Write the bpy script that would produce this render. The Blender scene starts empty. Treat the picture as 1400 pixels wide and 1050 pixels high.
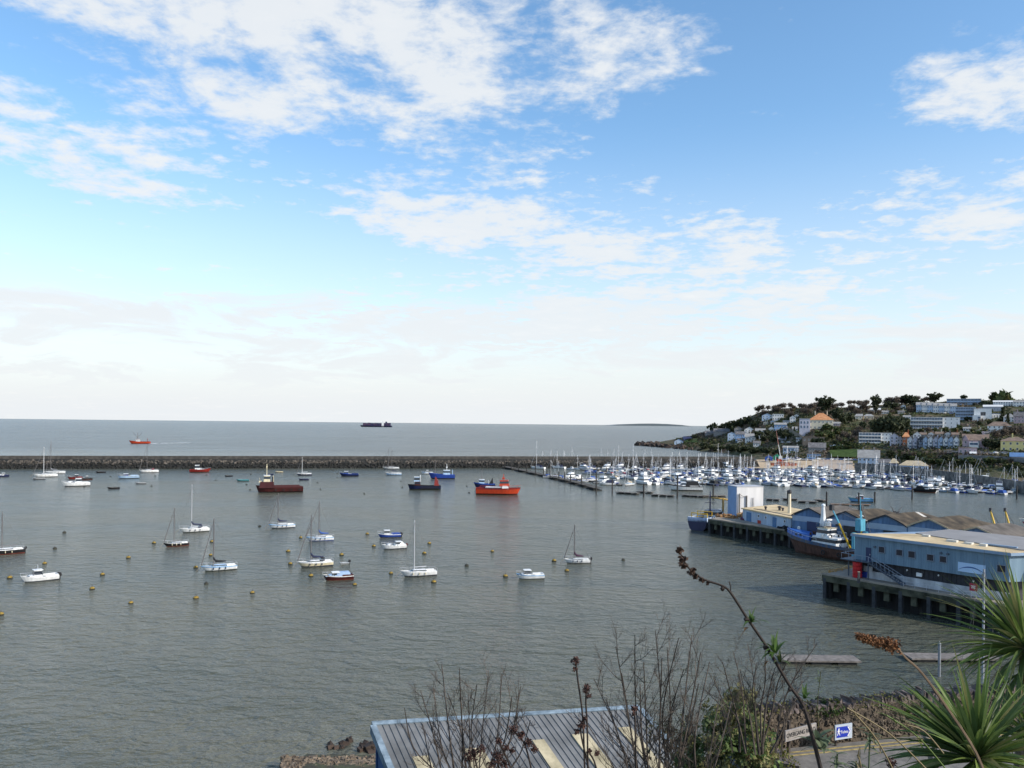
import bpy, math, random
from math import sin, cos, pi, sqrt, atan2, radians
from mathutils import Vector, Matrix, Euler, noise
random.seed(7)
SC = bpy.context.scene
COL = SC.collection
F = 1100.0; CAMZ = 30.0; HY = 579.3; RS = 0.0104; RC = sqrt(1-RS*RS)

# ------------------------------------------------------------ sight lines
def xr(px, py):
    u, v = px-700, py-HY
    return (u*RC+v*RS)/F, -(-u*RS+v*RC)/F        # lateral and vertical slope
def at(px, py, z=0.0):
    a, b = xr(px, py)
    D = (z-CAMZ)/b
    return Vector((a*D, D, z))
def at_d(px, py, D):
    a, b = xr(px, py)
    return Vector((a*D, D, CAMZ+b*D))
def on_plane(px, py, P, n):
    a, b = xr(px, py)
    d = Vector((a, 1, b)); o = Vector((0, 0, CAMZ))
    t = (Vector(P)-o).dot(Vector(n))/d.dot(Vector(n))
    return o+d*t

# ------------------------------------------------------------ materials
_mats = {}
def mat(name, rgb, rough=.55, var=.12, scale=1.5, metal=0.0, bump=0.0, spec=.5, rgb2=None, coat=0.0, detail=4, stretch=None):
    if name in _mats: return _mats[name]
    m = bpy.data.materials.new(name); m.use_nodes = True
    nt = m.node_tree; b = nt.nodes['Principled BSDF']
    b.inputs['Roughness'].default_value = rough; b.inputs['Metallic'].default_value = metal
    b.inputs['Specular IOR Level'].default_value = spec
    if coat: b.inputs['Coat Weight'].default_value = coat
    c = (*rgb, 1)
    if var or rgb2:
        tc = nt.nodes.new('ShaderNodeTexCoord'); nz = nt.nodes.new('ShaderNodeTexNoise')
        nz.inputs['Scale'].default_value = scale; nz.inputs['Detail'].default_value = detail; nz.inputs['Roughness'].default_value = .6
        if stretch:
            mp = nt.nodes.new('ShaderNodeMapping'); mp.inputs['Scale'].default_value = stretch
            nt.links.new(tc.outputs['Object'], mp.inputs[0]); nt.links.new(mp.outputs[0], nz.inputs['Vector'])
        else: nt.links.new(tc.outputs['Object'], nz.inputs['Vector'])
        r = nt.nodes.new('ShaderNodeValToRGB'); r.color_ramp.elements[0].position = .36; r.color_ramp.elements[1].position = .64
        lo = [x*(1-var) for x in rgb]; hi = rgb2 if rgb2 else [min(1, x*(1+var)) for x in rgb]
        r.color_ramp.elements[0].color = (*lo, 1); r.color_ramp.elements[1].color = (*hi, 1)
        nt.links.new(nz.outputs['Fac'], r.inputs['Fac']); nt.links.new(r.outputs['Color'], b.inputs['Base Color'])
        if bump:
            bp = nt.nodes.new('ShaderNodeBump'); bp.inputs['Strength'].default_value = bump; bp.inputs['Distance'].default_value = .1
            nt.links.new(nz.outputs['Fac'], bp.inputs['Height']); nt.links.new(bp.outputs['Normal'], b.inputs['Normal'])
    else:
        b.inputs['Base Color'].default_value = c
    _mats[name] = m
    return m
def leafmat(name, rgb, rgb2, rough=.6, trans=.25):
    if name in _mats: return _mats[name]
    m = mat(name, rgb, rough, .3, .9, rgb2=rgb2, spec=.25)
    nt = m.node_tree; b = nt.nodes['Principled BSDF']; out = nt.nodes['Material Output']
    t = nt.nodes.new('ShaderNodeBsdfTranslucent'); mx = nt.nodes.new('ShaderNodeMixShader'); mx.inputs['Fac'].default_value = trans
    nt.links.new(b.inputs['Base Color'].links[0].from_socket, t.inputs['Color'])
    nt.links.new(b.outputs[0], mx.inputs[1]); nt.links.new(t.outputs[0], mx.inputs[2]); nt.links.new(mx.outputs[0], out.inputs['Surface'])
    return m

# ------------------------------------------------------------ mesh builder
class MB:
    def __init__(s): s.v = []; s.f = []; s.m = []
    def add(s, vs, fs, m=0):
        o = len(s.v); s.v.extend([tuple(x) for x in vs])
        for f in fs: s.f.append(tuple(i+o for i in f)); s.m.append(m)
        return s
    def box(s, c, d, rz=0, m=0, top=1.0, rx=0, ry=0):
        hx, hy, hz = d[0]/2, d[1]/2, d[2]/2
        R = Euler((rx, ry, rz)).to_matrix(); c = Vector(c)
        vs = []
        for z, k in ((-hz, 1), (hz, top)):
            for x, y in ((-hx, -hy), (hx, -hy), (hx, hy), (-hx, hy)): vs.append(c+R@Vector((x*k, y*k, z)))
        return s.add(vs, [(3,2,1,0),(4,5,6,7),(0,1,5,4),(1,2,6,5),(2,3,7,6),(3,0,4,7)], m)
    def loft(s, rings, closed=True, cap0=True, cap1=True, m=0, segm=None):
        n = len(rings[0]); vs = [p for r in rings for p in r]; o = len(s.v)
        s.v.extend([tuple(x) for x in vs])
        for i in range(len(rings)-1):
            for j in range(n if closed else n-1):
                k = (j+1) % n
                s.f.append((o+i*n+j, o+i*n+k, o+(i+1)*n+k, o+(i+1)*n+j)); s.m.append(segm[j] if segm else m)
        if cap0: s.f.append(tuple(o+j for j in range(n))[::-1]); s.m.append(m)
        if cap1: s.f.append(tuple(o+(len(rings)-1)*n+j for j in range(n))); s.m.append(m)
        return s
    def tube(s, pts, r, n=6, m=0, cap=True):
        pts = [Vector(p) for p in pts]
        if not isinstance(r, (list, tuple)): r = [r]*len(pts)
        rings = []; prev = None
        for i, p in enumerate(pts):
            t = (pts[min(i+1, len(pts)-1)]-pts[max(i-1, 0)])
            t = t.normalized() if t.length > 1e-9 else Vector((0,0,1))
            if prev is None:
                a = t.cross(Vector((0,0,1)))
                if a.length < .05: a = t.cross(Vector((1,0,0)))
            else: a = prev-t*prev.dot(t)
            a.normalize(); prev = a; b = t.cross(a)
            rings.append([p+(a*cos(2*pi*k/n)+b*sin(2*pi*k/n))*r[i] for k in range(n)])
        return s.loft(rings, True, cap, cap, m)
    def cyl(s, c, r, h, n=12, m=0, top=1.0):
        c = Vector(c)
        return s.loft([[c+Vector((cos(2*pi*k/n)*r*q, sin(2*pi*k/n)*r*q, z)) for k in range(n)] for z, q in ((0, 1), (h, top))], m=m)
    def lathe(s, c, prof, n=12, m=0):
        c = Vector(c)
        return s.loft([[c+Vector((cos(2*pi*k/n)*r, sin(2*pi*k/n)*r, z)) for k in range(n)] for r, z in prof], m=m)
    def prism(s, poly, z0, z1, m=0, mtop=None):
        n = len(poly); o = len(s.v)
        for z in (z0, z1): s.v.extend([(p[0], p[1], z) for p in poly])
        for j in range(n):
            k = (j+1) % n; s.f.append((o+j, o+k, o+n+k, o+n+j)); s.m.append(m)
        s.f.append(tuple(o+j for j in range(n))[::-1]); s.m.append(m)
        s.f.append(tuple(o+n+j for j in range(n))); s.m.append(m if mtop is None else mtop)
        return s
    def extr(s, poly, axis_from, axis_to, m=0):
        """poly of 3d points swept by the vector axis_to-axis_from"""
        d = Vector(axis_to)-Vector(axis_from)
        return s.loft([[Vector(p) for p in poly], [Vector(p)+d for p in poly]], m=m)
    def quad(s, a, b, c, d, m=0): return s.add([a, b, c, d], [(0,1,2,3)], m)
    def build(s, name, mats, parent=None, loc=None, rz=0, smooth=False):
        me = bpy.data.meshes.new(name)
        me.from_pydata([tuple(x) for x in s.v], [], s.f)
        if not isinstance(mats, (list, tuple)): mats = [mats]
        for m in mats: me.materials.append(m)
        if len(mats) > 1: me.polygons.foreach_set('material_index', s.m)
        if smooth: me.polygons.foreach_set('use_smooth', [True]*len(me.polygons))
        me.update()
        return link(name, me, parent, loc, rz)
def link(name, data, parent=None, loc=None, rz=0):
    o = bpy.data.objects.new(name, data); COL.objects.link(o)
    if parent: o.parent = parent
    if loc is not None: o.location = loc
    o.rotation_euler = (0, 0, rz)
    return o
_labels = {}
def tag(o, label=None, cat=None, group=None, kind=None):
    if label:
        o['label'] = label; _labels[label] = _labels.get(label, 0)+1
    if cat: o['category'] = cat
    if group: o['group'] = group
    if kind: o['kind'] = kind
    return o
def thing(name, label, cat, loc=(0,0,0), rz=0, group=None):
    return tag(link(name, None, None, loc, rz), label, cat, group)
_kids = {}
def note(o): return o
def copy_tree(o, loc=None, rz=None, label=None, group=None, scale=None):
    kids = {}
    c = o.copy(); COL.objects.link(c)
    for ch in o.children:
        d = ch.copy(); COL.objects.link(d); d.parent = c
        for g in ch.children:
            e = g.copy(); COL.objects.link(e); e.parent = d
    if loc is not None: c.location = loc
    if rz is not None: c.rotation_euler = (0, 0, rz)
    if label: c['label'] = label
    if group: c['group'] = group
    if scale: c.scale = scale if hasattr(scale, '__len__') else (scale,)*3
    return c
_ones = 'first second third fourth fifth sixth seventh eighth ninth tenth eleventh twelfth thirteenth fourteenth fifteenth sixteenth seventeenth eighteenth nineteenth twentieth'.split()
def ordw(i):
    if i < 20: return _ones[i]
    t = ('twenty', 'thirty', 'forty', 'fifty', 'sixty')[(i+1)//10-2]
    r = (i+1) % 10
    return {'twenty':'twentieth','thirty':'thirtieth','forty':'fortieth','fifty':'fiftieth','sixty':'sixtieth'}[t] if r == 0 else t+'-'+_ones[r-1]

# ------------------------------------------------------------ camera, sun, sky
cam = bpy.data.cameras.new('camera'); co = bpy.data.objects.new('camera', cam); COL.objects.link(co)
cam.sensor_width = 36; cam.lens = 36*F/1400; cam.shift_y = (HY-525)/1400; cam.clip_start = .1; cam.clip_end = 200000
M3 = Matrix(((RC, -RS, 0), (0, 0, -1), (RS, RC, 0)))
co.matrix_world = Matrix.Translation((0, 0, CAMZ)) @ M3.to_4x4()
SC.camera = co
SUN_AZ, SUN_EL = radians(118), radians(31)      # clockwise from +Y (into the picture)
sl = bpy.data.lights.new('sun', 'SUN'); so = bpy.data.objects.new('sun', sl); COL.objects.link(so)
sl.energy = 2.6; sl.angle = radians(.6); sl.color = (1, .93, .82)
sd = Vector((sin(SUN_AZ)*cos(SUN_EL), cos(SUN_AZ)*cos(SUN_EL), sin(SUN_EL)))
so.rotation_euler = sd.to_track_quat('Z', 'Y').to_euler()
SC.view_settings.view_transform = 'Standard'; SC.view_settings.look = 'None'
SC.view_settings.exposure = .8; SC.view_settings.gamma = 1
SC.cycles.use_denoising = True
SC.cycles.max_bounces = 5; SC.cycles.diffuse_bounces = 2; SC.cycles.glossy_bounces = 3; SC.cycles.transmission_bounces = 3; SC.cycles.transparent_max_bounces = 4
SC.cycles.caustics_reflective = False; SC.cycles.caustics_refractive = False

class NT:
    """small wrapper for writing node maths"""
    def __init__(s, nt): s.nt = nt
    def n(s, t, **k):
        x = s.nt.nodes.new(t)
        for a, b in k.items(): setattr(x, a, b)
        return x
    def put(s, sock, v):
        if hasattr(v, 'node'): s.nt.links.new(v, sock)
        else: sock.default_value = v
    def math(s, op, a, b=None, c=None, clamp=False):
        x = s.n('ShaderNodeMath', operation=op, use_clamp=clamp)
        s.put(x.inputs[0], a)
        if b is not None: s.put(x.inputs[1], b)
        if c is not None: s.put(x.inputs[2], c)
        return x.outputs[0]
    def vec(s, x, y, z):
        c = s.n('ShaderNodeCombineXYZ')
        for i, v in enumerate((x, y, z)): s.put(c.inputs[i], v)
        return c.outputs[0]
    def noise(s, vec, scale, detail=5, rough=.55, dist=0, lac=2.0):
        x = s.n('ShaderNodeTexNoise'); s.put(x.inputs['Vector'], vec)
        x.inputs['Scale'].default_value = scale; x.inputs['Detail'].default_value = detail
        x.inputs['Roughness'].default_value = rough; x.inputs['Distortion'].default_value = dist; x.inputs['Lacunarity'].default_value = lac
        return x.outputs['Fac']
    def ss(s, v, a, b):
        x = s.n('ShaderNodeMapRange', interpolation_type='SMOOTHSTEP')
        s.put(x.inputs['Value'], v); s.put(x.inputs['From Min'], a); s.put(x.inputs['From Max'], b)
        return x.outputs['Result']
    def mix(s, f, a, b):
        x = s.n('ShaderNodeMix', data_type='RGBA'); s.put(x.inputs['Factor'], f); s.put(x.inputs['A'], a); s.put(x.inputs['B'], b)
        return x.outputs['Result']

def make_sky():
    w = bpy.data.worlds.new('World'); SC.world = w; w.use_nodes = True
    nt = w.node_tree; k = NT(nt); bg = nt.nodes['Background']
    sky = k.n('ShaderNodeTexSky'); sky.sky_type = 'NISHITA'; sky.sun_disc = False
    sky.sun_elevation = SUN_EL; sky.sun_rotation = SUN_AZ; sky.air_density = 1.0; sky.dust_density = .8; sky.ozone_density = 1.6
    tc = k.n('ShaderNodeTexCoord'); sp = k.n('ShaderNodeSeparateXYZ'); nt.links.new(tc.outputs['Generated'], sp.inputs[0])
    x, y, z = sp.outputs
    zc = k.math('MAXIMUM', z, 0.004)
    # a cloud deck at a height: direction divided by its rise, softened near the horizon
    den = k.math('ADD', zc, .09)
    u = k.math('DIVIDE', x, den); v = k.math('DIVIDE', y, den)
    p = k.vec(u, v, 0.0)
    big = k.noise(p, .55, 3, .5, .3)
    mid = k.noise(k.vec(u, v, 3.7), 3.1, 8, .6, .3)
    fine = k.noise(k.vec(u, v, 9.1), 9.0, 6, .62, .2)
    az = k.math('ARCTAN2', x, y)
    # named banks of cloud: azimuth, elevation (deg), radii, weight
    cov = None
    for a, e, ra, re, wt in BANKS:
        da = k.math('DIVIDE', k.math('SUBTRACT', az, radians(a)), radians(ra))
        de = k.math('DIVIDE', k.math('SUBTRACT', z, sin(radians(e))), sin(radians(re)))
        g = k.math('MULTIPLY', k.math('EXPONENT', k.math('MULTIPLY', k.math('ADD', k.math('MULTIPLY', da, da), k.math('MULTIPLY', de, de)), -1.0)), wt)
        cov = g if cov is None else k.math('ADD', cov, g)
    d = k.math('ADD', k.math('MULTIPLY', mid, .7), k.math('MULTIPLY', fine, .52))
    d = k.math('ADD', d, k.math('MULTIPLY', k.noise(k.vec(u, v, 5.3), 24.0, 4, .6, .2), .16))
    d = k.math('ADD', d, k.math('MULTIPLY', big, .15))
    d = k.math('ADD', d, k.math('MULTIPLY', cov, .27))
    dens = k.math('MULTIPLY', k.ss(d, .765, 1.0), .93)
    lowm = k.noise(k.vec(k.math('MULTIPLY', az, 2.6), k.math('MULTIPLY', z, 11.0), 1.0), 2.6, 8, .62, .5)   # thin layers pile up towards the horizon
    lz = k.math('ADD', z, k.math('MULTIPLY', k.math('SUBTRACT', lowm, .5), -.16))
    lowd = k.math('MULTIPLY', k.ss(lz, .185, .105), k.ss(lowm, .25, .60), clamp=True)
    dens = k.math('MAXIMUM', dens, k.math('MULTIPLY', lowd, .95))
    hz = k.math('ADD', k.math('MULTIPLY', k.ss(z, .16, -.01), .50), k.math('MULTIPLY', k.ss(z, .36, .07), .52))
    dens = k.math('MAXIMUM', dens, hz)
    shade = k.ss(k.math('ADD', k.math('MULTIPLY', mid, .7), k.math('MULTIPLY', fine, .4)), .95, .55)
    ccol = k.mix(shade, (CLOUD[0], CLOUD[1], CLOUD[2], 1), (CLOUD[0]*.885, CLOUD[1]*.92, CLOUD[2]*.955, 1))
    hs = k.n('ShaderNodeHueSaturation'); hs.inputs['Saturation'].default_value = SKYSAT; hs.inputs['Value'].default_value = SKYVAL; hs.inputs['Hue'].default_value = .496
    nt.links.new(sky.outputs[0], hs.inputs['Color'])
    c = k.mix(dens, hs.outputs[0], ccol)
    nt.links.new(c, bg.inputs['Color']); bg.inputs['Strength'].default_value = SKYSTR
SKYSTR = .15; SKYSAT = 1.16; SKYVAL = .90; CLOUD = (3.68, 3.68, 3.66)
# azimuth right of the view axis, elevation, widths, weight
BANKS = [(-22, 26, 12, 4.0, 1.0), (-5, 24, 5, 4, .9), (-28, 15, 8, 2.5, .6), (-18, 20, 7, 1.6, .5), (-6, 14.5, 8, 2.2, .85), (3, 13, 6, 1.8, .5),
         (13, 12, 10, 2.5, .6), (30, 20, 5, 2.4, .8), (29, 13, 5, 2.0, .8), (7, 23.5, 4, 3, .45), (12, 7, 22, 3, .7), (-8, 7, 18, 2.2, .5), (22, 25, 8, 5, -.5), (6, 18, 6, 2, -.3), (-16, 12, 8, 2.5, -.4)]
make_sky()

# ------------------------------------------------------------ sea
def water_mat():
    m = bpy.data.materials.new('sea_water'); m.use_nodes = True; nt = m.node_tree; k = NT(nt); b = nt.nodes['Principled BSDF']
    tc = k.n('ShaderNodeTexCoord'); P = tc.outputs['Object']
    mp = k.n('ShaderNodeMapping'); nt.links.new(P, mp.inputs[0]); mp.inputs['Rotation'].default_value = (0, 0, radians(12)); mp.inputs['Scale'].default_value = (.62, 1, 1)
    q = mp.outputs[0]
    chop = k.noise(q, .55, 3, .55, .4)
    rip = k.noise(q, 1.7, 3, .6, .3)
    swl = k.noise(q, .09, 2, .5, 0)
    gm_ = k.n('ShaderNodeMapping'); nt.links.new(P, gm_.inputs[0]); gm_.inputs['Scale'].default_value = (.45, 1, 1); gust = k.noise(gm_.outputs[0], .016, 5, .6, 1.0)
    patch = k.ss(gust, .35, .68)
    h = k.math('ADD', k.math('MULTIPLY', chop, 1.0), k.math('MULTIPLY', rip, .30))
    h = k.math('ADD', h, k.math('MULTIPLY', swl, 1.2))
    bp = k.n('ShaderNodeBump'); nt.links.new(h, bp.inputs['Height']); bp.inputs['Distance'].default_value = WBUMP
    nt.links.new(k.math('ADD', k.math('MULTIPLY', patch, .5), .45), bp.inputs['Strength'])
    nt.links.new(bp.outputs[0], b.inputs['Normal'])
    b.inputs['IOR'].default_value = 1.333; b.inputs['Specular IOR Level'].default_value = WSPEC
    sp = k.n('ShaderNodeSeparateXYZ'); nt.links.new(P, sp.inputs[0])
    out = k.ss(sp.outputs[1], 520, 900)                       # the open sea outside the breakwater is rougher
    nt.links.new(k.math('ADD', k.math('MULTIPLY', out, .10), .16), b.inputs['Roughness'])
    b.inputs['Specular Tint'].default_value = (1, .93, .84, 1)
    nt.links.new(k.mix(out, k.mix(patch, (.058, .066, .049, 1), (.122, .122, .092, 1)), (.085, .083, .062, 1)), b.inputs['Base Color'])
    return m
WBUMP = 1.5; WSPEC = .5
wb = MB()
R = 90000.0
wb.add([(-R, -200, 0), (R, -200, 0), (R, R, 0), (-R, R, 0)], [(0,1,2,3)])
tag(wb.build('sea', water_mat()), kind='structure')
# ============================================================ breakwater
def lerp(a, b, t): return a+(b-a)*t
def rnd(a, b): return random.uniform(a, b)
m_rock = mat('armour_rock', (.055, .047, .038), .9, .35, .4, rgb2=(.14, .12, .10), bump=.6)
m_weed = mat('weedy_rock', (.012, .012, .010), .8, .4, .8)
m_conc = mat('weathered_concrete', (.045, .042, .038), .9, .2, .5, rgb2=(.085, .078, .07), bump=.3)
BW0 = at(-60, 640.0); BW1 = at(1030, 638.0)
bdir = (BW1-BW0).normalized(); bnrm = Vector((bdir.y, -bdir.x, 0))      # towards the camera
BL = (BW1-BW0).length
brz = atan2(bdir.y, bdir.x)
bw = thing('breakwater', 'long rock armoured breakwater wall across the harbour mouth', 'breakwater', BW0, brz)
b = MB()
b.extr([(0, -1.4, 5.0), (0, -1.4, 7.5), (0, .2, 7.5), (0, .2, 6.2), (0, 2.4, 6.2), (0, 2.4, 5.0)], (0, 0, 0), (BL, 0, 0)); b.build('parapet_wall', m_conc, bw)
b = MB()
b.extr([(0, 1, -3), (0, -1.3, 5.55), (0, -4.0, 5.3), (0, -12.5, -3)], (0,0,0), (BL, 0, 0))
b.extr([(0, 12, -3), (0, 2.3, 5.2), (0, 1.2, 5.2), (0, 1.2, -3)], (0,0,0), (BL, 0, 0)); b.build('rubble_core', m_weed, bw)
def boulder(b, c, r, m=0):
    vs = []; 
    q = Euler((rnd(0,3), rnd(0,3), rnd(0,3))).to_matrix(); sx, sy, sz = rnd(.75,1.25), rnd(.75,1.25), rnd(.6,1.0)
    for x, y, z in ((-1,-1,-1),(1,-1,-1),(1,1,-1),(-1,1,-1),(-1,-1,1),(1,-1,1),(1,1,1),(-1,1,1)):
        k = rnd(.6, 1.05)
        vs.append(Vector(c)+q@Vector((x*sx*k*r*.75, y*sy*k*r*.75, z*sz*k*r*.75)))
    b.add(vs, [(3,2,1,0),(4,5,6,7),(0,1,5,4),(1,2,6,5),(2,3,7,6),(3,0,4,7)], m)
b = MB()
for i in range(5200):
    s = rnd(0, BL); t = rnd(0, 1)
    z = lerp(-.3, 4.7, t); y = lerp(-10.0, -4.2, t)
    boulder(b, (s, y+rnd(-.5,.4), z), rnd(.45, 1.05), 1 if z+rnd(-.6,.6) < 3.0 else 0)
o = b.build('rock_armour', [m_rock, m_weed], bw); o['kind'] = 'stuff'

# ============================================================ headland and hill
COLS = [
 (880, [(610.5,1190),(609.5,1200),(609,1208),(608.5,1214),(608,1220),(607.5,1226)]),
 (905, [(611,1130),(608.5,1150),(606.5,1165),(605,1180),(604,1195),(603.5,1205)]),
 (935, [(616,1000),(612,1040),(607,1100),(603,1130),(600.5,1150),(598,1165)]),
 (960, [(619,930),(613,960),(606,1030),(601,1080),(596,1110),(592,1130)]),
 (985, [(622,880),(615,920),(607,1000),(600,1050),(593,1090),(585,1120)]),
 (1010,[(628,800),(616,840),(606,950),(598,1000),(587,1050),(576,1090)]),
 (1040,[(634,680),(625,740),(612,840),(598,920),(584,990),(563,1060)]),
 (1075,[(639,630),(630,690),(615,760),(597,860),(580,940),(558,1030)]),
 (1115,[(641,615),(631,660),(614,720),(588,790),(575,880),(557,1000)]),
 (1160,[(641,590),(628,640),(612,700),(594,780),(575,870),(557,980)]),
 (1210,[(644,550),(634,590),(620,630),(606,700),(583,820),(553,980)]),
 (1260,[(649,505),(640,540),(622,570),(608,640),(585,780),(551,980)]),
 (1310,[(656,468),(643,505),(620,540),(606,620),(585,760),(548,980)]),
 (1360,[(663,440),(648,470),(628,510),(612,580),(585,730),(547,960)]),
 (1400,[(668,425),(653,455),(630,490),(612,560),(585,700),(547,940)]),
 (1500,[(684,375),(666,405),(638,440),(612,520),(585,660),(546,900)]),
 (1750,[(700,330),(690,360),(650,400),(612,500),(585,640),(546,880)])]
def col_at(px):
    px = max(COLS[0][0], min(COLS[-1][0], px))
    for (a, ra), (b_, rb) in zip(COLS, COLS[1:]):
        if a <= px <= b_:
            t = (px-a)/(b_-a)
            return [(lerp(p[0], q[0], t), lerp(p[1], q[1], t)) for p, q in zip(ra, rb)]
def hill(px, py):
    """world point of the hillside seen at px, py"""
    c = col_at(px)
    if py >= c[0][0]: D = c[0][1]
    elif py <= c[-1][0]: D = c[-1][1]
    else:
        for (a, da), (b_, db) in zip(c, c[1:]):
            if b_ <= py <= a: D = lerp(da, db, (a-py)/(a-b_))
    return at_d(px, py, D)
rows = []
SUB = 6
pxs = []
for (a, _), (b_, _) in zip(COLS, COLS[1:]):
    n = max(2, int((b_-a)/7)); pxs += [a+(b_-a)*i/n for i in range(n)]
pxs.append(COLS[-1][0])
g = []
for px in pxs:
    c = col_at(px); line = []
    p0 = at_d(px, c[0][0], c[0][1]); line.append(Vector((p0.x*.997, p0.y*.997, -3)))
    for (a, da), (b_, db) in zip(c, c[1:]):
        for i in range(SUB):
            t = i/SUB; p = at_d(px, lerp(a, b_, t), lerp(da, db, t))
            p.z += noise.noise(p*.03)*1.0+noise.noise(p*.11)*.5
            line.append(p)
    p = at_d(px, *c[-1]); line.append(p)
    for k, dz in ((1.06, -2), (1.2, -14), (1.5, -40)): line.append(Vector((p.x*k, p.y*k, max(-3, p.z+dz))))
    line.append(Vector((p.x*1.8, p.y*1.8, -3)))
    g.append(line)
hb = MB(); n = len(g[0])
hb.add([p for l in g for p in l], [(i*n+j, (i+1)*n+j, (i+1)*n+j+1, i*n+j+1) for i in range(len(g)-1) for j in range(n-1)])
def hill_mat():
    m = bpy.data.materials.new('hillside_ground'); m.use_nodes = True; nt = m.node_tree; k = NT(nt); b = nt.nodes['Principled BSDF']
    P = k.n('ShaderNodeTexCoord').outputs['Object']
    a = k.noise(P, .03, 6, .65, .5); c = k.noise(P, .15, 5, .65, .2)
    col = k.mix(k.ss(a, .4, .6), (.060, .066, .030, 1), (.15, .115, .075, 1))
    col = k.mix(k.ss(c, .5, .68), col, (.05, .07, .02, 1))
    nt.links.new(col, b.inputs['Base Color']); b.inputs['Roughness'].default_value = .95; b.inputs['Specular IOR Level'].default_value = .15
    bp = k.n('ShaderNodeBump'); bp.inputs['Distance'].default_value = 2.0; nt.links.new(c, bp.inputs['Height']); nt.links.new(bp.outputs[0], b.inputs['Normal'])
    return m
tag(hb.build('hill', hill_mat(), smooth=True), kind='structure')

# low reef running out from the headland
m_reef = mat('reef_rock', (.03, .022, .018), .9, .4, .2, rgb2=(.075, .05, .036))
b = MB()
for i in range(150):
    t = rnd(0, 1); px = lerp(870, 1000, t); py = lerp(608, 617, t)+rnd(-2.2, 2.2)*(.4+t)
    p = at(px, py, 0); boulder(b, (p.x, p.y, rnd(0,1)), rnd(3, 6))
for i in range(50):
    px = rnd(868, 900); p = at(px, 608.5+rnd(-.6,.8), 0); boulder(b, (p.x, p.y, .6), rnd(3, 5))
tag(b.build('reef_rocks', m_reef), 'dark low reef of rocks running out from the headland', 'rocks', kind='stuff')

# far coast line on the horizon
b = MB(); a0 = at(845, 577.6, 0)
pts = []
for i in range(25):
    px = 838+i*4.5; q = at_d(px, 582, 30000); h = 90*sin(pi*i/24)**.7+8*noise.noise(Vector((i*.7, 0, 0)))
    pts.append((q.x, 30000, max(0, h)))
b.loft([[(x, y, -5), (x, y, z), (x, y+3000, z*.8), (x, y+3000, -5)] for x, y, z in pts])
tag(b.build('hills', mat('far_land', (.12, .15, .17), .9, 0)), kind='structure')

# grass banks
m_grass = mat('bank_grass', (.05, .085, .018), .95, .3, .3, rgb2=(.08, .12, .03), spec=.1)
def patch(name, pts, m, lift=1.2, sub=6, label=None, cat=None, kind='structure'):
    """a sheet laid on the hillside between four picture corners"""
    b = MB(); vs = []
    for i in range(sub+1):
        for j in range(sub+1):
            s, t = i/sub, j/sub
            x = lerp(lerp(pts[0][0], pts[1][0], s), lerp(pts[3][0], pts[2][0], s), t); y = lerp(lerp(pts[0][1], pts[1][1], s), lerp(pts[3][1], pts[2][1], s), t)
            p = hill(x, y); d = p-Vector((0,0,CAMZ)); p = p-d.normalized()*lift*1.5; p.z += lift; vs.append(p)
    b.add(vs, [(i*(sub+1)+j, (i+1)*(sub+1)+j, (i+1)*(sub+1)+j+1, i*(sub+1)+j+1) for i in range(sub) for j in range(sub)])
    o = b.build(name, m)
    return tag(o, label, cat, None, kind)
patch('grass_bank', [(935,606),(955,606.5),(952,600.5),(936,602)], m_grass, 1.6)
patch('grass_bank', [(1136,626),(1170,627),(1176,616),(1134,617)], m_grass, 1.2)
patch('grass_bank', [(1028,608),(1045,608),(1044,604.5),(1030,604.5)], m_grass, 1.2)
patch('grass_bank', [(1080,594),(1100,594),(1100,591),(1082,591)], m_grass, 1.2)
m_sand = mat('shingle_beach', (.42, .30, .18), .95, .15, .4, rgb2=(.55, .42, .27))
# beach and slipway: sheets that rise from the water
def ramp(name, near, far, z0, z1, m, th=1.5, **kw):
    b = MB(); n = len(near)
    b.loft([[at(*p, z0)-Vector((0,0,th)) for p in near], [at(*p, z0) for p in near], [at(*p, z1) for p in far], [at(*p, z1)-Vector((0,0,th+z1)) for p in far]], closed=False, cap0=False, cap1=False)
    return tag(b.build(name, m), kind='structure')
ramp('beach', [(1000,638.5),(1030,639.5),(1060,640.5),(1110,642.5),(1170,644)], [(1004,629.5),(1030,628.5),(1060,628),(1110,628),(1170,631)], .1, 3.0, m_sand)

# stone faced wall along the harbour road on the right
m_wall = mat('harbour_stone', (.10, .098, .095), .9, .3, .4, rgb2=(.20, .195, .185), bump=.4)
b = MB(); ring = []
for px, py in ((1168,643.5),(1200,645.5),(1240,650),(1280,655),(1320,660.5),(1360,667),(1400,674),(1500,690)):
    p = at(px, py, 0); d = p.normalized(); d.z = 0
    ring.append([p+Vector((0,0,-2)), p+Vector((0,0,5.3)), p+d*1.4+Vector((0,0,5.3)), p+d*1.4+Vector((0,0,-2))])
b.loft(ring)
tag(b.build('harbour_wall', m_wall), 'grey stone harbour wall behind the marina below the bushy bank', 'wall')
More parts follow.
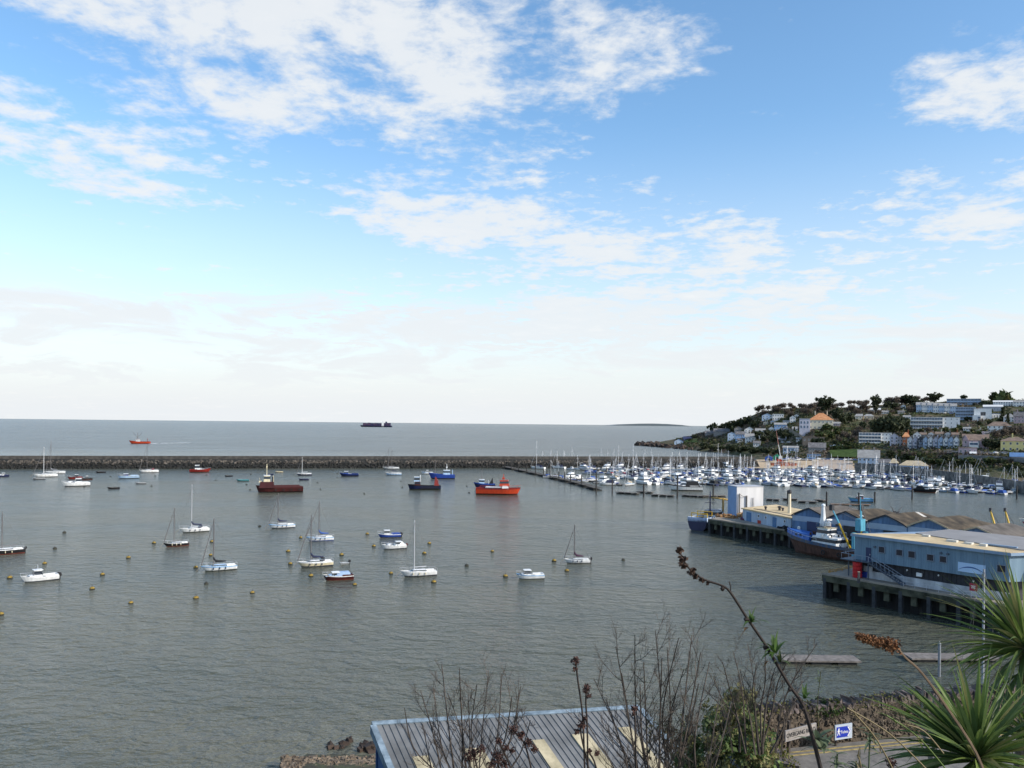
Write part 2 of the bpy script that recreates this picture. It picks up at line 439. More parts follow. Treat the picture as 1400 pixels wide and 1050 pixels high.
# road along it and a stone wall up the hill
m_tarm = mat('asphalt', (.05, .05, .052), .9, .2, .5)
patch('road', [(1290,621.5),(1420,624),(1420,619),(1290,617.5)], m_tarm, 1.0)
b = MB(); ring = []
for px, py in ((1310,629),(1330,629.5),(1355,630.5),(1380,632),(1410,634)):
    p = hill(px, py); d = Vector((p.x, p.y, 0)).normalized()
    ring.append([p-d*3+Vector((0,0,-4)), p-d*3+Vector((0,0,3.4)), p-d*2+Vector((0,0,3.4)), p-d*2+Vector((0,0,-4))])
b.loft(ring); tag(b.build('retaining_wall', mat('pale_stone', (.17, .165, .16), .9, .25, .3, rgb2=(.27, .26, .25))), 'long pale retaining wall carrying the road under the pink house', 'wall')
b = MB(); ring = []
for px, py in ((1078,589),(1085,594),(1095,600),(1105,606.5)):
    p = hill(px, py); d = Vector((p.x, p.y, 0)).normalized()
    ring.append([p-d*5+Vector((0,0,-4)), p-d*5+Vector((0,0,4.0)), p-d*4+Vector((0,0,4.0)), p-d*4+Vector((0,0,-4))])
b.loft(ring); tag(b.build('boundary_wall', mat('tan_stone', (.24, .20, .15), .9, .25, .3)), 'sloping tan stone wall below the villa with the orange roof', 'wall')

# ============================================================ planting on the hill
L_dark = leafmat('dark_leaves', (.040, .052, .026), (.080, .092, .044))
L_mid = leafmat('green_leaves', (.045, .068, .022), (.080, .11, .036))
L_brown = leafmat('winter_twigs', (.11, .085, .065), (.18, .145, .11))
L_olive = leafmat('olive_leaves', (.085, .085, .032), (.14, .13, .05))
m_bark = mat('bark', (.075, .06, .045), .95, .3, 1.5)
def rdir():
    z = rnd(-1, 1); a = rnd(0, 2*pi); r = sqrt(1-z*z); return Vector((r*cos(a), r*sin(a), z))
def leafquad(b, c, s, m=0, el=1.7):
    d = rdir(); e = d.cross(rdir()).normalized()
    d = d*s*el*.5; e = e*s*.5
    b.add([c-d, c+e, c+d, c-e], [(0,1,2,3)], m)
def crown(b, c, rx, rz, nclump, nleaf, cl, leaf, m=(0,), fill=.55):
    """leaf clumps spread unevenly through an uneven volume"""
    for i in range(nclump):
        d = rdir(); d.z = d.z*.9+.1; k = rnd(fill, 1.0)*(1+.22*noise.noise(d*1.7+Vector(c)))
        p = Vector(c)+Vector((d.x*rx*k, d.y*rx*k, d.z*rz*k)); q = random.choice(m); r = cl*rnd(.6, 1.25)
        for j in range(nleaf):
            leafquad(b, p+rdir()*r*rnd(.3, 1), leaf*rnd(.6, 1.4), q)
def trunk(b, h, r, limbs=5, spread=2.0, start=.45):
    b.tube([(0,0,-1.5), (.1,0,h*.3), (-.1,.1,h*.7), (0,0,h)], [r*1.3, r, r*.7, r*.3], 6)
    for i in range(limbs):
        a = 2*pi*i/limbs+rnd(-.4,.4); z = h*rnd(start, .85)
        b.tube([(0,0,z), (cos(a)*spread*.5, sin(a)*spread*.5, z+h*.12), (cos(a)*spread, sin(a)*spread, z+h*.25)], [r*.45, r*.3, r*.1], 4)
HIDE = []
def tree_proto(kind):
    t = link(kind, None); b = MB(); k = MB()
    if kind == 'broad_tree':
        trunk(k, 5, .35, 6, 2.4); crown(b, (0,0,6.2), 4.0, 3.6, 46, 12, 1.2, 1.15, (0,)); mats = [L_dark]
    elif kind == 'umbrella_pine':
        trunk(k, 8, .4, 7, 3.2, .6)
        for c, r in (((0,0,9.6),3.0),((2.6,.6,9.0),2.2),((-2.7,-.3,8.6),2.3),((.4,2.3,8.3),2.3),((-1.6,0,7.0),2.3),((2.0,0,6.3),2.2),((-.6,-.5,5.2),2.0),((.6,.4,3.8),1.7)): crown(b, c, r, r*.5, 16, 11, .9, .8, (0,))
        mats = [L_dark]
    elif kind == 'bare_tree':
        trunk(k, 5.5, .3, 9, 3.0, .3); crown(b, (0,0,6.0), 3.8, 3.6, 70, 12, 1.3, .6, (0,), .3); mats = [L_brown]
    elif kind == 'green_tree':
        trunk(k, 4, .3, 5, 2); crown(b, (0,0,5), 3.4, 3.2, 44, 12, 1.1, 1.0, (0,0,1)); mats = [L_mid, L_olive]
    elif kind == 'cypress_tree':
        trunk(k, 6, .25, 3, .8)
        for i in range(6): crown(b, (0,0,2+i*1.5), 1.9*(1-i*.13), 1.3, 9, 10, .7, .8)
        mats = [L_dark]
    elif kind == 'bush':
        k.tube([(0,0,-.8), (0,0,1.2)], [.2, .1], 5); crown(b, (0,0,1.2), 2.2, 1.4, 22, 10, .8, .8, (0,0,1)); mats = [L_mid, L_olive]
    b.build('crown', mats, t); k.build('trunk', m_bark, t)
    return t
PROTO = {k: tree_proto(k) for k in ('broad_tree','umbrella_pine','bare_tree','green_tree','cypress_tree','bush')}
_used = set(); TREES = []
LOOK = {'broad_tree': 'dark round tree', 'umbrella_pine': 'flat crowned pine', 'bare_tree': 'leafless brown tree', 'green_tree': 'bushy green tree', 'cypress_tree': 'narrow dark conifer', 'bush': 'domed pale bush'}
H0 = {'broad_tree': 10, 'umbrella_pine': 11, 'bare_tree': 10, 'green_tree': 8.4, 'cypress_tree': 11, 'bush': 2.8}
def tree(kind, px, py, hpx, zone, wide=1.0):
    TREES.append((kind, px, py, hpx, zone, wide))
def plant_trees():
    cnt = {}
    for t in sorted(TREES, key=lambda q: q[1]):
        k = (t[0], t[4]); cnt.setdefault(k, []).append(t)
    for (kind, zone), L in cnt.items():
        for i, (_, px, py, hpx, _, wide) in enumerate(L):
            p = hill(px, py); s = hpx*p.y/F/H0[kind]
            lab = LOOK[kind]+' '+zone+('' if len(L) == 1 else ', '+ordw(i)+' from left')
            src = PROTO[kind]
            if kind in _used: o = copy_tree(src)
            else: o = src; _used.add(kind)
            o.location = p-Vector((0,0,.3+(.30*hpx*p.y/F if wide >= 1.2 and kind in ('bare_tree','broad_tree','green_tree') else 0))); o.rotation_euler = (0,0,rnd(0,6.3)); w = s*wide*rnd(.9,1.15); o.scale = (w, w, s*(1.25 if wide >= 1.2 else 1))
            tag(o, lab, 'bush' if kind == 'bush' else 'tree', {'broad_tree':'dark evergreen trees on the hill','umbrella_pine':'pines on the hill','bare_tree':'leafless trees on the hill','green_tree':'green trees on the hill','cypress_tree':'conifers on the hill','bush':'bushes on the hill'}[kind])
R0 = random.getstate()
# headland
for px, py, h in ((975,591,14),(990,590,13),(998,588,13),(1007,586,13),(1015,583,12),(1021,580,12),(983,596,9),(1030,585,12),(1002,592,10)): tree('broad_tree', px, py, h, 'along the top of the headland', 1.25)
for px, py, h in ((1036,584,13),(1024,590,9),(1078,576,10),(1086,592,9)): tree('cypress_tree', px, py, h, 'among the headland houses')
for px, py, h in ((926,606,5),(944,604,5),(950,600,7),(962,604,6),(972,606,7)): tree('broad_tree', px, py, h, 'near the headland tip', 1.4)
for i in range(13): tree('broad_tree', 965+i*8+rnd(-3,3), 614+i*.6+rnd(-3,2), rnd(7,11), 'on the low cliff above the far beach', 1.5)
for i in range(12): tree('bare_tree', 1040+i*9+rnd(-3,3), 568-i*.9+rnd(-3,2), rnd(6,11), 'on the skyline left of the tall pine', 1.3)
for i in range(8): tree('broad_tree', 1040+i*5+rnd(-3,3), 598+rnd(-6,8), rnd(9,13), 'in the dark wood below the headland cottages', 1.2)
for i in range(34): tree('bare_tree', 1034+i*7.3+rnd(-3,3), 562-i*.42+rnd(-2.5,2), rnd(6,9), 'in the wood along the skyline', 1.5)
for i in range(16): tree('bare_tree', 1085+i*12+rnd(-4,4), 568-i*.6+rnd(-3,5), rnd(7,11), 'within the wood under the skyline', 1.4)
for i in range(9): tree('broad_tree', 1290+i*13+rnd(-4,4), 552+rnd(-2,3), rnd(4,6), 'on the skyline above the upper terrace', 1.6)
tree('umbrella_pine', 1128, 567, 25, 'rising above the skyline behind the orange roofed villa', 1.0)
tree('umbrella_pine', 1197, 566, 25, 'standing on the skyline above the cream bungalow', .85)
tree('umbrella_pine', 1278, 553, 13, 'on the skyline above the long white terrace', 1.5)
tree('umbrella_pine', 1317, 550, 10, 'alone on the skyline right of the domed pine', 1.1)
for px, py, h in ((1143,577,20),(1152,582,17),(1161,580,16),(1120,578,14)): tree('broad_tree', px, py, h, 'right behind the villa with the orange roof')
for px, py, h in ((1165,566,14),(1180,564,15),(1172,570,13),(1215,556,14),(1224,557,16),(1232,556,15)): tree('bare_tree', px, py, h, 'on the skyline between the two tall pines', 1.1)
for px, py, h in ((1238,556,17),(1246,557,17),(1254,559,14),(1213,560,12),(1262,560,12),(1222,562,12)): tree('broad_tree', px, py, h, 'on the skyline left of the white terrace', 1.1)
for px, py, h in ((1200,598,27),(1211,597,30),(1222,598,27),(1230,594,25),(1193,586,12),(1180,588,12),(1237,590,17),(1243,597,14)): tree('broad_tree', px, py, h, 'in the dark wood left of the balconied white block', .95)
for i in range(9): tree('green_tree', 1128+rnd(-8,30), 594+rnd(-5,10), rnd(9,14), 'on the slope under the orange roofed villa', 1.3)
for i in range(7): tree('bare_tree', 1150+rnd(-8,30), 596+rnd(-8,10), rnd(9,14), 'on the slope left of the long low flats', 1.3)
for i in range(16): tree('green_tree', 1225+i*8+rnd(-4,4), 596-i*.3+rnd(-5,4), rnd(6,10), 'on the bank above the terraced houses', 1.4)
for i in range(6): tree('bare_tree', 1270+i*11+rnd(-4,4), 596+rnd(-4,5), rnd(6,10), 'on the bank above the terraced houses', 1.4)
tree('bush', 1370, 552, 14, 'against the sky at the hill top', 1.2)
for px, py, h in ((1371,577,17),(1378,580,13)): tree('cypress_tree', px, py, h, 'right of the white flat roofed house', 1.2)
for px, py, h in ((1388,572,10),(1397,570,12),(1382,574,10),(1352,566,8),(1362,562,8)): tree('green_tree', px, py, h, 'behind the tall conifers at top right', 1.2)
for px, py, h in ((1350,615,17),(1360,618,19),(1366,614,15),(1345,613,11)): tree('broad_tree', px, py, h, 'between the pink house and the yellow house')
for px, py, h in ((1362,600,15),(1372,598,15),(1384,596,16),(1395,594,15),(1402,598,15),(1376,590,12)): tree('bare_tree', px, py, h, 'behind the yellow house', 1.2)
for px, py, h in ((1390,616,7),(1396,620,6)): tree('broad_tree', px, py, h, 'in front of the yellow house', 1.2)
for i in range(22): tree('green_tree' if i % 3 else 'broad_tree', 1218+i*8.4+rnd(-3,3), 626+i*.75+rnd(-4,5), rnd(7,12), 'on the bushy bank behind the harbour wall', 1.5)
for i in range(10): tree('bare_tree', 1235+i*16+rnd(-5,5), 624+i*1.3+rnd(-5,4), rnd(7,11), 'on the bushy bank behind the harbour wall', 1.5)
for i in range(9): tree('bush', 1120+i*6+rnd(-2,2), 612+rnd(-3,3), rnd(4,6), 'above the green bank by the slipway', 1.6)
for i in range(8): tree('broad_tree', 1108+i*8+rnd(-3,3), 608+rnd(-5,2), rnd(6,10), 'around the car park above the slipway', 1.3)
for i in range(10): tree('broad_tree', 1255+i*14+rnd(-4,4), 578+rnd(-4,6), rnd(5,8), 'among the flats on the upper hill', 1.4)
random.setstate(R0)
b0 = 0
# scrub: the continuous low cover of the hillside
b = MB()
for i in range(4200):
    px = rnd(925, 1430); c = col_at(px); t = rnd(0, 1)**.8
    py = lerp(c[1][0], c[-1][0]+.5, t); p = hill(px, py)
    if 1134 < px < 1177 and 615 < py < 628: continue
    k = noise.noise(Vector((px*.02, py*.05, 1)))+rnd(-.35,.35); q = 0 if k < -.25 else (2 if k > .08 else (1 if k < -.1 else 3))
    r = rnd(1.2, 2.6)
    for j in range(9): leafquad(b, p+Vector((rnd(-r,r), rnd(-r,r), rnd(.2, r*.9))), rnd(.8, 1.8), q, 1.4)
tag(b.build('scrub', [L_dark, L_mid, L_brown, L_olive]), 'brown and green scrub covering the hillside between the houses', 'scrub', kind='stuff')
# ============================================================ houses of the hillside
def wm(name, rgb): return mat('wall_'+name, rgb, .8, .08, .5)
W_white = wm('white', (.84,.82,.78)); W_blue = wm('pale_blue', (.46,.57,.70)); W_bright = wm('bright_blue', (.27,.42,.64)); W_lav = wm('lavender', (.58,.56,.62))
W_cream = wm('cream', (.72,.64,.48)); W_stone = wm('stone', (.27,.255,.24)); W_pink = wm('pink', (.48,.36,.38)); W_yel = wm('yellow', (.80,.66,.28)); W_brick = wm('red_brick', (.38,.13,.055))
W_grey = wm('grey', (.42,.43,.46)); W_navy = wm('navy', (.05,.07,.17)); W_dark = wm('dark', (.07,.075,.09)); W_green = wm('pale_green', (.52,.68,.58))
R_slate = mat('slate_roof', (.13,.125,.13), .8, .25, .6, rgb2=(.20,.19,.19)); R_or = mat('orange_tiles', (.50,.20,.075), .85, .2, .5, rgb2=(.58,.28,.13)); R_brown = mat('brown_tiles', (.21,.15,.115), .85, .25, .6)
R_grey = mat('grey_roof', (.30,.295,.285), .85, .15, .4); R_white = mat('white_roof', (.66,.66,.64), .7, .06, .4); R_tan = mat('tan_tiles', (.44,.36,.24), .85, .15, .5); R_blue = mat('blue_roof', (.10,.20,.38), .7, .1, .4); R_navy = mat('navy_roof', (.03,.04,.10), .7, .2, .4)
m_glass = mat('window_glass', (.022,.030,.042), .12, 0, spec=.6)
m_frame = mat('window_frame', (.72,.72,.72), .6, 0)
m_bluegl = mat('blue_glass', (.05,.11,.19), .15, .2, .3, spec=.6)
m_door = mat('dark_door', (.06,.07,.11), .5, 0)
_win = {}
def window_mesh(w, h, kind=0):
    key = (round(w, 1), round(h, 1), kind)
    if key not in _win:
        b = MB(); t = .12
        b.box((0,-.03,-h/2), (w, .1, t)); b.box((0,-.03,h/2), (w,.1,t)); b.box((-w/2+t/2,-.03,0), (t,.1,h-t)); b.box((w/2-t/2,-.03,0), (t,.1,h-t))
        if w > 1: b.box((0,-.02,0), (.08,.07,h-t))
        b.box((0,.0,0), (w-t,.05,h-t), m=1)
        me = bpy.data.meshes.new('window'); me.from_pydata(b.v, [], b.f); me.materials.append(m_frame); me.materials.append(m_bluegl if kind else m_glass); me.polygons.foreach_set('material_index', b.m)
        _win[key] = me
    return _win[key]
def window(parent, x, y, z, w, h, kind=0, rz=0):
    return link('window', window_mesh(w, h, kind), parent, (x, y, z), rz)
def chimney(b, x, y, z, h=1.8, m=0):
    b.box((x, y, z+h/2-1), (.9, .7, h+2), m=m); b.cyl((x-.2, y, z+h), .13, .5, 6, m); b.cyl((x+.2, y, z+h), .13, .5, 6, m)
def roof_mesh(w, d, h0, hr, kind):
    b = MB(); o = .45; x0, x1, y0, y1 = -w/2-o, w/2+o, -o, d+o; t = .22
    if kind == 'flat':
        b.box((0, d/2, h0+.2), (w+.5, d+.5, .4))
    elif kind == 'gable':      # ridge along the front
        for s, ya, yb in ((1, y0, d/2), (-1, y1, d/2)):
            b.extr([(x0, ya, h0-.15), (x0, yb, h0+hr), (x0, yb, h0+hr+t), (x0, ya, h0-.15+t)][::s], (0,0,0), (x1-x0, 0, 0))
    elif kind == 'front':      # gable end to the viewer
        for s, xa in ((1, x0), (-1, x1)):
            b.extr([(xa, y0, h0-.15), (0, y0, h0+hr), (0, y0, h0+hr+t), (xa, y0, h0-.15+t)][::s], (0,0,0), (0, y1-y0, 0))
    elif kind == 'hip':
        k = min(w, d)*.48; kx = min(k, w/2-.3)
        P = [(x0,y0,h0-.1),(x1,y0,h0-.1),(x1,y1,h0-.1),(x0,y1,h0-.1),(x0+kx,d/2,h0+hr),(x1-kx,d/2,h0+hr)]
        b.add(P, [(0,1,5,4),(1,2,5),(2,3,4,5),(3,0,4),(3,2,1,0)])
    return b
def wall_mesh(w, d, h0, hr, kind):
    b = MB(); b.box((0, d/2, (h0-6)/2), (w, d, h0+6))
    if kind == 'gable': b.extr([(-w/2, 0, h0), (-w/2, d, h0), (-w/2, d/2, h0+hr)], (0,0,0), (w,0,0))
    if kind == 'front': b.extr([(-w/2, 0, h0), (w/2, 0, h0), (0, 0, h0+hr)], (0,0,0), (0,d,0))
    return b
def house(label, x0, x1, base, eave, ridge, kind, wmt, rmt, rows=2, cols=3, dep=None, yaw=0, chim=0, cat='house', name='house', group='houses on the hillside', wk=0, ww=1.2, wh=1.5, door=False, D=None):
    px = (x0+x1)/2; c = hill(px, base) if D is None else at_d(px, base, D); k = c.y/F
    w = (x1-x0)*k/max(.7, cos(radians(yaw))); h0 = (base-eave)*k; hr = max(0, (eave-ridge)*k)
    d = dep or min(13, max(7, w*.6))
    t = thing(name, label, cat, c, -atan2(c.x, c.y)+radians(yaw), group)
    wall_mesh(w, d, h0, hr, kind).build('wall', wmt, t)
    r = roof_mesh(w, d, h0, hr, kind).build('roof', rmt, t)
    for i in range(chim):
        b = MB(); x = (i+.5)/chim*w-w/2 if chim > 1 else w*.3
        chimney(b, x, d/2, h0+(hr if kind != 'front' else hr*.5)); b.build('chimney', wmt if wmt not in (W_white, W_blue) else W_stone, r)
    fh = h0/rows if rows else 0
    for i in range(rows):
        for j in range(cols):
            if door and i == 0 and j == cols//2:
                b = MB(); b.box((0,-.04,0), (1.1,.12,2.1)); b.box((0,-.02,0), (1.35,.08,2.35)); b.build('door', m_door, t, ((j+.5)/cols*w-w/2, 0, 1.05)); continue
            window(t, (j+.5)/cols*w-w/2, 0, (i+.55)*fh, min(ww, w/cols*.7), min(wh, fh*.62), wk)
    return t, w, d, h0, hr
def flats(label, x0, x1, base, top, floors, wmt, bays, plain=0.0, dep=11, yaw=0, name='apartment_block', rmt=None, glass=True, bal=True):
    """block with continuous balconies; the right share 'plain' has a blank wall with a few windows"""
    px = (x0+x1)/2; c = hill(px, base); k = c.y/F; w = (x1-x0)*k; h = (base-top)*k
    t = thing(name, label, 'apartment block', c, -atan2(c.x, c.y)+radians(yaw), 'apartment blocks on the hillside')
    wall_mesh(w, dep, h, 0, 'flat').build('wall', wmt, t); roof_mesh(w, dep, h, 0, 'flat').build('roof', rmt or R_grey, t)
    wb = w*(1-plain); fh = h/floors
    for i in range(floors):
        b = MB(); b.box((-w/2+wb/2, -.05, (i+.62)*fh), (wb-.5, .1, fh*.5)); b.build('window', m_bluegl if glass else m_glass, t)
        for j in range(bays+1) if i == 0 else ():
            b = MB(); b.box((-w/2+.2+j*(wb-.4)/bays, -.55, h/2), (.22, 1.1, h)); b.build('pier', wmt, t)
        if bal:
            b = MB(); b.box((-w/2+wb/2, -.7, i*fh+.12), (wb, 1.4, .2)); b.box((-w/2+wb/2, -1.36, i*fh+.55), (wb, .08, .8)); b.build('balcony', W_white if wmt is W_white else W_blue, t)
    if plain:
        for i in range(floors):
            for j in range(3): window(t, -w/2+wb+(j+.5)/3*w*plain, 0, (i+.55)*fh, .9, 1.1)
    return t
# --- headland
house('long grey stone house under the headland trees', 976, 997, 596, 590, 586, 'gable', W_stone, R_slate, 2, 5, chim=2)
house('smaller grey stone house at the left of the long stone one', 964, 975.5, 596, 592, 589, 'gable', W_stone, R_slate, 2, 3, chim=1)
house('dark blue house with white front at the tip of the headland', 922, 934, 608, 603.5, 600, 'front', W_blue, R_navy, 2, 2)
house('low navy roofed house beside the grass on the headland', 934, 945, 603, 600, 597, 'gable', W_navy, R_navy, 1, 3)
house('sky blue house right of the long grey stone house', 995, 1005.5, 602, 593, 590.5, 'front', W_blue, R_slate, 2, 2)
house('blue and white double house in the headland row', 1006, 1018, 603, 594, 590, 'gable', W_bright, R_slate, 2, 4)
house('long white cottage with grey roof at the end of the headland row', 1019, 1040, 603, 597.5, 593, 'gable', W_white, R_grey, 1, 5, chim=1)
house('brown gabled house above the sky blue house', 1004, 1015, 591, 586, 583, 'front', W_stone, R_brown, 2, 2)
house('white house with a steep roof above the long white cottage', 1018, 1031, 592, 587.5, 583.5, 'front', W_white, R_grey, 2, 3)
house('white house with wide low roof behind the headland row', 1033, 1046, 593, 589, 586, 'gable', W_white, R_grey, 1, 4)
house('blue house with twin gables high on the headland', 1042, 1055.5, 574, 568, 565, 'front', W_blue, R_slate, 2, 3)
house('flat roofed white house with two rows of dark windows', 1056.5, 1071, 574.5, 566.5, 566, 'flat', W_white, R_white, 2, 5)
house('bright blue house on the slope below the flat white house', 1059, 1075, 586, 580.5, 578, 'gable', W_bright, R_grey, 1, 4)
house('tall white house beneath the skyline wood', 1080, 1087.5, 578, 571, 568, 'front', W_white, R_grey, 2, 2)
house('low white annex left of the tall white house', 1071, 1080, 580, 576.5, 575, 'gable', W_white, R_grey, 1, 3)
house('small white gabled cottage under the bright blue house', 1051, 1058.5, 590, 586, 583, 'front', W_white, R_slate, 1, 2)
house('white cottage with slate roof left of the dark wood', 1030, 1039.5, 611, 606, 603, 'gable', W_white, R_slate, 1, 3)
house('white cottage at the foot of the sloping tan wall', 1083.5, 1090, 590, 586, 583.5, 'gable', W_white, R_grey, 1, 2)
for i, (x, y, w, h, wmx, rfx, kd) in enumerate(((1012,604.5,7,5,W_white,R_slate,'gable'),(1024,597,7,5,W_cream,R_grey,'front'),(1042,600,8,5.5,W_white,R_grey,'gable'),(1047,581,6.5,5,W_cream,R_slate,'front'),(1066,592,8,5,W_white,R_slate,'gable'),(1074,589,6,5,W_lav,R_grey,'front'),(1089,571,6,5,W_white,R_slate,'front'),(1062,603,9,4,W_white,R_grey,'gable'),(1072,604,8,4,W_grey,R_slate,'gable'),(1093,603,8,4.5,W_white,R_grey,'gable'),(1035,578,6,4.5,W_white,R_slate,'front'),(1056,579,5,4.5,W_blue,R_grey,'front'))):
    house('small cottage on the headland slope, '+ordw(i)+' of the scattered cottages', x-w/2, x+w/2, y, y-h*.62, y-h, kd, wmx, rfx, 1, 3, group='scattered cottages of the headland', name='cottage', chim=1)
for i, (x, y, w, h, wmx, rfx, kd) in enumerate(((1262,598.5,8,7,W_stone,R_brown,'gable'),(1273,597.5,8,7,W_white,R_or,'front'),(1284,597.5,9,7,W_cream,R_brown,'gable'),(1296,597.5,8,7,W_white,R_slate,'front'),(1306,598.5,8,7,W_brick,R_brown,'gable'),(1322,589,9,5,W_white,R_grey,'gable'),(1338,592,8,5,W_cream,R_brown,'front'),(1348,596,9,6,W_white,R_slate,'gable'),(1240,573,9,5,W_white,R_grey,'gable'),(1232,566,8,4.5,W_cream,R_slate,'gable'),(1210,566,9,4.5,W_white,R_grey,'gable'),(1344,562,8,4.5,W_white,R_slate,'gable'))):
    house('small house above the terraced rows, '+ordw(i)+' of the scattered hill houses', x-w/2, x+w/2, y, y-h*.62, y-h, kd, wmx, rfx, 1, 3, group='scattered houses of the upper hill', chim=1)
# --- the villa
t, w, d, h0, hr = house('large cream villa with an orange hipped roof', 1107, 1138, 588, 574, 564.5, 'hip', W_cream, R_or, 2, 6, dep=20, chim=2, name='villa')
b = MB(); b.box((-w/2-4, 5, 2), (10, 12, 18)); b.build('bay_wing', W_lav, t)
for i in range(2):
    for j in range(3): window(t, -w/2-7.2+j*3.0, -1.02, 3+i*4.4, 1.8, 2.6, 1)
b = MB(); b.box((-w/2-4, 5, 11.25), (10.6, 12.6, .5)); b.build('wing_roof', R_grey, t)
house('small pink outbuilding right of the cream villa', 1139, 1148.5, 583, 579, 577, 'gable', W_pink, R_grey, 1, 3)
house('roofless brown stone ruin on the slope above the boatyard', 1098, 1126, 606, 598, 597, 'flat', wm('ruin', (.20,.165,.13)), R_brown, 1, 5)
house('cream bungalow with grey roof below the pine', 1165, 1178.5, 573.5, 569, 566, 'gable', W_cream, R_grey, 1, 3)
house('tan bungalow with grey roof right of the cream one', 1181, 1194.5, 573.5, 569, 566, 'hip', wm('tan', (.62,.50,.33)), R_grey, 1, 3)
house('small white house on the skyline left of the pine', 1168, 1178, 561, 557.5, 555, 'gable', W_white, R_white, 1, 3)
house('white bungalow on the skyline beneath the pine', 1187, 1203, 563.5, 560, 558, 'gable', W_white, R_white, 1, 4)
house('white cottage among the skyline trees', 1232, 1238, 558, 555, 553, 'front', W_white, R_grey, 1, 2)
flats('long low white flats with three balconied storeys', 1176, 1217, 606, 592, 3, W_white, 7, .32)
house('lavender house with tall windows right of the long flats', 1217, 1228, 609.5, 597, 592, 'front', W_lav, R_slate, 3, 2)
house('narrow grey gabled house beside the red brick house', 1227, 1234, 610, 600, 596, 'front', W_grey, R_slate, 2, 2)
house('red brick house with orange hipped roof', 1234.5, 1243, 610, 597, 591, 'hip', W_brick, R_or, 2, 2, dep=14, chim=1)
house('white gabled house behind the red brick house', 1249, 1258.5, 602, 594, 590, 'front', W_white, R_slate, 2, 2)
names = [('white', W_white), ('lilac', W_lav), ('dark stone', W_dark), ('pale blue', W_blue), ('plain white', W_white), ('pale lilac', W_lav), ('sky blue', W_blue), ('clean white', W_white), ('faded blue', W_blue), ('white rendered', W_white)]
for i, (nm, wmx) in enumerate(names):
    a = 1241+i*7.0
    t, w, d, h0, hr = house(nm+' gabled terraced house, '+ordw(i)+' from the left in the row', a, a+6.9, 613, 601, 596.5, 'front', wmx, R_slate, 2, 2, dep=10, name='terraced_house', group='row of terraced houses above the bank', ww=1.0, chim=1)
    b = MB(); b.box((0, -.9, 2.6), (w*.5, 1.8, 5.6)); b.build('bay', wmx, t)
    for z in (1.6, 4.0): window(t, 0, -1.83, z, w*.42, 1.4, 1)
    b = MB(); b.box((0, -4.2, -3.2), (w-.2, .4, 5.5)); b.build('garden_wall', W_white if i % 3 else W_lav, t)
flats('white block with blue balconies in the middle of the hill', 1248, 1308, 586.5, 570.5, 3, W_white, 12, .34, name='apartment_block')
for i in range(7):
    house('white house with blue windows, '+ordw(i)+' from the left in the upper terrace', 1253+i*7.8, 1260.6+i*7.8, 564+i*.2, 553.5+i*.3, 550+i*.3, 'gable', W_white if i % 2 else W_blue, R_grey, 2, 3, dep=9, name='terraced_house', group='upper white terrace near the skyline', wk=1)
flats('glassy four storey block right of the white terrace', 1308, 1332, 574, 557, 4, W_blue, 8, 0, bal=True)
t, w, d, h0, hr = house('modern white cube house with one large square window', 1333, 1354, 575, 559, 558.5, 'flat', W_white, R_white, 0, 0, dep=14)
window(t, w*.02, 0, h0*.58, 4.6, 3.6)
b = MB(); b.box((-w*.34, -2.5, 0), (w*.45, 5, h0*.9)); b.build('annex', W_white, t)
window(t, -w*.2, -5.02, h0*.25, 2.6, 1.8, 1)
house('white low wing with a blue roof right of the cube house', 1355, 1368, 572, 566, 564.5, 'flat', W_white, R_blue, 1, 4)
house('long white roofed building above the cube house', 1346, 1369, 563, 556, 553.5, 'gable', W_grey, R_white, 1, 6, wk=1)
flats('long glass fronted block on the skyline', 1297, 1338, 553, 545.5, 2, W_blue, 10, 0, dep=9, bal=False)
house('long white terrace at the top right skyline', 1360, 1386, 555.5, 549.5, 547.5, 'gable', W_white, R_white, 2, 9, wk=1)
house('white skyline house at the right edge of the photo', 1387, 1404, 556, 549.5, 547.5, 'gable', W_white, R_grey, 2, 5, wk=1)
house('white house with grey hipped roof right of the conifers', 1373, 1386, 577, 570, 565.5, 'hip', W_white, R_grey, 2, 3)
house('mauve house with slate roof at the right edge', 1387.5, 1404, 578, 569, 563, 'gable', W_pink, R_slate, 2, 4, chim=2)
house('white house with brown roof above the yellow house', 1352, 1380, 591, 582, 576.5, 'hip', W_white, R_brown, 2, 5)
t, w, d, h0, hr = house('pink stone house with a white balconied bay', 1318, 1349, 614.5, 602, 594, 'gable', W_pink, R_brown, 2, 4, chim=1, dep=12)
b = MB(); b.box((-w*.06, -1.2, 2.0), (w*.36, 2.4, 6.0)); b.build('bay', W_white, t)
window(t, -w*.06, -2.43, 4.0, w*.32, 1.5, 1)
b = MB(); b.extr([(-w*.5,-.6,h0*.98), (-w*.26,-.6,h0*.98), (-w*.38,-.6,h0+hr*.9)], (0,0,0), (0,5,0)); b.build('gable', W_pink, t)
t, w, d, h0, hr = house('yellow house with brown hipped roof', 1370.5, 1402, 618, 603, 597.5, 'hip', W_yel, R_brown, 2, 4, dep=12)
b = MB(); chimney(b, -w*.06, 5, h0+hr*.8, 2.6); b.build('chimney', W_yel, t)
house('pale blue bungalow with a blue roof beside the harbour road', 1383, 1404, 632, 624.5, 619.5, 'gable', W_lav, R_blue, 1, 3)
house('mauve stone store at the end of the terraced row', 1312, 1334, 622, 612.5, 611, 'flat', W_pink, R_brown, 1, 4)
house('small white shed against the mauve stone store', 1327, 1333.5, 624, 620, 618, 'gable', W_white, R_white, 1, 2)
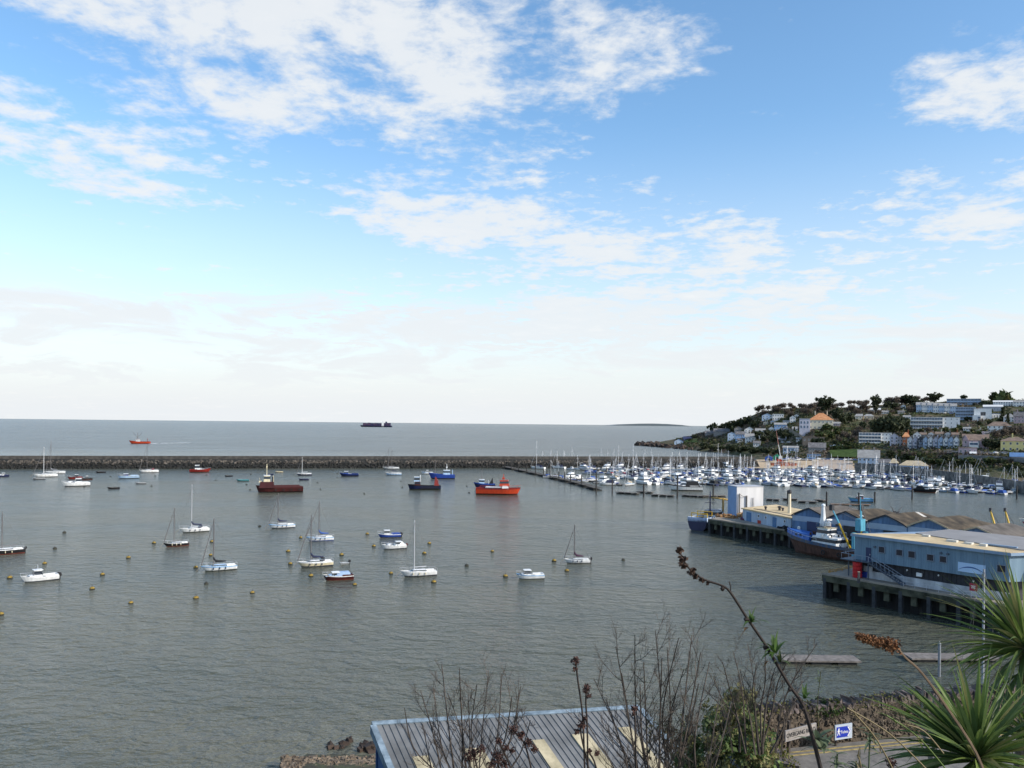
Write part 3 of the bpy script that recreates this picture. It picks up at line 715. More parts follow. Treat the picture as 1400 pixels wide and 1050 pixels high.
# --- by the marina
house('blue boatyard shed with a grey roof', 1071, 1091, 619.5, 612, 610, 'gable', W_blue, R_grey, 1, 4, name='boat_shed', cat='shed', wk=1, ww=2.6, wh=2.4)
house('low blue shed on the slipway', 1104, 1121.5, 627, 621, 619.5, 'flat', W_bright, R_slate, 1, 5, name='boat_shed', cat='shed')
house('dark slate roofed stone house above the low blue shed', 1106, 1128, 618.5, 612, 605.5, 'gable', W_stone, R_slate, 1, 5)
house('stone house with blue front and grey roof by the marina', 1174, 1201, 637.5, 626, 615.5, 'gable', W_blue, R_grey, 2, 5, chim=2)
house('long low slate building with blue windows by the marina', 1201.5, 1216, 639, 632.5, 628, 'gable', W_grey, R_slate, 1, 6, wk=1)
house('small pavilion with a tan pyramid roof by the marina', 1216.5, 1227.5, 641, 633, 627, 'hip', W_navy, R_tan, 1, 3, name='pavilion', cat='pavilion', wk=1)
house('white fronted pavilion with tan hipped roof on the harbour wall', 1231, 1267, 643, 636.5, 630, 'hip', W_bright, R_tan, 1, 5, name='pavilion', cat='pavilion', wh=1.2, ww=2)
# --- small parked cars
def car_proto(nm, paint):
    t = thing('parked_car', 'x', 'car', (0,0,0), 0, 'cars parked on the hillside')
    b = MB(); rg = []
    for x, z0, z1, w in ((-2.1,.4,.75,.75),(-1.9,.3,.85,.82),(-.9,.28,.9,.86),(.7,.28,.9,.86),(1.8,.3,.85,.82),(2.1,.38,.7,.72)): rg.append([(x,-w,z0),(x,w,z0),(x,w,z1),(x,-w,z1)])
    b.loft(rg)
    b.loft([[(-1.2,-.78,.88),(1.7,-.78,.88),(1.7,.78,.88),(-1.2,.78,.88)],[(-.45,-.62,1.42),(1.2,-.62,1.42),(1.2,.62,1.42),(-.45,.62,1.42)]])
    b.build('body', paint, t)
    b = MB(); b.loft([[(-1.08,-.795,.95),(1.6,-.795,.95),(1.6,.795,.95),(-1.08,.795,.95)],[(-.5,-.68,1.34),(1.22,-.68,1.34),(1.22,.68,1.34),(-.5,.68,1.34)]]); b.build('window', m_glass, t)
    for x in (-1.35, 1.3):
        for y in (-.82, .82):
            b = MB(); b.tube([(0,-.1,0),(0,.1,0)], .32, 10); b.build('wheel', W_dark, t, (x, y, .32))
    return t
P1 = car_proto('a', W_white); P2 = car_proto('b', mat('car_blue', (.06,.10,.25), .25, 0)); P3 = car_proto('c', mat('car_silver', (.45,.46,.48), .3, 0, metal=.5))
cars = [(1070,606,P1,'white car left of two on the lane below the cottages'),(1078,606,P1,'white car right of two on the lane below the cottages'),(1142,611,P1,'white car in the car park above the green bank'),(1150,610.5,P2,'blue car in the car park above the green bank'),(1135,611.5,P3,'silver car in the car park above the green bank'),
        (1292,566,P1,'white car parked below the upper terrace'),(1300,566.5,P2,'blue car parked below the upper terrace'),(1284,565.8,P3,'silver car parked below the upper terrace'),(1374,622,P3,'silver car on the road left of the blue bungalow'),(1362,621.5,P1,'white car on the road below the yellow house'),(1224,562,P1,'white car on the lane under the skyline trees')]
seen = set()
for px, py, src, lab in cars:
    p = hill(px, py)+Vector((0,0,.6)); p = p-p.normalized()*1.5
    o = copy_tree(src) if src.name in seen else src; seen.add(src.name)
    o.location = p; o.rotation_euler = (0,0,rnd(-.4,.4)+pi*(random.random() > .5)); o['label'] = lab
plant_trees()
# ============================================================ boats
def bm_(name, rgb, rough=.4, **k): return mat('paint_'+name, rgb, rough, k.pop('var', .14), 1.2, stretch=(1.6,1.6,.35), detail=6, **k)
B_white = bm_('white', (.74,.75,.75)); B_navy = bm_('navy', (.012,.020,.07)); B_black = bm_('black', (.015,.015,.018)); B_blue = bm_('blue', (.02,.06,.30)); B_red = bm_('red', (.20,.018,.014), .5, var=.25)
B_dred = bm_('dark_red', (.058,.009,.009), .5, var=.2); B_orange = bm_('orange_red', (.46,.045,.012), .5, var=.15); B_teal = bm_('teal', (.05,.22,.25), .5); B_grey = bm_('grey', (.28,.30,.32), .5); B_cream = bm_('cream', (.62,.55,.38)); B_sky = bm_('sky_blue', (.16,.36,.62)); B_lb = bm_('light_blue', (.35,.50,.68))
B_anti = bm_('antifouling', (.02,.025,.05), .7); B_antir = bm_('red_antifouling', (.16,.03,.02), .7); B_brown = bm_('rusty_brown', (.085,.040,.028), .8, var=.4); B_yellow = bm_('yellow', (.62,.38,.02), .6)
m_deck = mat('deck_paint', (.50,.50,.47), .8, .12, 1); m_teak = mat('deck_wood', (.22,.15,.09), .85, .2, 2); m_alu = mat('mast_alloy', (.55,.56,.58), .4, 0, metal=.3); m_dalu = mat('dark_mast', (.13,.12,.12), .5, 0); m_wmast = mat('white_mast', (.75,.75,.76), .4, 0)
m_wire = mat('rigging_wire', (.10,.10,.10), .6, 0); m_rope = mat('rope', (.25,.2,.13), .9, 0)
C_navy = mat('canvas_navy', (.018,.024,.065), .9, .1, 2); C_blue = mat('canvas_blue', (.03,.09,.33), .9, .1, 2); C_grey = mat('canvas_grey', (.25,.26,.28), .9, .1, 2); C_black = mat('canvas_black', (.015,.016,.018), .9, 0); C_red = mat('canvas_red', (.30,.02,.03), .9, 0); C_tan = mat('canvas_tan', (.5,.42,.3), .9, 0)
m_rub = mat('rubber', (.018,.018,.02), .75, 0); m_orange = mat('buoy_orange', (.75,.16,.02), .5, 0)

def hull_rings(L, B, fb, bow=1.5, stern=.85, rake=.12, flare=1.0, n=13, trise=0.05, full=.5):
    R = []
    for i in range(n):
        t = i/(n-1); x = -L/2+L*t
        if t < full: w = lerp(stern, 1, sin(t/full*pi/2))
        else: w = max(.02, cos((t-full)/(1-full)*pi/2)**.75)
        w *= B/2; zs = fb*(1+(bow-1)*max(0, (t-.25)/.75)**1.8+trise*(1-t))
        q = max(0, (t-.55)/.45)**2
        fl = 1-(.22+.25*q)*flare
        def X(z): return x-rake*L*q*(1-max(z, -.3)/zs)
        R.append((x, w, zs, [(X(zs), -w, zs), (X(zs*.8), -w*lerp(fl,1,.85), zs*.8), (X(.20*fb), -w*fl, .20*fb), (X(-.35), -w*fl*.6, -.35), (X(-.6), 0, -.6),
                  (X(-.35), w*fl*.6, -.35), (X(.20*fb), w*fl, .20*fb), (X(zs*.8), w*lerp(fl,1,.85), zs*.8), (X(zs), w, zs)]))
    return R
def make_hull(t, L, B, fb, mats, deckm=None, deckdrop=.06, **k):
    """mats: topsides, sheer band, bottom paint with the dark line at the water"""
    R = hull_rings(L, B, fb, **k); b = MB(); r = [q[3] for q in R]
    b.loft(r, closed=False, cap0=False, cap1=False, segm=[1,0,2,2,2,2,0,1])  # antifouling raised past the waterline, also standing in for the under-hull shadow
    o = len(b.v); st = r[0]; b.add(st, [tuple(range(len(st)))[::-1]], 0)
    b.build('hull', mats, t, smooth=False)
    b = MB(); b.loft([[(x-(.02*L if i == len(R)-1 else 0), -w*.97, zs-deckdrop), (x-(.02*L if i == len(R)-1 else 0), w*.97, zs-deckdrop)] for i, (x, w, zs, _) in enumerate(R)], closed=False, cap0=False, cap1=False)
    b.build('deck', deckm or m_deck, t)
    return R
def cabin(t, x0, x1, w0, w1, z0, h, m, front=.5, back=.1, top=.82, name='cabin', glass=(.45, .85), gm=None, round_=False, roofm=None):
    """x0 aft, x1 forward; sloped ends; a band of windows set into it"""
    b = MB()
    lo = [(x0,-w0,z0),(x1,-w1,z0),(x1,w1,z0),(x0,w0,z0)]
    hi = [(x0+back,-w0*top,z0+h),(x1-front,-w1*top,z0+h),(x1-front,w1*top,z0+h),(x0+back,w0*top,z0+h)]
    b.loft([lo, hi]); c = b.build(name, m, t)
    if roofm:
        r = MB(); cx = (hi[0][0]+hi[1][0])/2; r.box((cx, 0, z0+h+.05), (hi[1][0]-hi[0][0]+.4, (w0+w1)*top+.25, .1)); r.build('roof', roofm, c)
    if glass:
        g = MB(); a, e = glass
        P = [[tuple(Vector(lo[i]).lerp(Vector(hi[i]), k)+Vector((0,0,0))) for i in range(4)] for k in (a, e)]
        cx = (x0+x1)/2
        def out(p): return ((p[0]-cx)*1.012+cx, p[1]*1.02, p[2])
        g.loft([[out(p) for p in P[0]], [out(p) for p in P[1]]], cap0=False, cap1=False); g.build('window', gm or m_glass, c)
    return c
def rails(t, R, h=.55, i0=0, i1=None, r=.022, m=None, name='rail'):
    b = MB(); i1 = len(R)-1 if i1 is None else i1
    for s in (-1, 1):
        b.tube([(x, s*w*.94, zs+h) for x, w, zs, _ in R[i0:i1+1]], r, 4)
        for x, w, zs, _ in R[i0:i1+1:2]: b.tube([(x, s*w*.94, zs-.02), (x, s*w*.94, zs+h)], r, 4)
    x, w, zs, _ = R[i1]; b.tube([(x, -w*.94, zs+h), (x+.1, 0, zs+h+.05), (x, w*.94, zs+h)], r, 4)
    return b.build(name, m or m_alu, t)
def outboard(t, x, y=0, z=.5, s=1.0, m=None):
    b = MB(); b.loft([[(x-.35*s,y-.16*s,z+.3*s),(x+.15*s,y-.2*s,z+.3*s),(x+.15*s,y+.2*s,z+.3*s),(x-.35*s,y+.16*s,z+.3*s)],[(x-.5*s,y-.22*s,z+.55*s),(x+.12*s,y-.22*s,z+.6*s),(x+.12*s,y+.22*s,z+.6*s),(x-.5*s,y+.22*s,z+.55*s)],[(x-.4*s,y-.18*s,z+.95*s),(x+.02*s,y-.18*s,z+1.0*s),(x+.02*s,y+.18*s,z+1.0*s),(x-.4*s,y+.18*s,z+.95*s)]])
    b.box((x-.15*s, y, z-.2*s), (.22*s, .14*s, 1.1*s)); b.build('outboard_motor', m or C_black, t)
def rig(t, xm, zd, H, L, xb, xst, zb, mm, cover, boom=.36, furl=True, zbm=1.0, stern_z=1.0, mr=.11, cov_r=.17, bowm=None):
    b = MB(); b.tube([(xm,0,zd-.3),(xm,0,H)], [mr, mr*.75], 6)
    for q in (.52, .8): b.tube([(xm,-.9,H*q),(xm,.9,H*q)], .035, 4)
    mast = b.build('mast', mm, t)
    bz = zd+zbm; bl = boom*L
    b = MB(); b.tube([(xm-.1,0,bz),(xm-bl,0,bz+.05)], .07, 5); bo = b.build('boom', mm, t)
    if cover:
        b = MB(); b.tube([(xm+.05,0,bz+1.1),(xm-.12,0,bz+.7),(xm-.5,0,bz+.28),(xm-bl*.5,0,bz+.18),(xm-bl*.97,0,bz+.12)], [.1,.2,cov_r*1.5,cov_r*1.15,cov_r*.6], 6); b.build('sail_cover', cover, bo)
    b = MB()
    b.tube([(xst,0,stern_z),(xm,0,H)], .022, 3)
    for s in (-1, 1): b.tube([(xm-.15,s*1.15,zd),(xm,s*.9,H*.8),(xm,0,H*.97)], .018, 3)
    if not furl: b.tube([(xb,0,zb),(xm,0,H*.96)], .022, 3)
    b.build('rigging', m_wire, t)
    if furl:
        b = MB(); p = Vector((xb,0,zb)); q = Vector((xm,0,H*.95)); b.tube([p, p.lerp(q,.05), p.lerp(q,.8), q], [.05,.11,.06,.03], 5); b.build('furled_jib', bowm or m_dalu, t)
def place(bow, stern, py, ang=0):
    """water point, length and heading for a boat lying between two picture columns (bow, stern)"""
    p = at((bow+stern)/2, py, 0); D = p.y; L = abs(bow-stern)*D/F
    v = Vector((p.x, p.y, 0)).normalized(); left = Vector((-v.y, v.x, 0)); d = left if bow < stern else -left
    d = d*cos(radians(ang))-v*sin(radians(ang))            # ang > 0: bow swings towards the viewer
    return p, L/max(.6, cos(radians(ang)))*.97, atan2(d.y, d.x)
def sloop(label, bow, stern, py, mtop, ang=8, hull=(0,0,0), cover=None, mm=None, xm=.08, outb=False, furl=True, jib=None, group='yachts on moorings in the harbour', tinted=True, dodger=None, cabm=None, mx=None, boom=.36, yawl=False):
    p, L, rz = place(bow, stern, py, ang); B = L*.32; fb = L*.115
    t = thing('sailing_yacht', label, 'sailing boat', p, rz, group)
    R = make_hull(t, L, B, fb, hull, bow=1.35, stern=.68, rake=.14)
    if mx is not None: xm = ((bow+stern)/2-mx)/(abs(bow-stern))*(1 if bow < stern else -1)
    H = (py-mtop)*p.y/F; X = xm*L
    c = cabin(t, -L*.22, L*.24, B*.30, B*.2, fb*1.0, L*.055, cabm or B_white, .12*L, .02*L, .85, 'coachroof', (.3,.8))
    b = MB()
    for s in (-1,1): b.box((-L*.34, s*B*.27, fb+.12), (L*.24, .18, .3))
    b.build('cockpit_coaming', B_white, t)
    rig(t, X, fb+L*.05, H, L, L*.48, -L*.48, fb*1.42, mm or m_dalu, cover, boom=boom, furl=furl, zbm=L*.07, stern_z=fb, bowm=jib)
    if dodger: cabin(t, -L*.26, -L*.1, B*.28, B*.26, fb+L*.03, L*.085, dodger, .08*L, .0, .85, 'sprayhood', (.35,.8))
    rails(t, R, .6, 0, 12)
    b = MB()
    for i in (4, 6, 8):
        for sd_ in (-1, 1): x, w, zs, _ = R[i]; b.lathe((x, sd_*(w+.06), zs*.35), [(.02,0),(.1,.06),(.1,.4),(.02,.48)], 6)
    b.build('fenders', C_navy if cover else B_cream, t)
    b = MB(); b.box((-L*.5,0,.1), (.25,.08,1.2)); b.build('rudder', hull[2], t)
    if outb: outboard(t, -L*.5, .3, fb*.6, .9)
    b = MB(); q = L*.48; b.tube([(q,0,fb*1.3),(q+L*.16,0,-.1)], .03, 4); b.build('mooring_rope', m_rope, t)
    return t
def cuddy(label, bow, stern, py, ang, hull, cabm=None, canopy=None, outb=1, motor=None, cab=(-.12, .34), ch=.16, group='motor boats on moorings in the harbour', wheel=False, deckm=None, fbk=.13, roofm=None, open_aft=True, name='motor_boat', mast=False, bowh=1.5):
    p, L, rz = place(bow, stern, py, ang); B = L*.36; fb = L*fbk
    t = thing(name, label, 'motor boat', p, rz, group)
    R = make_hull(t, L, B, fb, hull, deckm, bow=bowh, stern=.9, rake=.12)
    x0, x1 = cab[0]*L, cab[1]*L
    if ch:
        cabin(t, x1-.30*L if not wheel else x0, x1, B*.38, B*.2, fb*1.02, L*.065, cabm or B_white, .14*L, 0, .8, 'foredeck_cabin', (.35,.8))
        cabin(t, x0, x0+L*.26, B*.37, B*.33, fb, L*ch, cabm or B_white, .07*L, .01*L, .86, 'wheelhouse', (.36,.9), roofm=roofm or B_white)
    if canopy: cabin(t, -L*.42, x0+L*.10, B*.42, B*.38, fb, L*.13, canopy, .05*L, .06*L, .82, 'canopy', None)
    b = MB()
    for s in (-1,1): b.box((-L*.3, s*B*.4, fb+.1), (L*.34, .12, .35))
    b.box((-L*.47, 0, fb+.1), (.12, B*.8, .35)); b.build('coaming', hull[0], t)
    rails(t, R, .5, 6, 12)
    for i in range(outb): outboard(t, -L*.5-.05, (i-(outb-1)/2)*.7, fb*.35, L*.15, motor)
    if mast:
        b = MB(); b.tube([(x0+L*.1,0,fb+L*ch),(x0+L*.1,0,fb+L*ch+L*.16)], .05, 5); b.tube([(x0+L*.1,-.5,fb+L*ch+L*.1),(x0+L*.1,.5,fb+L*ch+L*.1)], .03, 4); b.build('mast', m_alu, t)
    return t
def dinghy(label, bow, stern, py, ang, m, inner=None, outb=False, rib=False):
    p, L, rz = place(bow, stern, py, ang); B = L*.4; fb = max(.4, L*.13)
    t = thing('dinghy', label, 'dinghy', p, rz, 'small dinghies on moorings')
    if rib:
        b = MB()
        b.tube([(-L/2,-B*.42,.3),(L*.2,-B*.42,.32),(L*.42,-B*.2,.42),(L*.5,0,.5),(L*.42,B*.2,.42),(L*.2,B*.42,.32),(-L/2,B*.42,.3)], B*.15, 8); b.build('inflatable_tube', m, t)
        b = MB(); b.box((-.05*L,0,.15), (L*.8,B*.7,.1)); b.build('floor', m_deck, t)
    else:
        make_hull(t, L, B, fb, (m,m,B_anti), inner or m_teak, deckdrop=fb*.6, bow=1.35, stern=.8, n=9)
        b = MB()
        for x in (-.25,.08): b.box((x*L,0,fb*.75), (.3,B*.9,.06))
        b.build('thwart', m_teak, t)
    if outb: outboard(t, -L/2, 0, .15, .8)
    return t
WH = (B_white, B_white, B_anti); WB = (B_white, B_sky, B_anti); BK = (B_black, B_black, B_antir)
# --- yachts near to far
sloop('sleek white sloop with bare boom, nearest yacht to the camera', 546, 597, 787, 711, 14, WH, None, mm=m_alu, mx=566, furl=False, boom=.33)
sloop('white sloop with light blue coachroof and dark boom cover, left foreground', 275, 323, 779.5, 708, 10, (B_white,B_sky,B_black), C_black, mx=292, cabm=B_lb)
sloop('cream decked ketch rigged sloop with navy cover and cluttered cockpit', 406, 455, 774, 704, 12, (B_cream,B_white,B_navy), C_navy, mx=425, dodger=C_black)
sloop('white and blue sloop with blue boom cover, behind the cream decked one', 418, 456, 739, 685, 10, (B_white,B_sky,B_blue), C_blue, mx=436)
sloop('white sloop with navy cover moored between the red workboat and the cream yacht', 367, 403, 721.5, 674, 10, (B_white,B_sky,B_navy), C_navy, mx=380)
sloop('white yacht with dark waterline and navy cover, upper left', 246, 285, 727, 662, 12, (B_white,B_white,B_black), C_navy, mx=262, furl=False, mm=m_alu, dodger=C_navy)
sloop('small black hulled yacht with dark mast, left of the white ones', 224, 257, 746.5, 694, 8, BK, None, mx=238)
sloop('small white yacht with maroon boom cover, right of the white motorboat', 770, 807, 769.5, 717, 10, WH, mat('canvas_plum', (.06,.02,.05), .9, 0), mx=785, outb=True)
sloop('white yacht with tall mast near the breakwater at far left', 47, 77, 652, 611, 6, WH, None, mm=m_wmast, mx=60)
sloop('white yacht half hidden behind the far left tall masted one', 64, 88, 647.5, 603, -8, WH, C_grey, mm=m_dalu, mx=70)
sloop('white yacht with a red sprayhood close to the breakwater', 191, 216, 646, 607, 8, WH, None, mx=201, dodger=C_red, mm=m_dalu)
sloop('navy hulled yacht close under the breakwater above the red workboat', 405, 426, 650, 625, 6, (B_navy,B_white,B_anti), None, mm=m_wmast, mx=413)
sloop('dark hulled yacht touching the breakwater, rear of a pair', 523, 546, 642, 613, 4, (B_grey,B_white,B_anti), None, mm=m_dalu, mx=531)
sloop('light blue hulled yacht, front of the pair below the breakwater', 526, 549, 649.5, 614, 4, (B_lb,B_white,B_navy), C_navy, mm=m_dalu, mx=535.5)
# --- motor boats
cuddy('white fishing motorboat with twin black outboards at lower left', 31, 77, 794, 12, WH, outb=2, cab=(-.05,.40), ch=.20, mast=True)
cuddy('white and blue pilothouse motorboat in the middle of the water', 705, 744, 791, 14, WB, outb=0, cab=(.0,.42), ch=.17)
cuddy('white cabin cruiser with long windows and swim platform', 521, 555, 750, 16, (B_white,B_white,B_navy), outb=1, cab=(-.3,.38), ch=.14, canopy=B_white, motor=B_dred)
cuddy('royal blue motorboat with large black outboards behind the white cruiser', 516, 548, 734.5, 10, (B_blue,B_white,B_anti), outb=2, cab=(.0,.36), ch=.17)
cuddy('dark red launch with a pale blue canvas cover', 441, 483, 792.5, 10, (B_dred,B_white,B_antir), cabm=B_lb, canopy=mat('canvas_pale', (.30,.42,.60), .8, .1, 2), outb=0, ch=.12, cab=(-.02,.42), deckm=m_teak)
cuddy('large white motor cruiser in front of the dark workboat at far left', 86, 121, 664.5, 8, WH, outb=0, cab=(-.2,.4), ch=.17, roofm=B_white)
cuddy('grey blue open boat with a bright blue hood near the breakwater', 161, 189, 654, 8, (B_lb,B_grey,B_anti), outb=0, cab=(.0,.3), ch=.10, cabm=B_blue)
cuddy('small red workboat with white wheelhouse near the breakwater', 288, 260, 645.5, 6, (B_red,B_red,B_black), outb=0, cab=(-.25,.2), ch=.22)
cuddy('navy motor launch with low cabin near the breakwater', 464, 490, 651, 6, (B_navy,B_blue,B_anti), outb=0, cab=(.05,.36), ch=.13, cabm=B_blue)
cuddy('red hulled cabin boat behind the large white motor cruiser', 93, 112, 655, 6, (B_red,B_dred,B_black), outb=0, cab=(-.2,.3), ch=.2, cabm=B_dred)
cuddy('black inflatable workboat beside the red cabin boat', 112, 125, 656, 20, BK, outb=1, cab=(-.1,.2), ch=.25, cabm=B_black)
cuddy('dark motorboat with white cabin cut by the left edge below the breakwater', -6, 11, 652, 8, (B_navy,B_navy,B_anti), outb=0, cab=(-.2,.3), ch=.18)
sloop('dark hulled yacht with white cabin cut by the left edge of the photo', -18, 30, 757.5, 700, 8, BK, None, mx=3, outb=True, furl=False, mm=m_dalu)
cuddy('small white and blue boat behind the bright blue trawler', 576, 592, 648, 6, WB, outb=0, cab=(-.1,.3), ch=.2)
dinghy('white and black dinghy below the far left yachts', 45, 61, 655.5, 6, B_grey)
dinghy('black dinghy right of the red cabin boat, close to the breakwater', 131, 144, 646.5, 4, B_black)
dinghy('dark dinghy below the grey blue open boat', 147, 163, 668.5, 6, B_black)
dinghy('pale dinghy below the yacht with the red sprayhood', 185, 199, 661.5, 6, B_grey)
dinghy('dark green dinghy right of the small red workboat', 307, 318, 651.5, 5, B_black)
dinghy('teal dinghy left of the big red workboat', 323, 340, 658, 5, B_teal)
dinghy('dark blue dinghy behind the big red workboat', 362, 374, 649.5, 5, B_navy)
dinghy('tan dinghy behind the big red workboat', 376, 387, 646, 5, B_cream)
dinghy('navy dinghy beneath the navy hulled yacht', 408, 422, 656.5, 5, B_navy)
dinghy('small grey inflatable dinghy with outboard above the dark red launch', 464, 477, 771.5, 14, B_grey, outb=True, rib=True)

# --- working boats: shared pieces
def gantry(t, x, w, z0, h, m, r=.12, name='gantry', lean=0):
    b = MB(); b.tube([(x,-w,z0),(x+lean,-w,z0+h),(x+lean,w,z0+h),(x,w,z0)], r, 5); b.tube([(x+lean*.6,-w,z0+h*.6),(x+lean*.6,w,z0+h*.6)], r*.7, 4); b.build(name, m, t)
def tyres(t, R, idx, side, z=.6, r=.35):
    for i in idx:
        x, w, zs, _ = R[i]; b = MB(); n = 8
        ring = []
        for k in range(n+1):
            a = 2*pi*k/n; ring.append(Vector((cos(a)*r, 0, sin(a)*r)))
        b.tube(ring, .12, 5, cap=False); b.build('tyre_fender', m_rub, t, (x, side*(w+.1), z))
# big red workboat: wheelhouse forward (left), long low after deck
p, L, rz = place(350, 414, 673, 3)
t = thing('work_boat', 'big red workboat with high wheelhouse and long empty deck', 'work boat', p, rz, 'working boats in the outer harbour')
R = make_hull(t, L, L*.24, 2.3, (B_dred,B_dred,B_black), m_teak, deckdrop=.9, bow=1.35, stern=.95, rake=.06, full=.7)
cabin(t, L*.12, L*.44, 2.9, 1.7, 2.0, 2.6, B_dred, .8, .1, .95, 'deckhouse', None)
cabin(t, L*.20, L*.34, 2.1, 1.9, 4.6, 2.6, B_cream, .3, .1, .88, 'wheelhouse', (.45,.85), roofm=B_white)
b = MB(); b.tube([(L*.27,0,7),(L*.27,0,12)], .16, 5); b.tube([(L*.27,-1.2,10),(L*.27,1.2,10)], .08, 4); b.box((L*.27,0,10.8), (.5,.5,.6)); b.build('mast', B_cream, t)
b = MB(); b.tube([(L*.14,1,4.4),(L*.14,1,6.6)], .35, 8); b.build('funnel', B_black, t)
gantry(t, L*.13, 1.9, 4.4, 2.6, B_cream, .12)
b = MB(); b.tube([(L*.40,0,4),(L*.42,0,6.2)], .1, 5); b.box((L*.40,0,4.5), (1.2,1.6,.9)); b.build('anchor_winch', B_cream, t)
b = MB()
for s in (-1,1): b.box((-L*.16, s*L*.115, 2.55), (L*.55, .18, .75))
b.build('bulwark', B_dred, t)
b = MB(); b.box((-L*.1,0,1.75), (L*.35, 3, .5)); b.build('hatch', B_dred, t)
tyres(t, R, (1,3,5,7), -1, 1.2); tyres(t, R, (1,3,5,7), 1, 1.2)
# orange red pilot boat, bow right
p, L, rz = place(713, 650, 676, 3)
t = thing('work_boat', 'bright orange red pilot boat with orange wheelhouse aft of its bow', 'work boat', p, rz, 'working boats in the outer harbour')
R = make_hull(t, L, L*.24, 2.4, (B_orange,B_red,B_dred), B_red, deckdrop=.5, bow=1.3, stern=.9, rake=.08, full=.6, trise=.15)
cabin(t, -L*.30, L*.10, 2.0, 2.0, 2.0, 1.3, B_white, .3, .3, .92, 'deckhouse', (.35,.8))
cabin(t, L*.08, L*.22, 2.2, 2.0, 2.2, 1.6, B_white, .3, .2, .95, 'lower_house', None)
cabin(t, L*.02, L*.24, 1.9, 1.7, 3.7, 2.3, B_orange, .5, .3, .85, 'wheelhouse', (.45,.85), roofm=B_orange)
b = MB(); b.tube([(L*.11,0,6),(L*.11,0,8.6)], .14, 5); b.box((L*.11,0,6.9), (1.2,1.0,.6)); b.tube([(L*.11,-.9,7.6),(L*.11,.9,7.6)], .07, 4); b.build('mast', B_orange, t)
rails(t, R, .8, 1, 12, .03, B_orange)
# small blue fishing boat behind it, bow left
p, L, rz = place(647, 677, 667, 6)
t = thing('fishing_boat', 'small navy fishing boat with dark flag behind the orange pilot boat', 'fishing boat', p, rz, 'fishing boats in the outer harbour')
R = make_hull(t, L, L*.34, 1.9, (B_navy,B_blue,B_black), m_deck, deckdrop=.5, bow=1.4, stern=.9)
cabin(t, L*.0, L*.26, 1.3, 1.1, 1.7, 2.2, B_lb, .3, .1, .9, 'wheelhouse', (.5,.85), roofm=B_white)
b = MB(); b.tube([(L*.12,0,3.5),(L*.12,0,8.5)], .1, 5); b.build('mast', m_dalu, t)
b = MB(); b.tube([(-L*.42,0,1.5),(-L*.36,0,5.0)], .06, 4); b.extr([(-L*.40,0,4.6),(-L*.42,0,1.9),(-L*.22,0,1.9)], (0,-.05,0), (0,.05,0)); b.build('flag', B_black, t)
gantry(t, -L*.2, 1.2, 1.6, 1.8, B_white, .06)
# bright blue trawler
p, L, rz = place(585, 622, 654.5, 4)
t = thing('fishing_boat', 'bright blue trawler with masts near the breakwater', 'fishing boat', p, rz, 'fishing boats in the outer harbour')
R = make_hull(t, L, L*.3, 2.2, (B_blue,B_blue,B_black), m_deck, deckdrop=.6, bow=1.6, stern=.95)
cabin(t, -L*.32, -L*.06, 1.8, 1.7, 2.0, 2.6, B_lb, .3, .1, .9, 'wheelhouse', (.5,.85), roofm=B_white)
b = MB(); b.tube([(L*.24,0,2),(L*.24,0,9.5)], .14, 5); b.tube([(L*.24,0,8.6),(-L*.1,0,5)], .03, 3); b.build('foremast', m_dalu, t)
b = MB(); b.tube([(-L*.2,0,4),(-L*.2,0,8)], .12, 5); b.tube([(-L*.2,-1,7),(-L*.2,1,7)], .05, 4); b.box((-L*.2,0,6.2), (.8,.8,.5)); b.build('mast', B_white, t)
gantry(t, -L*.42, 1.5, 1.8, 3.0, B_lb, .1)
# dark workboat with red A frame
p, L, rz = place(557, 603, 669, 3)
t = thing('work_boat', 'dark workboat with white wheelhouse frame and red stern crane', 'work boat', p, rz, 'working boats in the outer harbour')
R = make_hull(t, L, L*.26, 1.7, (B_navy,B_black,B_black), m_teak, deckdrop=.3, bow=1.4, stern=.95, full=.75, rake=.05)
cabin(t, L*.12, L*.30, 1.5, 1.4, 1.5, 2.1, B_dred, .2, .1, .95, 'wheelhouse', (.5,.85))
cabin(t, L*.14, L*.32, 1.2, 1.1, 3.6, 2.0, B_lb, .3, .1, .85, 'bridge', (.3,.85), roofm=B_white)
gantry(t, L*.12, 1.4, 3.4, 3.0, B_white, .1)
b = MB(); b.loft([[(-L*.46,-.5,1.6),(-L*.30,-.5,1.6),(-L*.30,.5,1.6),(-L*.46,.5,1.6)],[(-L*.36,-.25,5.6),(-L*.33,-.25,5.6),(-L*.33,.25,5.6),(-L*.36,.25,5.6)]]); b.tube([(-L*.34,0,5.4),(-L*.45,0,3.2)], .15, 5); b.build('crane', B_red, t)
tyres(t, R, (1,2,3,4,5,6,7), -1, .8, .4); tyres(t, R, (1,2,3,4,5,6,7), 1, .8, .4)
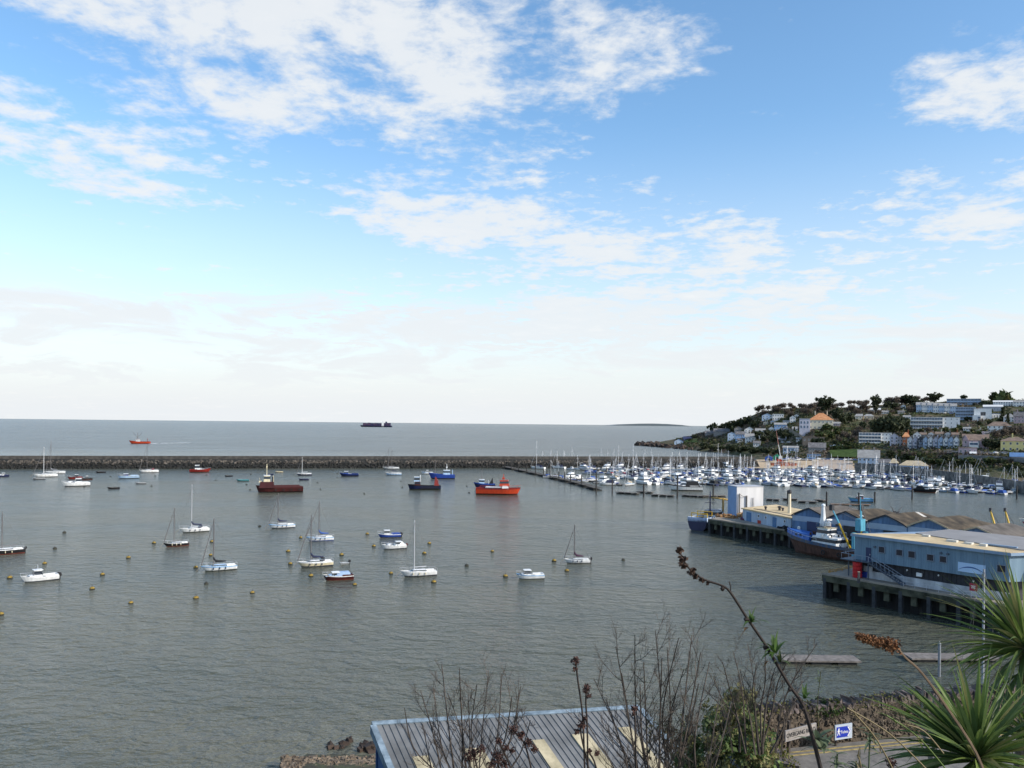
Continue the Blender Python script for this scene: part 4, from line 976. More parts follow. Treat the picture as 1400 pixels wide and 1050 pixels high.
# red fishing boat out at sea
p, L, rz = place(177, 205, 606.5, 2)
t = thing('fishing_boat', 'red trawler with white wheelhouse under way beyond the breakwater', 'fishing boat', p, rz)
R = make_hull(t, L, L*.27, 2.6, (B_orange,B_red,B_dred), m_deck, deckdrop=.5, bow=1.6, stern=.95)
cabin(t, -L*.02, L*.2, 2.4, 2.2, 2.4, 3.2, B_white, .4, .1, .9, 'wheelhouse', (.5,.85), roofm=B_red)
b = MB(); b.tube([(L*.1,0,5),(L*.1,0,14)], .25, 5); b.tube([(L*.1,0,7),(L*.32,0,15)], .15, 4); b.tube([(L*.1,0,7),(-.1*L,0,14)], .15, 4); b.build('mast', m_dalu, t)
gantry(t, -L*.36, 2.4, 2.4, 4.0, B_red, .25)
b = MB(); w0 = at(206, 606.5, .05); w1 = at(300, 604.5, .05)
for i in range(34):
    q = rnd(0, 1)**2.6*.6; c = w0.lerp(w1, q); s = rnd(.6, 1.8); b.add([c+Vector((-s*1.8,rnd(-6,6),.0)), c+Vector((s*1.8,rnd(-6,6),.0)), c+Vector((s,rnd(6,12),.25)), c+Vector((-s,rnd(6,12),.1))], [(0,1,2,3)])
tag(b.build('wake_foam', mat('foam', (.7,.72,.72), .9, 0)), 'pale foam trail left behind the red trawler', 'foam', kind='stuff')
# container ship on the horizon
q = at_d(514, 577.3, 5200); q.z = 0; k = 5200/F; L = 44*k
t = thing('container_ship', 'dark container ship on the horizon', 'ship', q, pi)
make_hull(t, L, 26, 9, (B_navy,B_navy,B_dred), bow=1.25, stern=.95, rake=.05, full=.75)
b = MB()
for i in range(11):
    b.box((-L*.42+i*L*.078, 0, 9+rnd(6,9)/1.0), (L*.07, 22, 18))
b.build('container_stack', mat('containers', (.02,.03,.11), .8, .4, .05, rgb2=(.07,.04,.08)), t)
b = MB(); b.box((-L*.22,0,20), (14,24,30)); b.build('bridge_tower', B_white, t)
b = MB(); b.box((-L*.32,0,24), (10,10,22)); b.build('funnel', B_navy, t)
# --- buoys
BUOYS = [(13.5,791),(61,771.5),(75,751,1),(140,786.5),(126,806),(179,825.5),(175.5,763.5),(210.5,743.5),(267.6,777),(282,799,1),(268,819),(345,811.5),(355,720.5,1),(394,755),(411,736),(397,772),(425,788.5),(289.6,741.5),(288,760),(502,731),(511,747.8),(467,759.5),(485,800.5),(534.5,785),(587,744),(580,757.5),(593,797),(434,661,1),(438,669.5,1),(498,676,1),(461,654,1),(452,641.5,1),(455.5,644.5,1),(461,648.5,1),(514,643.5,1),(518.6,647.5,1),(548,658.5,1),(550,667.5,1),(554.6,639.5,1),(673,754.8),(638,774.5,1),(691,789),(757.5,768),(775,781.5),(638,665.5,1),(641.5,674.5,1),(852,766.5,1),(1.5,841),(88,729,1),(151,652.5,1),(212,651.5,1),(207,665.5,1),(115,666.5,1),(228,647.5,1),(298.6,643.5,1),(282,650.5,1),(295,657.5,1),(337,663.5,1),(342,670.5,1),(343,649.5,1),(354,643,1),(399,642.5,1),(406,645.5,1),(402,649.5,1)]
REFS = [(571,787,'sleek white sloop'),(299,779,'white sloop with the light blue coachroof'),(430,774,'cream decked sloop'),(437,739,'white and blue sloop'),(385,721,'white sloop with navy cover'),(265,727,'white yacht with the dark waterline'),(240,746,'small black yacht'),(788,769,'yacht with the maroon cover'),(54,794,'white fishing motorboat'),(724,791,'pilothouse motorboat'),(538,750,'white cabin cruiser'),(532,734,'royal blue motorboat'),(462,792,'dark red launch'),(382,673,'big red workboat'),(681,676,'orange pilot boat'),(580,669,'workboat with the red crane'),(103,664,'large white cruiser'),(175,654,'grey blue open boat'),(204,646,'yacht with the red sprayhood'),(274,645,'small red workboat'),(477,651,'navy launch'),(415,650,'navy hulled yacht'),(536,648,'pair of far yachts'),(331,658,'teal dinghy'),(470,771,'grey inflatable'),(155,668,'dark dinghy'),(10,757,'yacht cut by the left edge')]
def buoy_mesh(dark):
    b = MB(); b.lathe((0,0,0), [(.05,-.55),(.42,-.35),(.58,0),(.5,.3),(.3,.5),(.02,.55)], 10); return b
prev = {}; BO = {}
byref = {}
for q in BUOYS:
    px, py = q[:2]; r = min(REFS, key=lambda r: (r[0]-px)**2+((r[1]-py)*2)**2)
    dx, dy = px-r[0], (py-r[1])*1.5
    w = ('right of' if dx > 0 else 'left of') if abs(dx) > abs(dy) else ('in front of' if dy > 0 else 'behind')
    byref.setdefault((len(q) > 2, w, r[2]), []).append(q)
for (dk, w, ref), Lq in byref.items():
    Lq.sort(key=lambda q: -q[1])
    for i, q in enumerate(Lq):
        nm = 'dark mooring buoy ' if dk else 'yellow mooring buoy '
        lab = nm+w+' the '+ref if len(Lq) == 1 else (('nearer ','farther ')[i] if len(Lq) == 2 else ordw(i)+' nearest ')+nm+w+' the '+ref
        p = at(q[0], q[1]-.6, 0)
        if dk not in BO:
            t = thing('mooring_buoy', lab, 'buoy', p, 0, 'dark mooring buoys' if dk else 'yellow mooring buoys')
            buoy_mesh(dk).build('float', mat('buoy_dark', (.03,.03,.022), .8, .3, 3) if dk else mat('buoy_yellow', (.24,.15,.02), .8, .3, 3, rgb2=(.36,.24,.04)), t, smooth=True)
            b = MB(); b.lathe((0,0,0), [(.5,-.2),(.60,.05),(.585,.16),(.5,.2)], 10); b.build('weed_band', mat('buoy_weed', (.03,.028,.015), .9, .3, 4), t)
            b = MB(); b.tube([(0,0,.5),(0,0,.75)], .05, 5); b.tube([(-.12,0,.78),(0,0,.9),(.12,0,.78),(0,0,.68),(-.12,0,.78)], .03, 4); b.build('mooring_ring', m_rub, t)
            BO[dk] = t
        else: t = copy_tree(BO[dk], p, rnd(0,6), lab)
        s = rnd(.85,1.15)*(.82 if not dk else .72); t.scale = (s,s,s)
# ============================================================ marina
m_pont = mat('pontoon_timber', (.10,.085,.07), .9, .3, 1, rgb2=(.2,.18,.155)); m_pile = mat('steel_pile', (.035,.032,.03), .8, .3, 1); m_float = mat('pontoon_float', (.03,.03,.03), .9, .3, 1)
MPILE = []
def pontoon(label, pts, w=2.4, group='marina pontoons', h=.55, deck=None, name='pontoon'):
    P = [at(x, y, 0) for x, y in pts]; b = MB(); f = MB()
    for a, c in zip(P, P[1:]):
        d = (c-a).normalized(); n = Vector((-d.y, d.x, 0))*w/2; up = Vector((0,0,h)); th = Vector((0,0,.2))
        b.loft([[a-n+up-th, a+n+up-th, a+n+up, a-n+up], [c-n+up-th, c+n+up-th, c+n+up, c-n+up]])
        k = int((c-a).length/4)+1
        for i in range(k):
            q = a.lerp(c, (i+.5)/k); f.box((q.x, q.y, .05), (min(2.4,(c-a).length/k*.7), w*.85, .62), atan2(d.y, d.x))
    t = thing(name, label, 'pontoon', (0,0,0), 0, group)
    b.build('deck', deck or m_pont, t); f.build('float', m_float, t)
    return t
def pile(label, px, py, top, r=.28, group='mooring piles of the marina', m=None):
    p = at(px, py, 0); h = (py-top)*p.y/F
    if 'm' not in prev or m or r > .3:
        t = thing('mooring_pile', label, 'pile', p, 0, group); b = MB(); b.cyl((0,0,-2), r, h+2, 8); b.build('post', m or m_pile, t)
        b = MB(); b.lathe((0,0,h), [(r*1.1,-.15),(r*1.1,.02),(.02,.3)], 8); b.build('cap', m or m_pile, t)
        if not m and r <= .3: prev['m'] = (t, h)
    else:
        s, h0 = prev['m']; t = copy_tree(s, p, 0, label, group); t.scale = (1,1,h/h0)
    return t
# outer wave screen: short floating sections running from the breakwater towards the camera
ws = [(655,633.5),(672,636.5),(690,640),(706,643.2),(722,646.8),(738,650.3),(753,653.6),(767,657),(781,660.3),(794,663.6),(806,667),(820,671.5)]
for i, (a, c) in enumerate(zip(ws, ws[1:])):
    pontoon(ordw(i)+' section from the breakwater of the floating wave screen', [(lerp(a[0],c[0],.04), lerp(a[1],c[1],.04)), (lerp(a[0],c[0],.84), lerp(a[1],c[1],.84))], 4.6, 'floating wave screen sections', 1.25, mat('screen_deck', (.07,.062,.052), .9, .4, .8), 'wave_screen')
for i, (px, py, top) in enumerate(((662,635,628),(671,637,629),(681,639,629),(690,641,630),(699,642.5,631),(709,645,635),(720,647,637),(732,649.5,638),(743,652,641),(752,654.5,643),(764,657,645),(772,659,646),(780,662,650),(795,665,650),(815,675.5,647),(837,675.5,656))):
    pile(ordw(i)+' dark pile from the breakwater along the wave screen', px, py, top, .28, 'piles along the wave screen')
for i, (a, c) in enumerate((((843,674.5),(873,676.5)),((871,673.5),(893,675)),((890,678),(922,679.5)),((932,678.5),(964,680.5)),((960,680),(992,679.5)),((1047,684),(1066,685)),((1069,683.5),(1091,684.5)),((1089,687),(1118,688.5)),((1116,685),(1129,686.5)))):
    pontoon(ordw(i)+' from the left of the low dark pontoons fronting the marina', [a, c], 3.0, 'low pontoons fronting the marina', .8, m_pont)
pontoon('narrow brown pontoon behind the trawlers', [(1135,690.5),(1190,691.5)], 1.6, deck=mat('brown_deck', (.2,.13,.09), .9, .2, 1))
for i, (px, py, top) in enumerate(((880,679.5,662),(926,681.5,650),(975,683,663),(1077,688.5,671),(1130,694,673),(1174,691,674),(1196,687,673),(1247,683,664),(1390,682.5,665))):
    pile(ordw(i)+' from the left of the tall dark piles in front of the marina', px, py, top, .33, 'tall piles in front of the marina')
# --- boat kinds: a few built once, copied into the berths
def mproto(kind, hullm, trim, canopy, L):
    nm = 'sailing_yacht' if kind == 'yacht' else ('dinghy' if kind == 'rib' else 'motor_boat')
    t = thing(nm, '', 'sailing boat' if kind == 'yacht' else 'motor boat', (0,-400,0)); B = L*.34; fb = L*.115
    R = make_hull(t, L, B, fb, (hullm, trim, B_anti), bow=1.45, stern=.86, rake=.13, n=9)
    if kind == 'yacht':
        cabin(t, -L*.2, L*.24, B*.3, B*.2, fb, L*.06, B_white, .12*L, 0, .85, 'coachroof', (.3,.8))
        H = L*1.28; b = MB(); b.tube([(L*.06,0,fb),(L*.06,0,H)], [.09,.07], 5)
        for q in (.5,.78): b.tube([(L*.06,-.9,H*q),(L*.06,.9,H*q)], .05, 4)
        b.build('mast', m_wmast if canopy is not C_grey else m_alu, t)
        b = MB(); b.tube([(L*.06,0,fb+L*.16),(0,0,fb+L*.13),(-L*.15,0,fb+L*.11),(-L*.33,0,fb+L*.1)], [.12,.3,.26,.14], 6); b.build('sail_cover', canopy, t)
        b = MB(); b.tube([(L*.48,0,fb*1.4),(L*.06,0,H*.95)], .06, 4); b.tube([(-L*.48,0,fb),(L*.06,0,H)], .03, 3); b.build('rigging', m_alu, t)
        cabin(t, -L*.28, -L*.12, B*.3, B*.26, fb, L*.1, canopy, .07*L, 0, .85, 'sprayhood', None)
    elif kind == 'sports':
        cabin(t, -L*.05, L*.36, B*.38, B*.2, fb, L*.08, B_white, .2*L, 0, .8, 'foredeck_cabin', (.3,.75))
        cabin(t, -L*.12, L*.12, B*.4, B*.34, fb, L*.15, m_glass, .12*L, .02, .8, 'windscreen', None)
        cabin(t, -L*.42, L*.02, B*.42, B*.38, fb, L*.17, canopy, .06*L, .05*L, .8, 'canopy', None)
    elif kind == 'fly':
        cabin(t, -L*.3, L*.32, B*.42, B*.26, fb, L*.14, B_white, .16*L, .02*L, .86, 'saloon', (.4,.85))
        cabin(t, -L*.28, L*.06, B*.36, B*.3, fb+L*.14, L*.06, B_white, .06*L, .02*L, .9, 'flybridge', None)
        if canopy: cabin(t, -L*.2, L*.0, B*.3, B*.28, fb+L*.2, L*.07, canopy, .03*L, .02*L, .85, 'canopy', None)
        gantry(t, -L*.28, B*.34, fb+L*.14, L*.16, B_white, .08, 'radar_arch')
    elif kind == 'pilot':
        cabin(t, -L*.1, L*.34, B*.36, B*.2, fb, L*.07, B_white, .16*L, 0, .8, 'foredeck_cabin', (.35,.8))
        cabin(t, -L*.14, L*.16, B*.36, B*.33, fb, L*.19, B_white, .09*L, .01*L, .88, 'wheelhouse', (.45,.88))
        if canopy: cabin(t, -L*.4, -L*.14, B*.4, B*.38, fb, L*.08, canopy, 0, .03*L, .85, 'cockpit_cover', None)
        outboard(t, -L*.5, 0, fb*.4, L*.13)
    elif kind == 'cover':
        cabin(t, -L*.46, L*.30, B*.45, B*.18, fb, L*.10, canopy, .22*L, .05*L, .5, 'boat_cover', None)
        outboard(t, -L*.5, 0, fb*.4, L*.12)
    return t
KINDS_ = [('yacht', B_white, B_blue, C_blue, 9.5, 'white yacht with blue sail cover', 8), ('yacht', B_white, B_white, C_navy, 11, 'white yacht with navy sail cover', 8), ('yacht', B_navy, B_white, C_grey, 10, 'navy hulled yacht with grey sail cover', 5), ('yacht', B_white, B_lb, C_tan, 8.5, 'white yacht with tan sail cover', 4),
          ('sports', B_white, B_white, C_navy, 9, 'white sports cruiser with navy canopy', 5), ('sports', B_white, B_navy, C_blue, 8, 'white sports cruiser with bright blue canopy', 3), ('sports', B_navy, B_white, C_black, 9.5, 'navy hulled sports cruiser with black canopy', 3), ('sports', B_white, B_white, B_white, 9, 'all white sports cruiser', 5),
          ('fly', B_white, B_white, None, 11.5, 'white flybridge motor yacht', 5), ('fly', B_white, B_navy, C_navy, 12.5, 'white flybridge motor yacht with navy hood', 3), ('fly', B_white, B_white, C_grey, 12, 'white flybridge motor yacht with grey hood', 2),
          ('pilot', B_white, B_blue, None, 7, 'white pilothouse fishing boat', 6), ('pilot', B_blue, B_white, C_grey, 7, 'blue pilothouse fishing boat', 3), ('pilot', B_white, B_red, C_red, 7, 'white pilothouse boat with red trim', 2), ('pilot', B_lb, B_white, None, 6.5, 'light blue pilothouse boat', 2),
          ('cover', B_white, B_white, C_blue, 6.5, 'small white boat under a blue cover', 4), ('cover', B_white, B_white, C_grey, 6.5, 'small white boat under a grey cover', 3), ('cover', B_grey, B_white, C_black, 6, 'small grey boat under a black cover', 2)]
PR = [mproto(*k[:5]) for k in KINDS_]; used = [False]*len(PR)
bag = [i for i, k in enumerate(KINDS_) for _ in range(k[6])]
random.seed(21)
# pontoon rows from the far side to the near side: left end, right end (picture columns and rows), spacing
ROWS = [((735,636.5),(1000,638.2),9.5,'rear marina row'),((775,642),(1160,645.5),9,'second marina row'),((800,647.5),(1215,652),9,'third marina row'),
        ((835,653.5),(1290,660.5),9.5,'fourth marina row'),((872,660.5),(1015,663.5),11.5,'front left marina row'),((1045,662),(1385,675.5),11.5,'front right marina row'),((740,650),(850,664),15,'wave screen row'),
        ((1235,651.5),(1398,662),13,'harbour wall row'),((1225,658.5),(1400,672),13,'far right marina row'),((1040,655.5),(1130,657),13,'middle marina row')]
def put_boat(i, p, rz, lab, grp, s=1.0):
    if used[i]: o = copy_tree(PR[i], p, rz, lab, grp)
    else: o = PR[i]; used[i] = True; o.location = p; o.rotation_euler = (0,0,rz); tag(o, lab, None, grp)
    o.scale = (s, s, s)
    return o
for ri, (a, c, sp, nm) in enumerate(ROWS):
    pontoon('long walkway pontoon of the '+nm, [a, c], 2.2, 'walkway pontoons of the marina')
    n = int((c[0]-a[0])/sp); tal = {}
    A, Cc = at(*a, 0), at(*c, 0); d = (Cc-A).normalized(); nn = Vector((-d.y, d.x, 0))
    if nn.y < 0: nn = -nn
    items = []
    for side in (0, 1):
        for j in range(n):
            t = (j+.5+rnd(-.15,.15)+(.4 if side else 0))/n
            if t > 1 or random.random() < .10: continue
            i = random.choice(bag)
            if ri in (5,) and t > .4 and KINDS_[i][0] == 'yacht' and random.random() < .6: i = random.choice(bag)
            items.append((t, side, i))
    items.sort()
    for t, side, i in items:
        L = KINDS_[i][4]*.9; sg = -1 if side == 0 else 1
        skew = -.75 if ri != 6 else .5
        dirv = (nn*sg*(-1)+d*skew*1.0).normalized()        # bow in towards the pontoon, berths lie aslant
        if random.random() < .3: dirv = -dirv
        p = A.lerp(Cc, t)+nn*sg*(1.6+L*.36); p.z = 0
        k = (i,); tal[k] = tal.get(k, 0)+1
        lab = KINDS_[i][5]+', '+ordw(tal[k]-1)+' such in the '+nm
        put_boat(i, p, atan2(dirv.y, dirv.x)+rnd(-.05,.05), lab, 'boats in the '+nm, rnd(.80,.98))
    for j, t in enumerate([.07+.86*q/max(1, int(n/9)) for q in range(int(n/9)+1)]):
        px, py = lerp(a[0],c[0],t), lerp(a[1],c[1],t); pile(ordw(j)+' mooring pile from left in the '+nm, px, py, py-8.5, .28, 'mooring piles of the marina')
# a few tall masts that stand out
def tall(label, px, py, top):
    p = at(px, py, 0); t = put_boat(1 if px % 2 else 0, p, rnd(2.2,2.8), label, 'tall masted yachts in the marina'); H = (py-top)*p.y/F
    for ch in t.children:
        if ch.name.startswith('mast'): ch.scale = (1.25,1.25, H/(11*1.28) if px % 2 else H/(9.5*1.28)); 
    return t
for lab, px, py, top in (('tall masted yacht beside the wave screen, left of all marina yachts',735,641,603),('tall masted yacht right of the leftmost marina mast',763,640.5,616),('twin masted looking yacht with tall pale mast at the marina left',847,643,609),('tall masted yacht left of the reef',867,646,607),('yacht with the tall white mast in front of the breakwater end',941,656,618),('tall masted yacht against the headland',983,647,606),('tall masted yacht near the beach',997,646,616),('tall masted yacht below the boatyard crane',1091,644,607),
                         ('tall masted yacht in front of the pavilion',1227,651,622),('tall masted yacht near the white fronted pavilion',1262,652,631),('tall masted yacht with white mast at the harbour wall',1322,656,633),('tall masted yacht at right with twin spreaders',1339,659,640),('tall masted yacht with thick white mast at far right',1343,660,641),('yacht with white mast left of the harbour wall yachts',1292,655,638)):
    tall(lab, px, py, top)
# distinct boats at the front right of the marina
cuddy('turquoise boat with red cuddy at the front of the marina', 1160, 1192, 686, 14, (B_sky,B_teal,B_anti), cabm=B_red, outb=0, cab=(-.1,.3), ch=.14, group='motor boats on moorings in the harbour')
cuddy('long white motor yacht with black hood in the front berth', 912, 960, 670.5, 8, (B_white,B_black,B_black), cabm=B_white, canopy=C_black, outb=0, cab=(-.1,.38), ch=.10)
cuddy('cream hulled launch among the white boats by the harbour wall', 1288, 1302, 672, 40, (B_cream,B_cream,B_anti), outb=0, cab=(-.1,.3), ch=.16)
cuddy('dark boat with black hood alone off the front right berths', 1281, 1252, 673, 24, BK, outb=0, cab=(-.1,.3), ch=.14, canopy=C_black)
# --- boatyard on the shore
def zq(px, py): return at(px, py, 3.0)
for i, (px, py, w, h, m, lab) in enumerate(((1051,630,10,7,C_blue,'pale blue tented cover on the quay'),(1062,629,9,8,mat('canvas_green', (.02,.22,.13), .9, 0),'bright green tented cover beside the crane'))):
    p = zq(px, py); k = p.y/F; t = thing('boat_tent', lab, 'tent', p, -atan2(p.x,p.y)); W_, H_ = w*k, h*k
    b = MB(); b.extr([(-W_/2,0,0),(W_/2,0,0),(W_/2,0,H_*.6),(0,0,H_),(-W_/2,0,H_*.6)], (0,0,0), (0,7,0)); b.build('cover', m, t)
    b = MB(); b.box((0,-.04,H_*.25), (W_*.35,.08,H_*.5)); b.build('opening', C_black, t)
p = zq(1067, 631); k = p.y/F
t = thing('crane', 'slender white and red boatyard crane', 'crane', p, -atan2(p.x,p.y))
b = MB(); b.box((0,0,1), (5,3,2)); b.build('base', B_orange, t)
b = MB(); b.box((0,0,3), (2.6,2.4,2.2)); b.build('cab', B_white, t)
b = MB(); b.tube([(0,0,3.5),(-1.6,0,13)], [.3,.24], 5); b.build('lower_boom', B_white, t); b = MB(); b.tube([(-1.6,0,13),(-3.4,0,24)], [.22,.1], 5); b.build('jib', mat('jib_red', (.45,.2,.16), .6, 0), t)
m_yardred = mat('yard_orange', (.34,.09,.035), .8, .4, .8)
for i in range(9):
    p = zq(1056+i*3.9, 636.5+(i%2)); t = thing('net_crate', ordw(i)+' from the left of the orange crates along the yard edge', 'crate', p, rnd(-.2,.2), 'orange crates along the yard edge'); z = rnd(1.4,2.8)
    b = MB(); b.box((0,0,z/2), (1.9,1.8,z), top=1.05); b.build('crate_body', m_yardred, t); b = MB(); b.box((0,0,z+.05), (2.05,1.95,.2)); b.build('rim', B_dred, t)
for i in range(8):
    p = zq(1072+i*5+rnd(-1,1), 630+rnd(0,2.5)); put_boat(random.choice((4,7,11,15,16,0)), p+Vector((0,0,1.6)), rnd(0,3), ordw(i)+' from the left of the boats stored ashore in the yard', 'boats stored ashore in the yard', .85)
ramp('slipway', [(1105,640),(1125,641),(1150,642),(1166,642)], [(1122,628),(1136,628),(1152,629),(1166,630.5)], .6, 4.0, mat('slip_concrete', (.40,.31,.23), .9, .15, .3))
for i in range(9):
    p = zq(1120+i*6, 630.5+i*.15); o = copy_tree((P1,P3,P2)[i % 3], p+Vector((0,0,1.2)), rnd(-.3,.3), ordw(i)+' from the left of the cars parked along the slipway quay', 'cars parked along the slipway quay')
for i in range(len(PR)):
    if not used[i]: put_boat(i, at(900+i*9, 651, 0), 2.4, KINDS_[i][5]+' moored alone in the marina middle', 'boats berthed in the marina middle')

# ============================================================ fish quay
random.seed(5)
DZ = 4.0
m_qdeck = mat('quay_concrete', (.22,.19,.15), .9, .2, .25, rgb2=(.34,.29,.23), bump=.2); m_qedge = mat('mossy_edge', (.03,.034,.018), .9, .4, .5, rgb2=(.10,.10,.065)); m_sheet = mat('sheet_piling', (.014,.013,.012), .8, .4, .7); m_qpile = mat('grey_pile', (.045,.048,.052), .8, .35, .6)
A0 = Vector((54.7,223.6)); A1 = Vector((64.5,237)); dA = Vector((.51,-.86)); nA = Vector((.86,.51)); Mm = Vector((87,169)); Q0 = Vector((54.8,141.6)); dQ = Vector((.6,-.8)); nQ = Vector((.8,.6)); Q1 = Q0+dQ*62
poly = [A0, A1, Vector((80,236)), Vector((112,196)), Vector((140,178)), Vector((190,120)), Vector((190,60)), Q1, Q0, Mm][::-1]
t = thing('quay', 'concrete fish quay standing on dark piles in the water', 'quay')
b = MB(); b.prism(poly, DZ-1.1, DZ, 0, 1); b.build('deck', [m_qedge, m_qdeck], t)
def sheet(a, c, inset):
    d = (c-a).normalized(); n = Vector((-d.y, d.x))*inset; b = MB(); L = (c-a).length; k = int(L/.7); ring = []
    for i in range(k+1):
        o = .35 if (i//1) % 2 else 0
        q = a+d*(L*i/k)+n*(1+o/abs(inset)); ring.append([(q.x,q.y,-3),(q.x,q.y,DZ-1.05)])
    b.loft(ring, closed=False, cap0=False, cap1=False); return b
sheet(A0, Mm, 1.3).build('sheet_piling', m_sheet, t); sheet(Q0, Q1, 1.3).build('sheet_piling', m_sheet, t); sheet(Mm, Q0, 1.3).build('sheet_piling', m_sheet, t); sheet(A1, A0, 1.3).build('sheet_piling', m_sheet, t)
for a, d, n, L, sp in ((A0,dA,nA,63,4.6),(Q0,dQ,nQ,62,4.5)):
    k = int(L/sp)
    for i in range(k+1):
        q = a+d*(.5+i*sp)+n*.25
        b = MB(); b.box((0,0,.1), (.55,.55,7.5)); b.build('pile', m_qpile, t, (q.x,q.y,-.35), atan2(d.y,d.x))
        q2 = q+d*sp*.45+n*.3
        b = MB(); b.box((0,0,0), (.9,.5,1.7)); b.build('beam_end', m_qedge, t, (q2.x,q2.y,DZ-1.75), atan2(d.y,d.x))
b = MB()
for a, d, L in ((A0,dA,60),(Q0,dQ,60)):
    c = a+d*L/2+Vector((d.y*-1, d.x))*.25; b.box((c.x,c.y,DZ+.14), (L,.3,.28), atan2(d.y,d.x))
b.build('kerb', m_qdeck, t)
# --- market building
FL = Vector((60.05,140.5)); FLn = 24.7; FR = FL+dQ*FLn; ee = Vector((.97,.24))
brot = atan2(dQ.y, dQ.x)                       # local x along the front, local y away from the water
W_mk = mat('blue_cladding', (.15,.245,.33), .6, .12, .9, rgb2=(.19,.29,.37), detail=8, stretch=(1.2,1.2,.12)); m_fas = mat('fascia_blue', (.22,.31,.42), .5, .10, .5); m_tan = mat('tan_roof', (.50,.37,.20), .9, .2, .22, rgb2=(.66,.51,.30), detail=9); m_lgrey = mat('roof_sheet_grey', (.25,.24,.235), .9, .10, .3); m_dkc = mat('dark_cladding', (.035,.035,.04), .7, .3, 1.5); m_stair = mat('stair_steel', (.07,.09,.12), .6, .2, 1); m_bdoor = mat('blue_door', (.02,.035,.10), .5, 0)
t = thing('market_building', 'long blue market building with tan flat roof on the quay', 'building', (FL.x,FL.y,0), brot)
def loc(P):
    v = P-FL; return (v.dot(dQ), v.dot(nQ))
BLo = loc(FL+ee*18); BRo = loc(FR+ee*18)
foot = [(0,0),(FLn,0),BRo,BLo]
b = MB(); b.prism(foot, 7.0, 11.0)
for i in range(1, 60): b.box((i*FLn/60, -.012, 9), (.05,.05,3.96))
b.build('upper_wall', W_mk, t)
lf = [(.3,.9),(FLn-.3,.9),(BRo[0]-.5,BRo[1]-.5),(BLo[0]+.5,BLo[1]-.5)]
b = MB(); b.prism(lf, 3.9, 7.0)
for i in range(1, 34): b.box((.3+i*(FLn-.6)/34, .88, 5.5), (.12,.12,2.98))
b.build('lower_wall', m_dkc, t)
b = MB(); b.box((13.7,.55,4.62), (21.5,.3,1.25)); b.box((2.2,.6,5.0), (1.5,.3,2.0)); b.build('plinth', W_grey and mat('white_wash', (.50,.50,.50), .85, .3, .8, stretch=(1,1,.3), detail=8), t)
def off(p, q): return p
b = MB(); b.prism([(-.5,-.5),(FLn+.4,-.5),(BRo[0]+.5,BRo[1]),(BLo[0]-.5,BLo[1])], 11.0, 11.42); b.build('fascia', m_fas, t)
gl = loc(FL+Vector((10.8,.4))); gr = loc(FR+nQ*3.6)
b = MB(); b.prism([(-.35,-.35),(FLn+.25,-.35),(gr[0]+2,gr[1]+.6),(gl[0],gl[1])], 11.40, 11.47); b.build('roof', m_tan, t)
b = MB(); b.prism([(gl[0],gl[1]),(gr[0],gr[1]),(FLn+8,gr[1]+1.5),(BRo[0]+6,BRo[1]+4),(BLo[0],BLo[1]+3)], 10.9, 11.62); rr = b.build('rear_roof', m_lgrey, t)
b = MB()
for x, y, w, d, h in ((14.5,4.2,1.6,.7,.35),(17.2,3.9,1.2,.9,.3),(19.6,3.4,1.0,.7,.4),(9,6.8,1.2,.6,.35)): b.box((x,y,11.45+h/2), (w,d,h))
b.build('roof_vent', mat('vent_pale', (.6,.58,.52), .7, .1, 2), rr)
b = MB(); b.box((21.5,4.6,11.7), (5,.5,.22)); b.build('rooflight', m_fas, rr)
# glazing from the picture positions on the front plane
P0 = Vector((FL.x,FL.y,0)); N3 = Vector((nQ.x,nQ.y,0))
def fpos(px, py):
    q = on_plane(px, py, P0, N3); v = Vector((q.x,q.y))-FL; return v.dot(dQ), q.z
for x0, y0, x1, y1 in ((1202,747,1209.5,756),(1226,751,1234,760),(1242.5,753,1251,763),(1268,757.5,1276.5,767),(1285.5,760,1294,769.5),(1364,772,1375,783)):
    a, z1 = fpos(x0, y0); c, z0 = fpos(x1, y1); b = MB(); w, h = c-a, (z1-z0)*.93
    b.box((0,-.05,0), (w,.14,h)); b.box((0,-.07,0), (.08,.14,h)); w_ = b.build('window', mat('dark_window', (.012,.016,.03), .15, 0), t, ((a+c)/2, 0, (z0+z1)/2))
    b = MB(); b.box((0,-.06,-h/2-.06), (w+.2,.2,.1)); b.box((0,-.05,h/2+.06), (w+.2,.16,.1)); b.box((-w/2-.05,-.05,0), (.1,.16,h)); b.box((w/2+.05,-.05,0), (.1,.16,h)); b.build('frame', mat('frame_grey', (.2,.24,.3), .5, 0), w_)
a, z1 = fpos(1184.5, 744); c, z0 = fpos(1191, 760.5)
b = MB(); b.box((0,-.05,0), (c-a,.12,2.3)); dd = b.build('door', m_bdoor, t, ((a+c)/2,0,8.17)); b = MB(); b.box(((c-a)*.35,-.14,0), (.08,.08,.25)); b.build('handle', m_alu, dd)
for px, py in ((1196.5,747.5),(1287,756),(1296,757.5)):
    a, z = fpos(px, py); b = MB(); b.tube([(0,0,0),(0,-.25,0)], .18, 8); b.build('vent', m_stair, t, (a,0,z))
for px, py in ((1238,780),(1281,787),(1329,795)):
    a, z = fpos(px, py); b = MB(); b.lathe((0,-.1,0), [(.05,-.16),(.16,0),(.05,.16)], 8); b.build('wall_lamp', W_white, t, (a,.6,min(6.7,z)))
a, z = fpos(1254, 782.5); b = MB(); b.box((0,-.1,0), (.9,.3,.6)); b.build('meter_box', W_white, t, (a,.8,5.9))
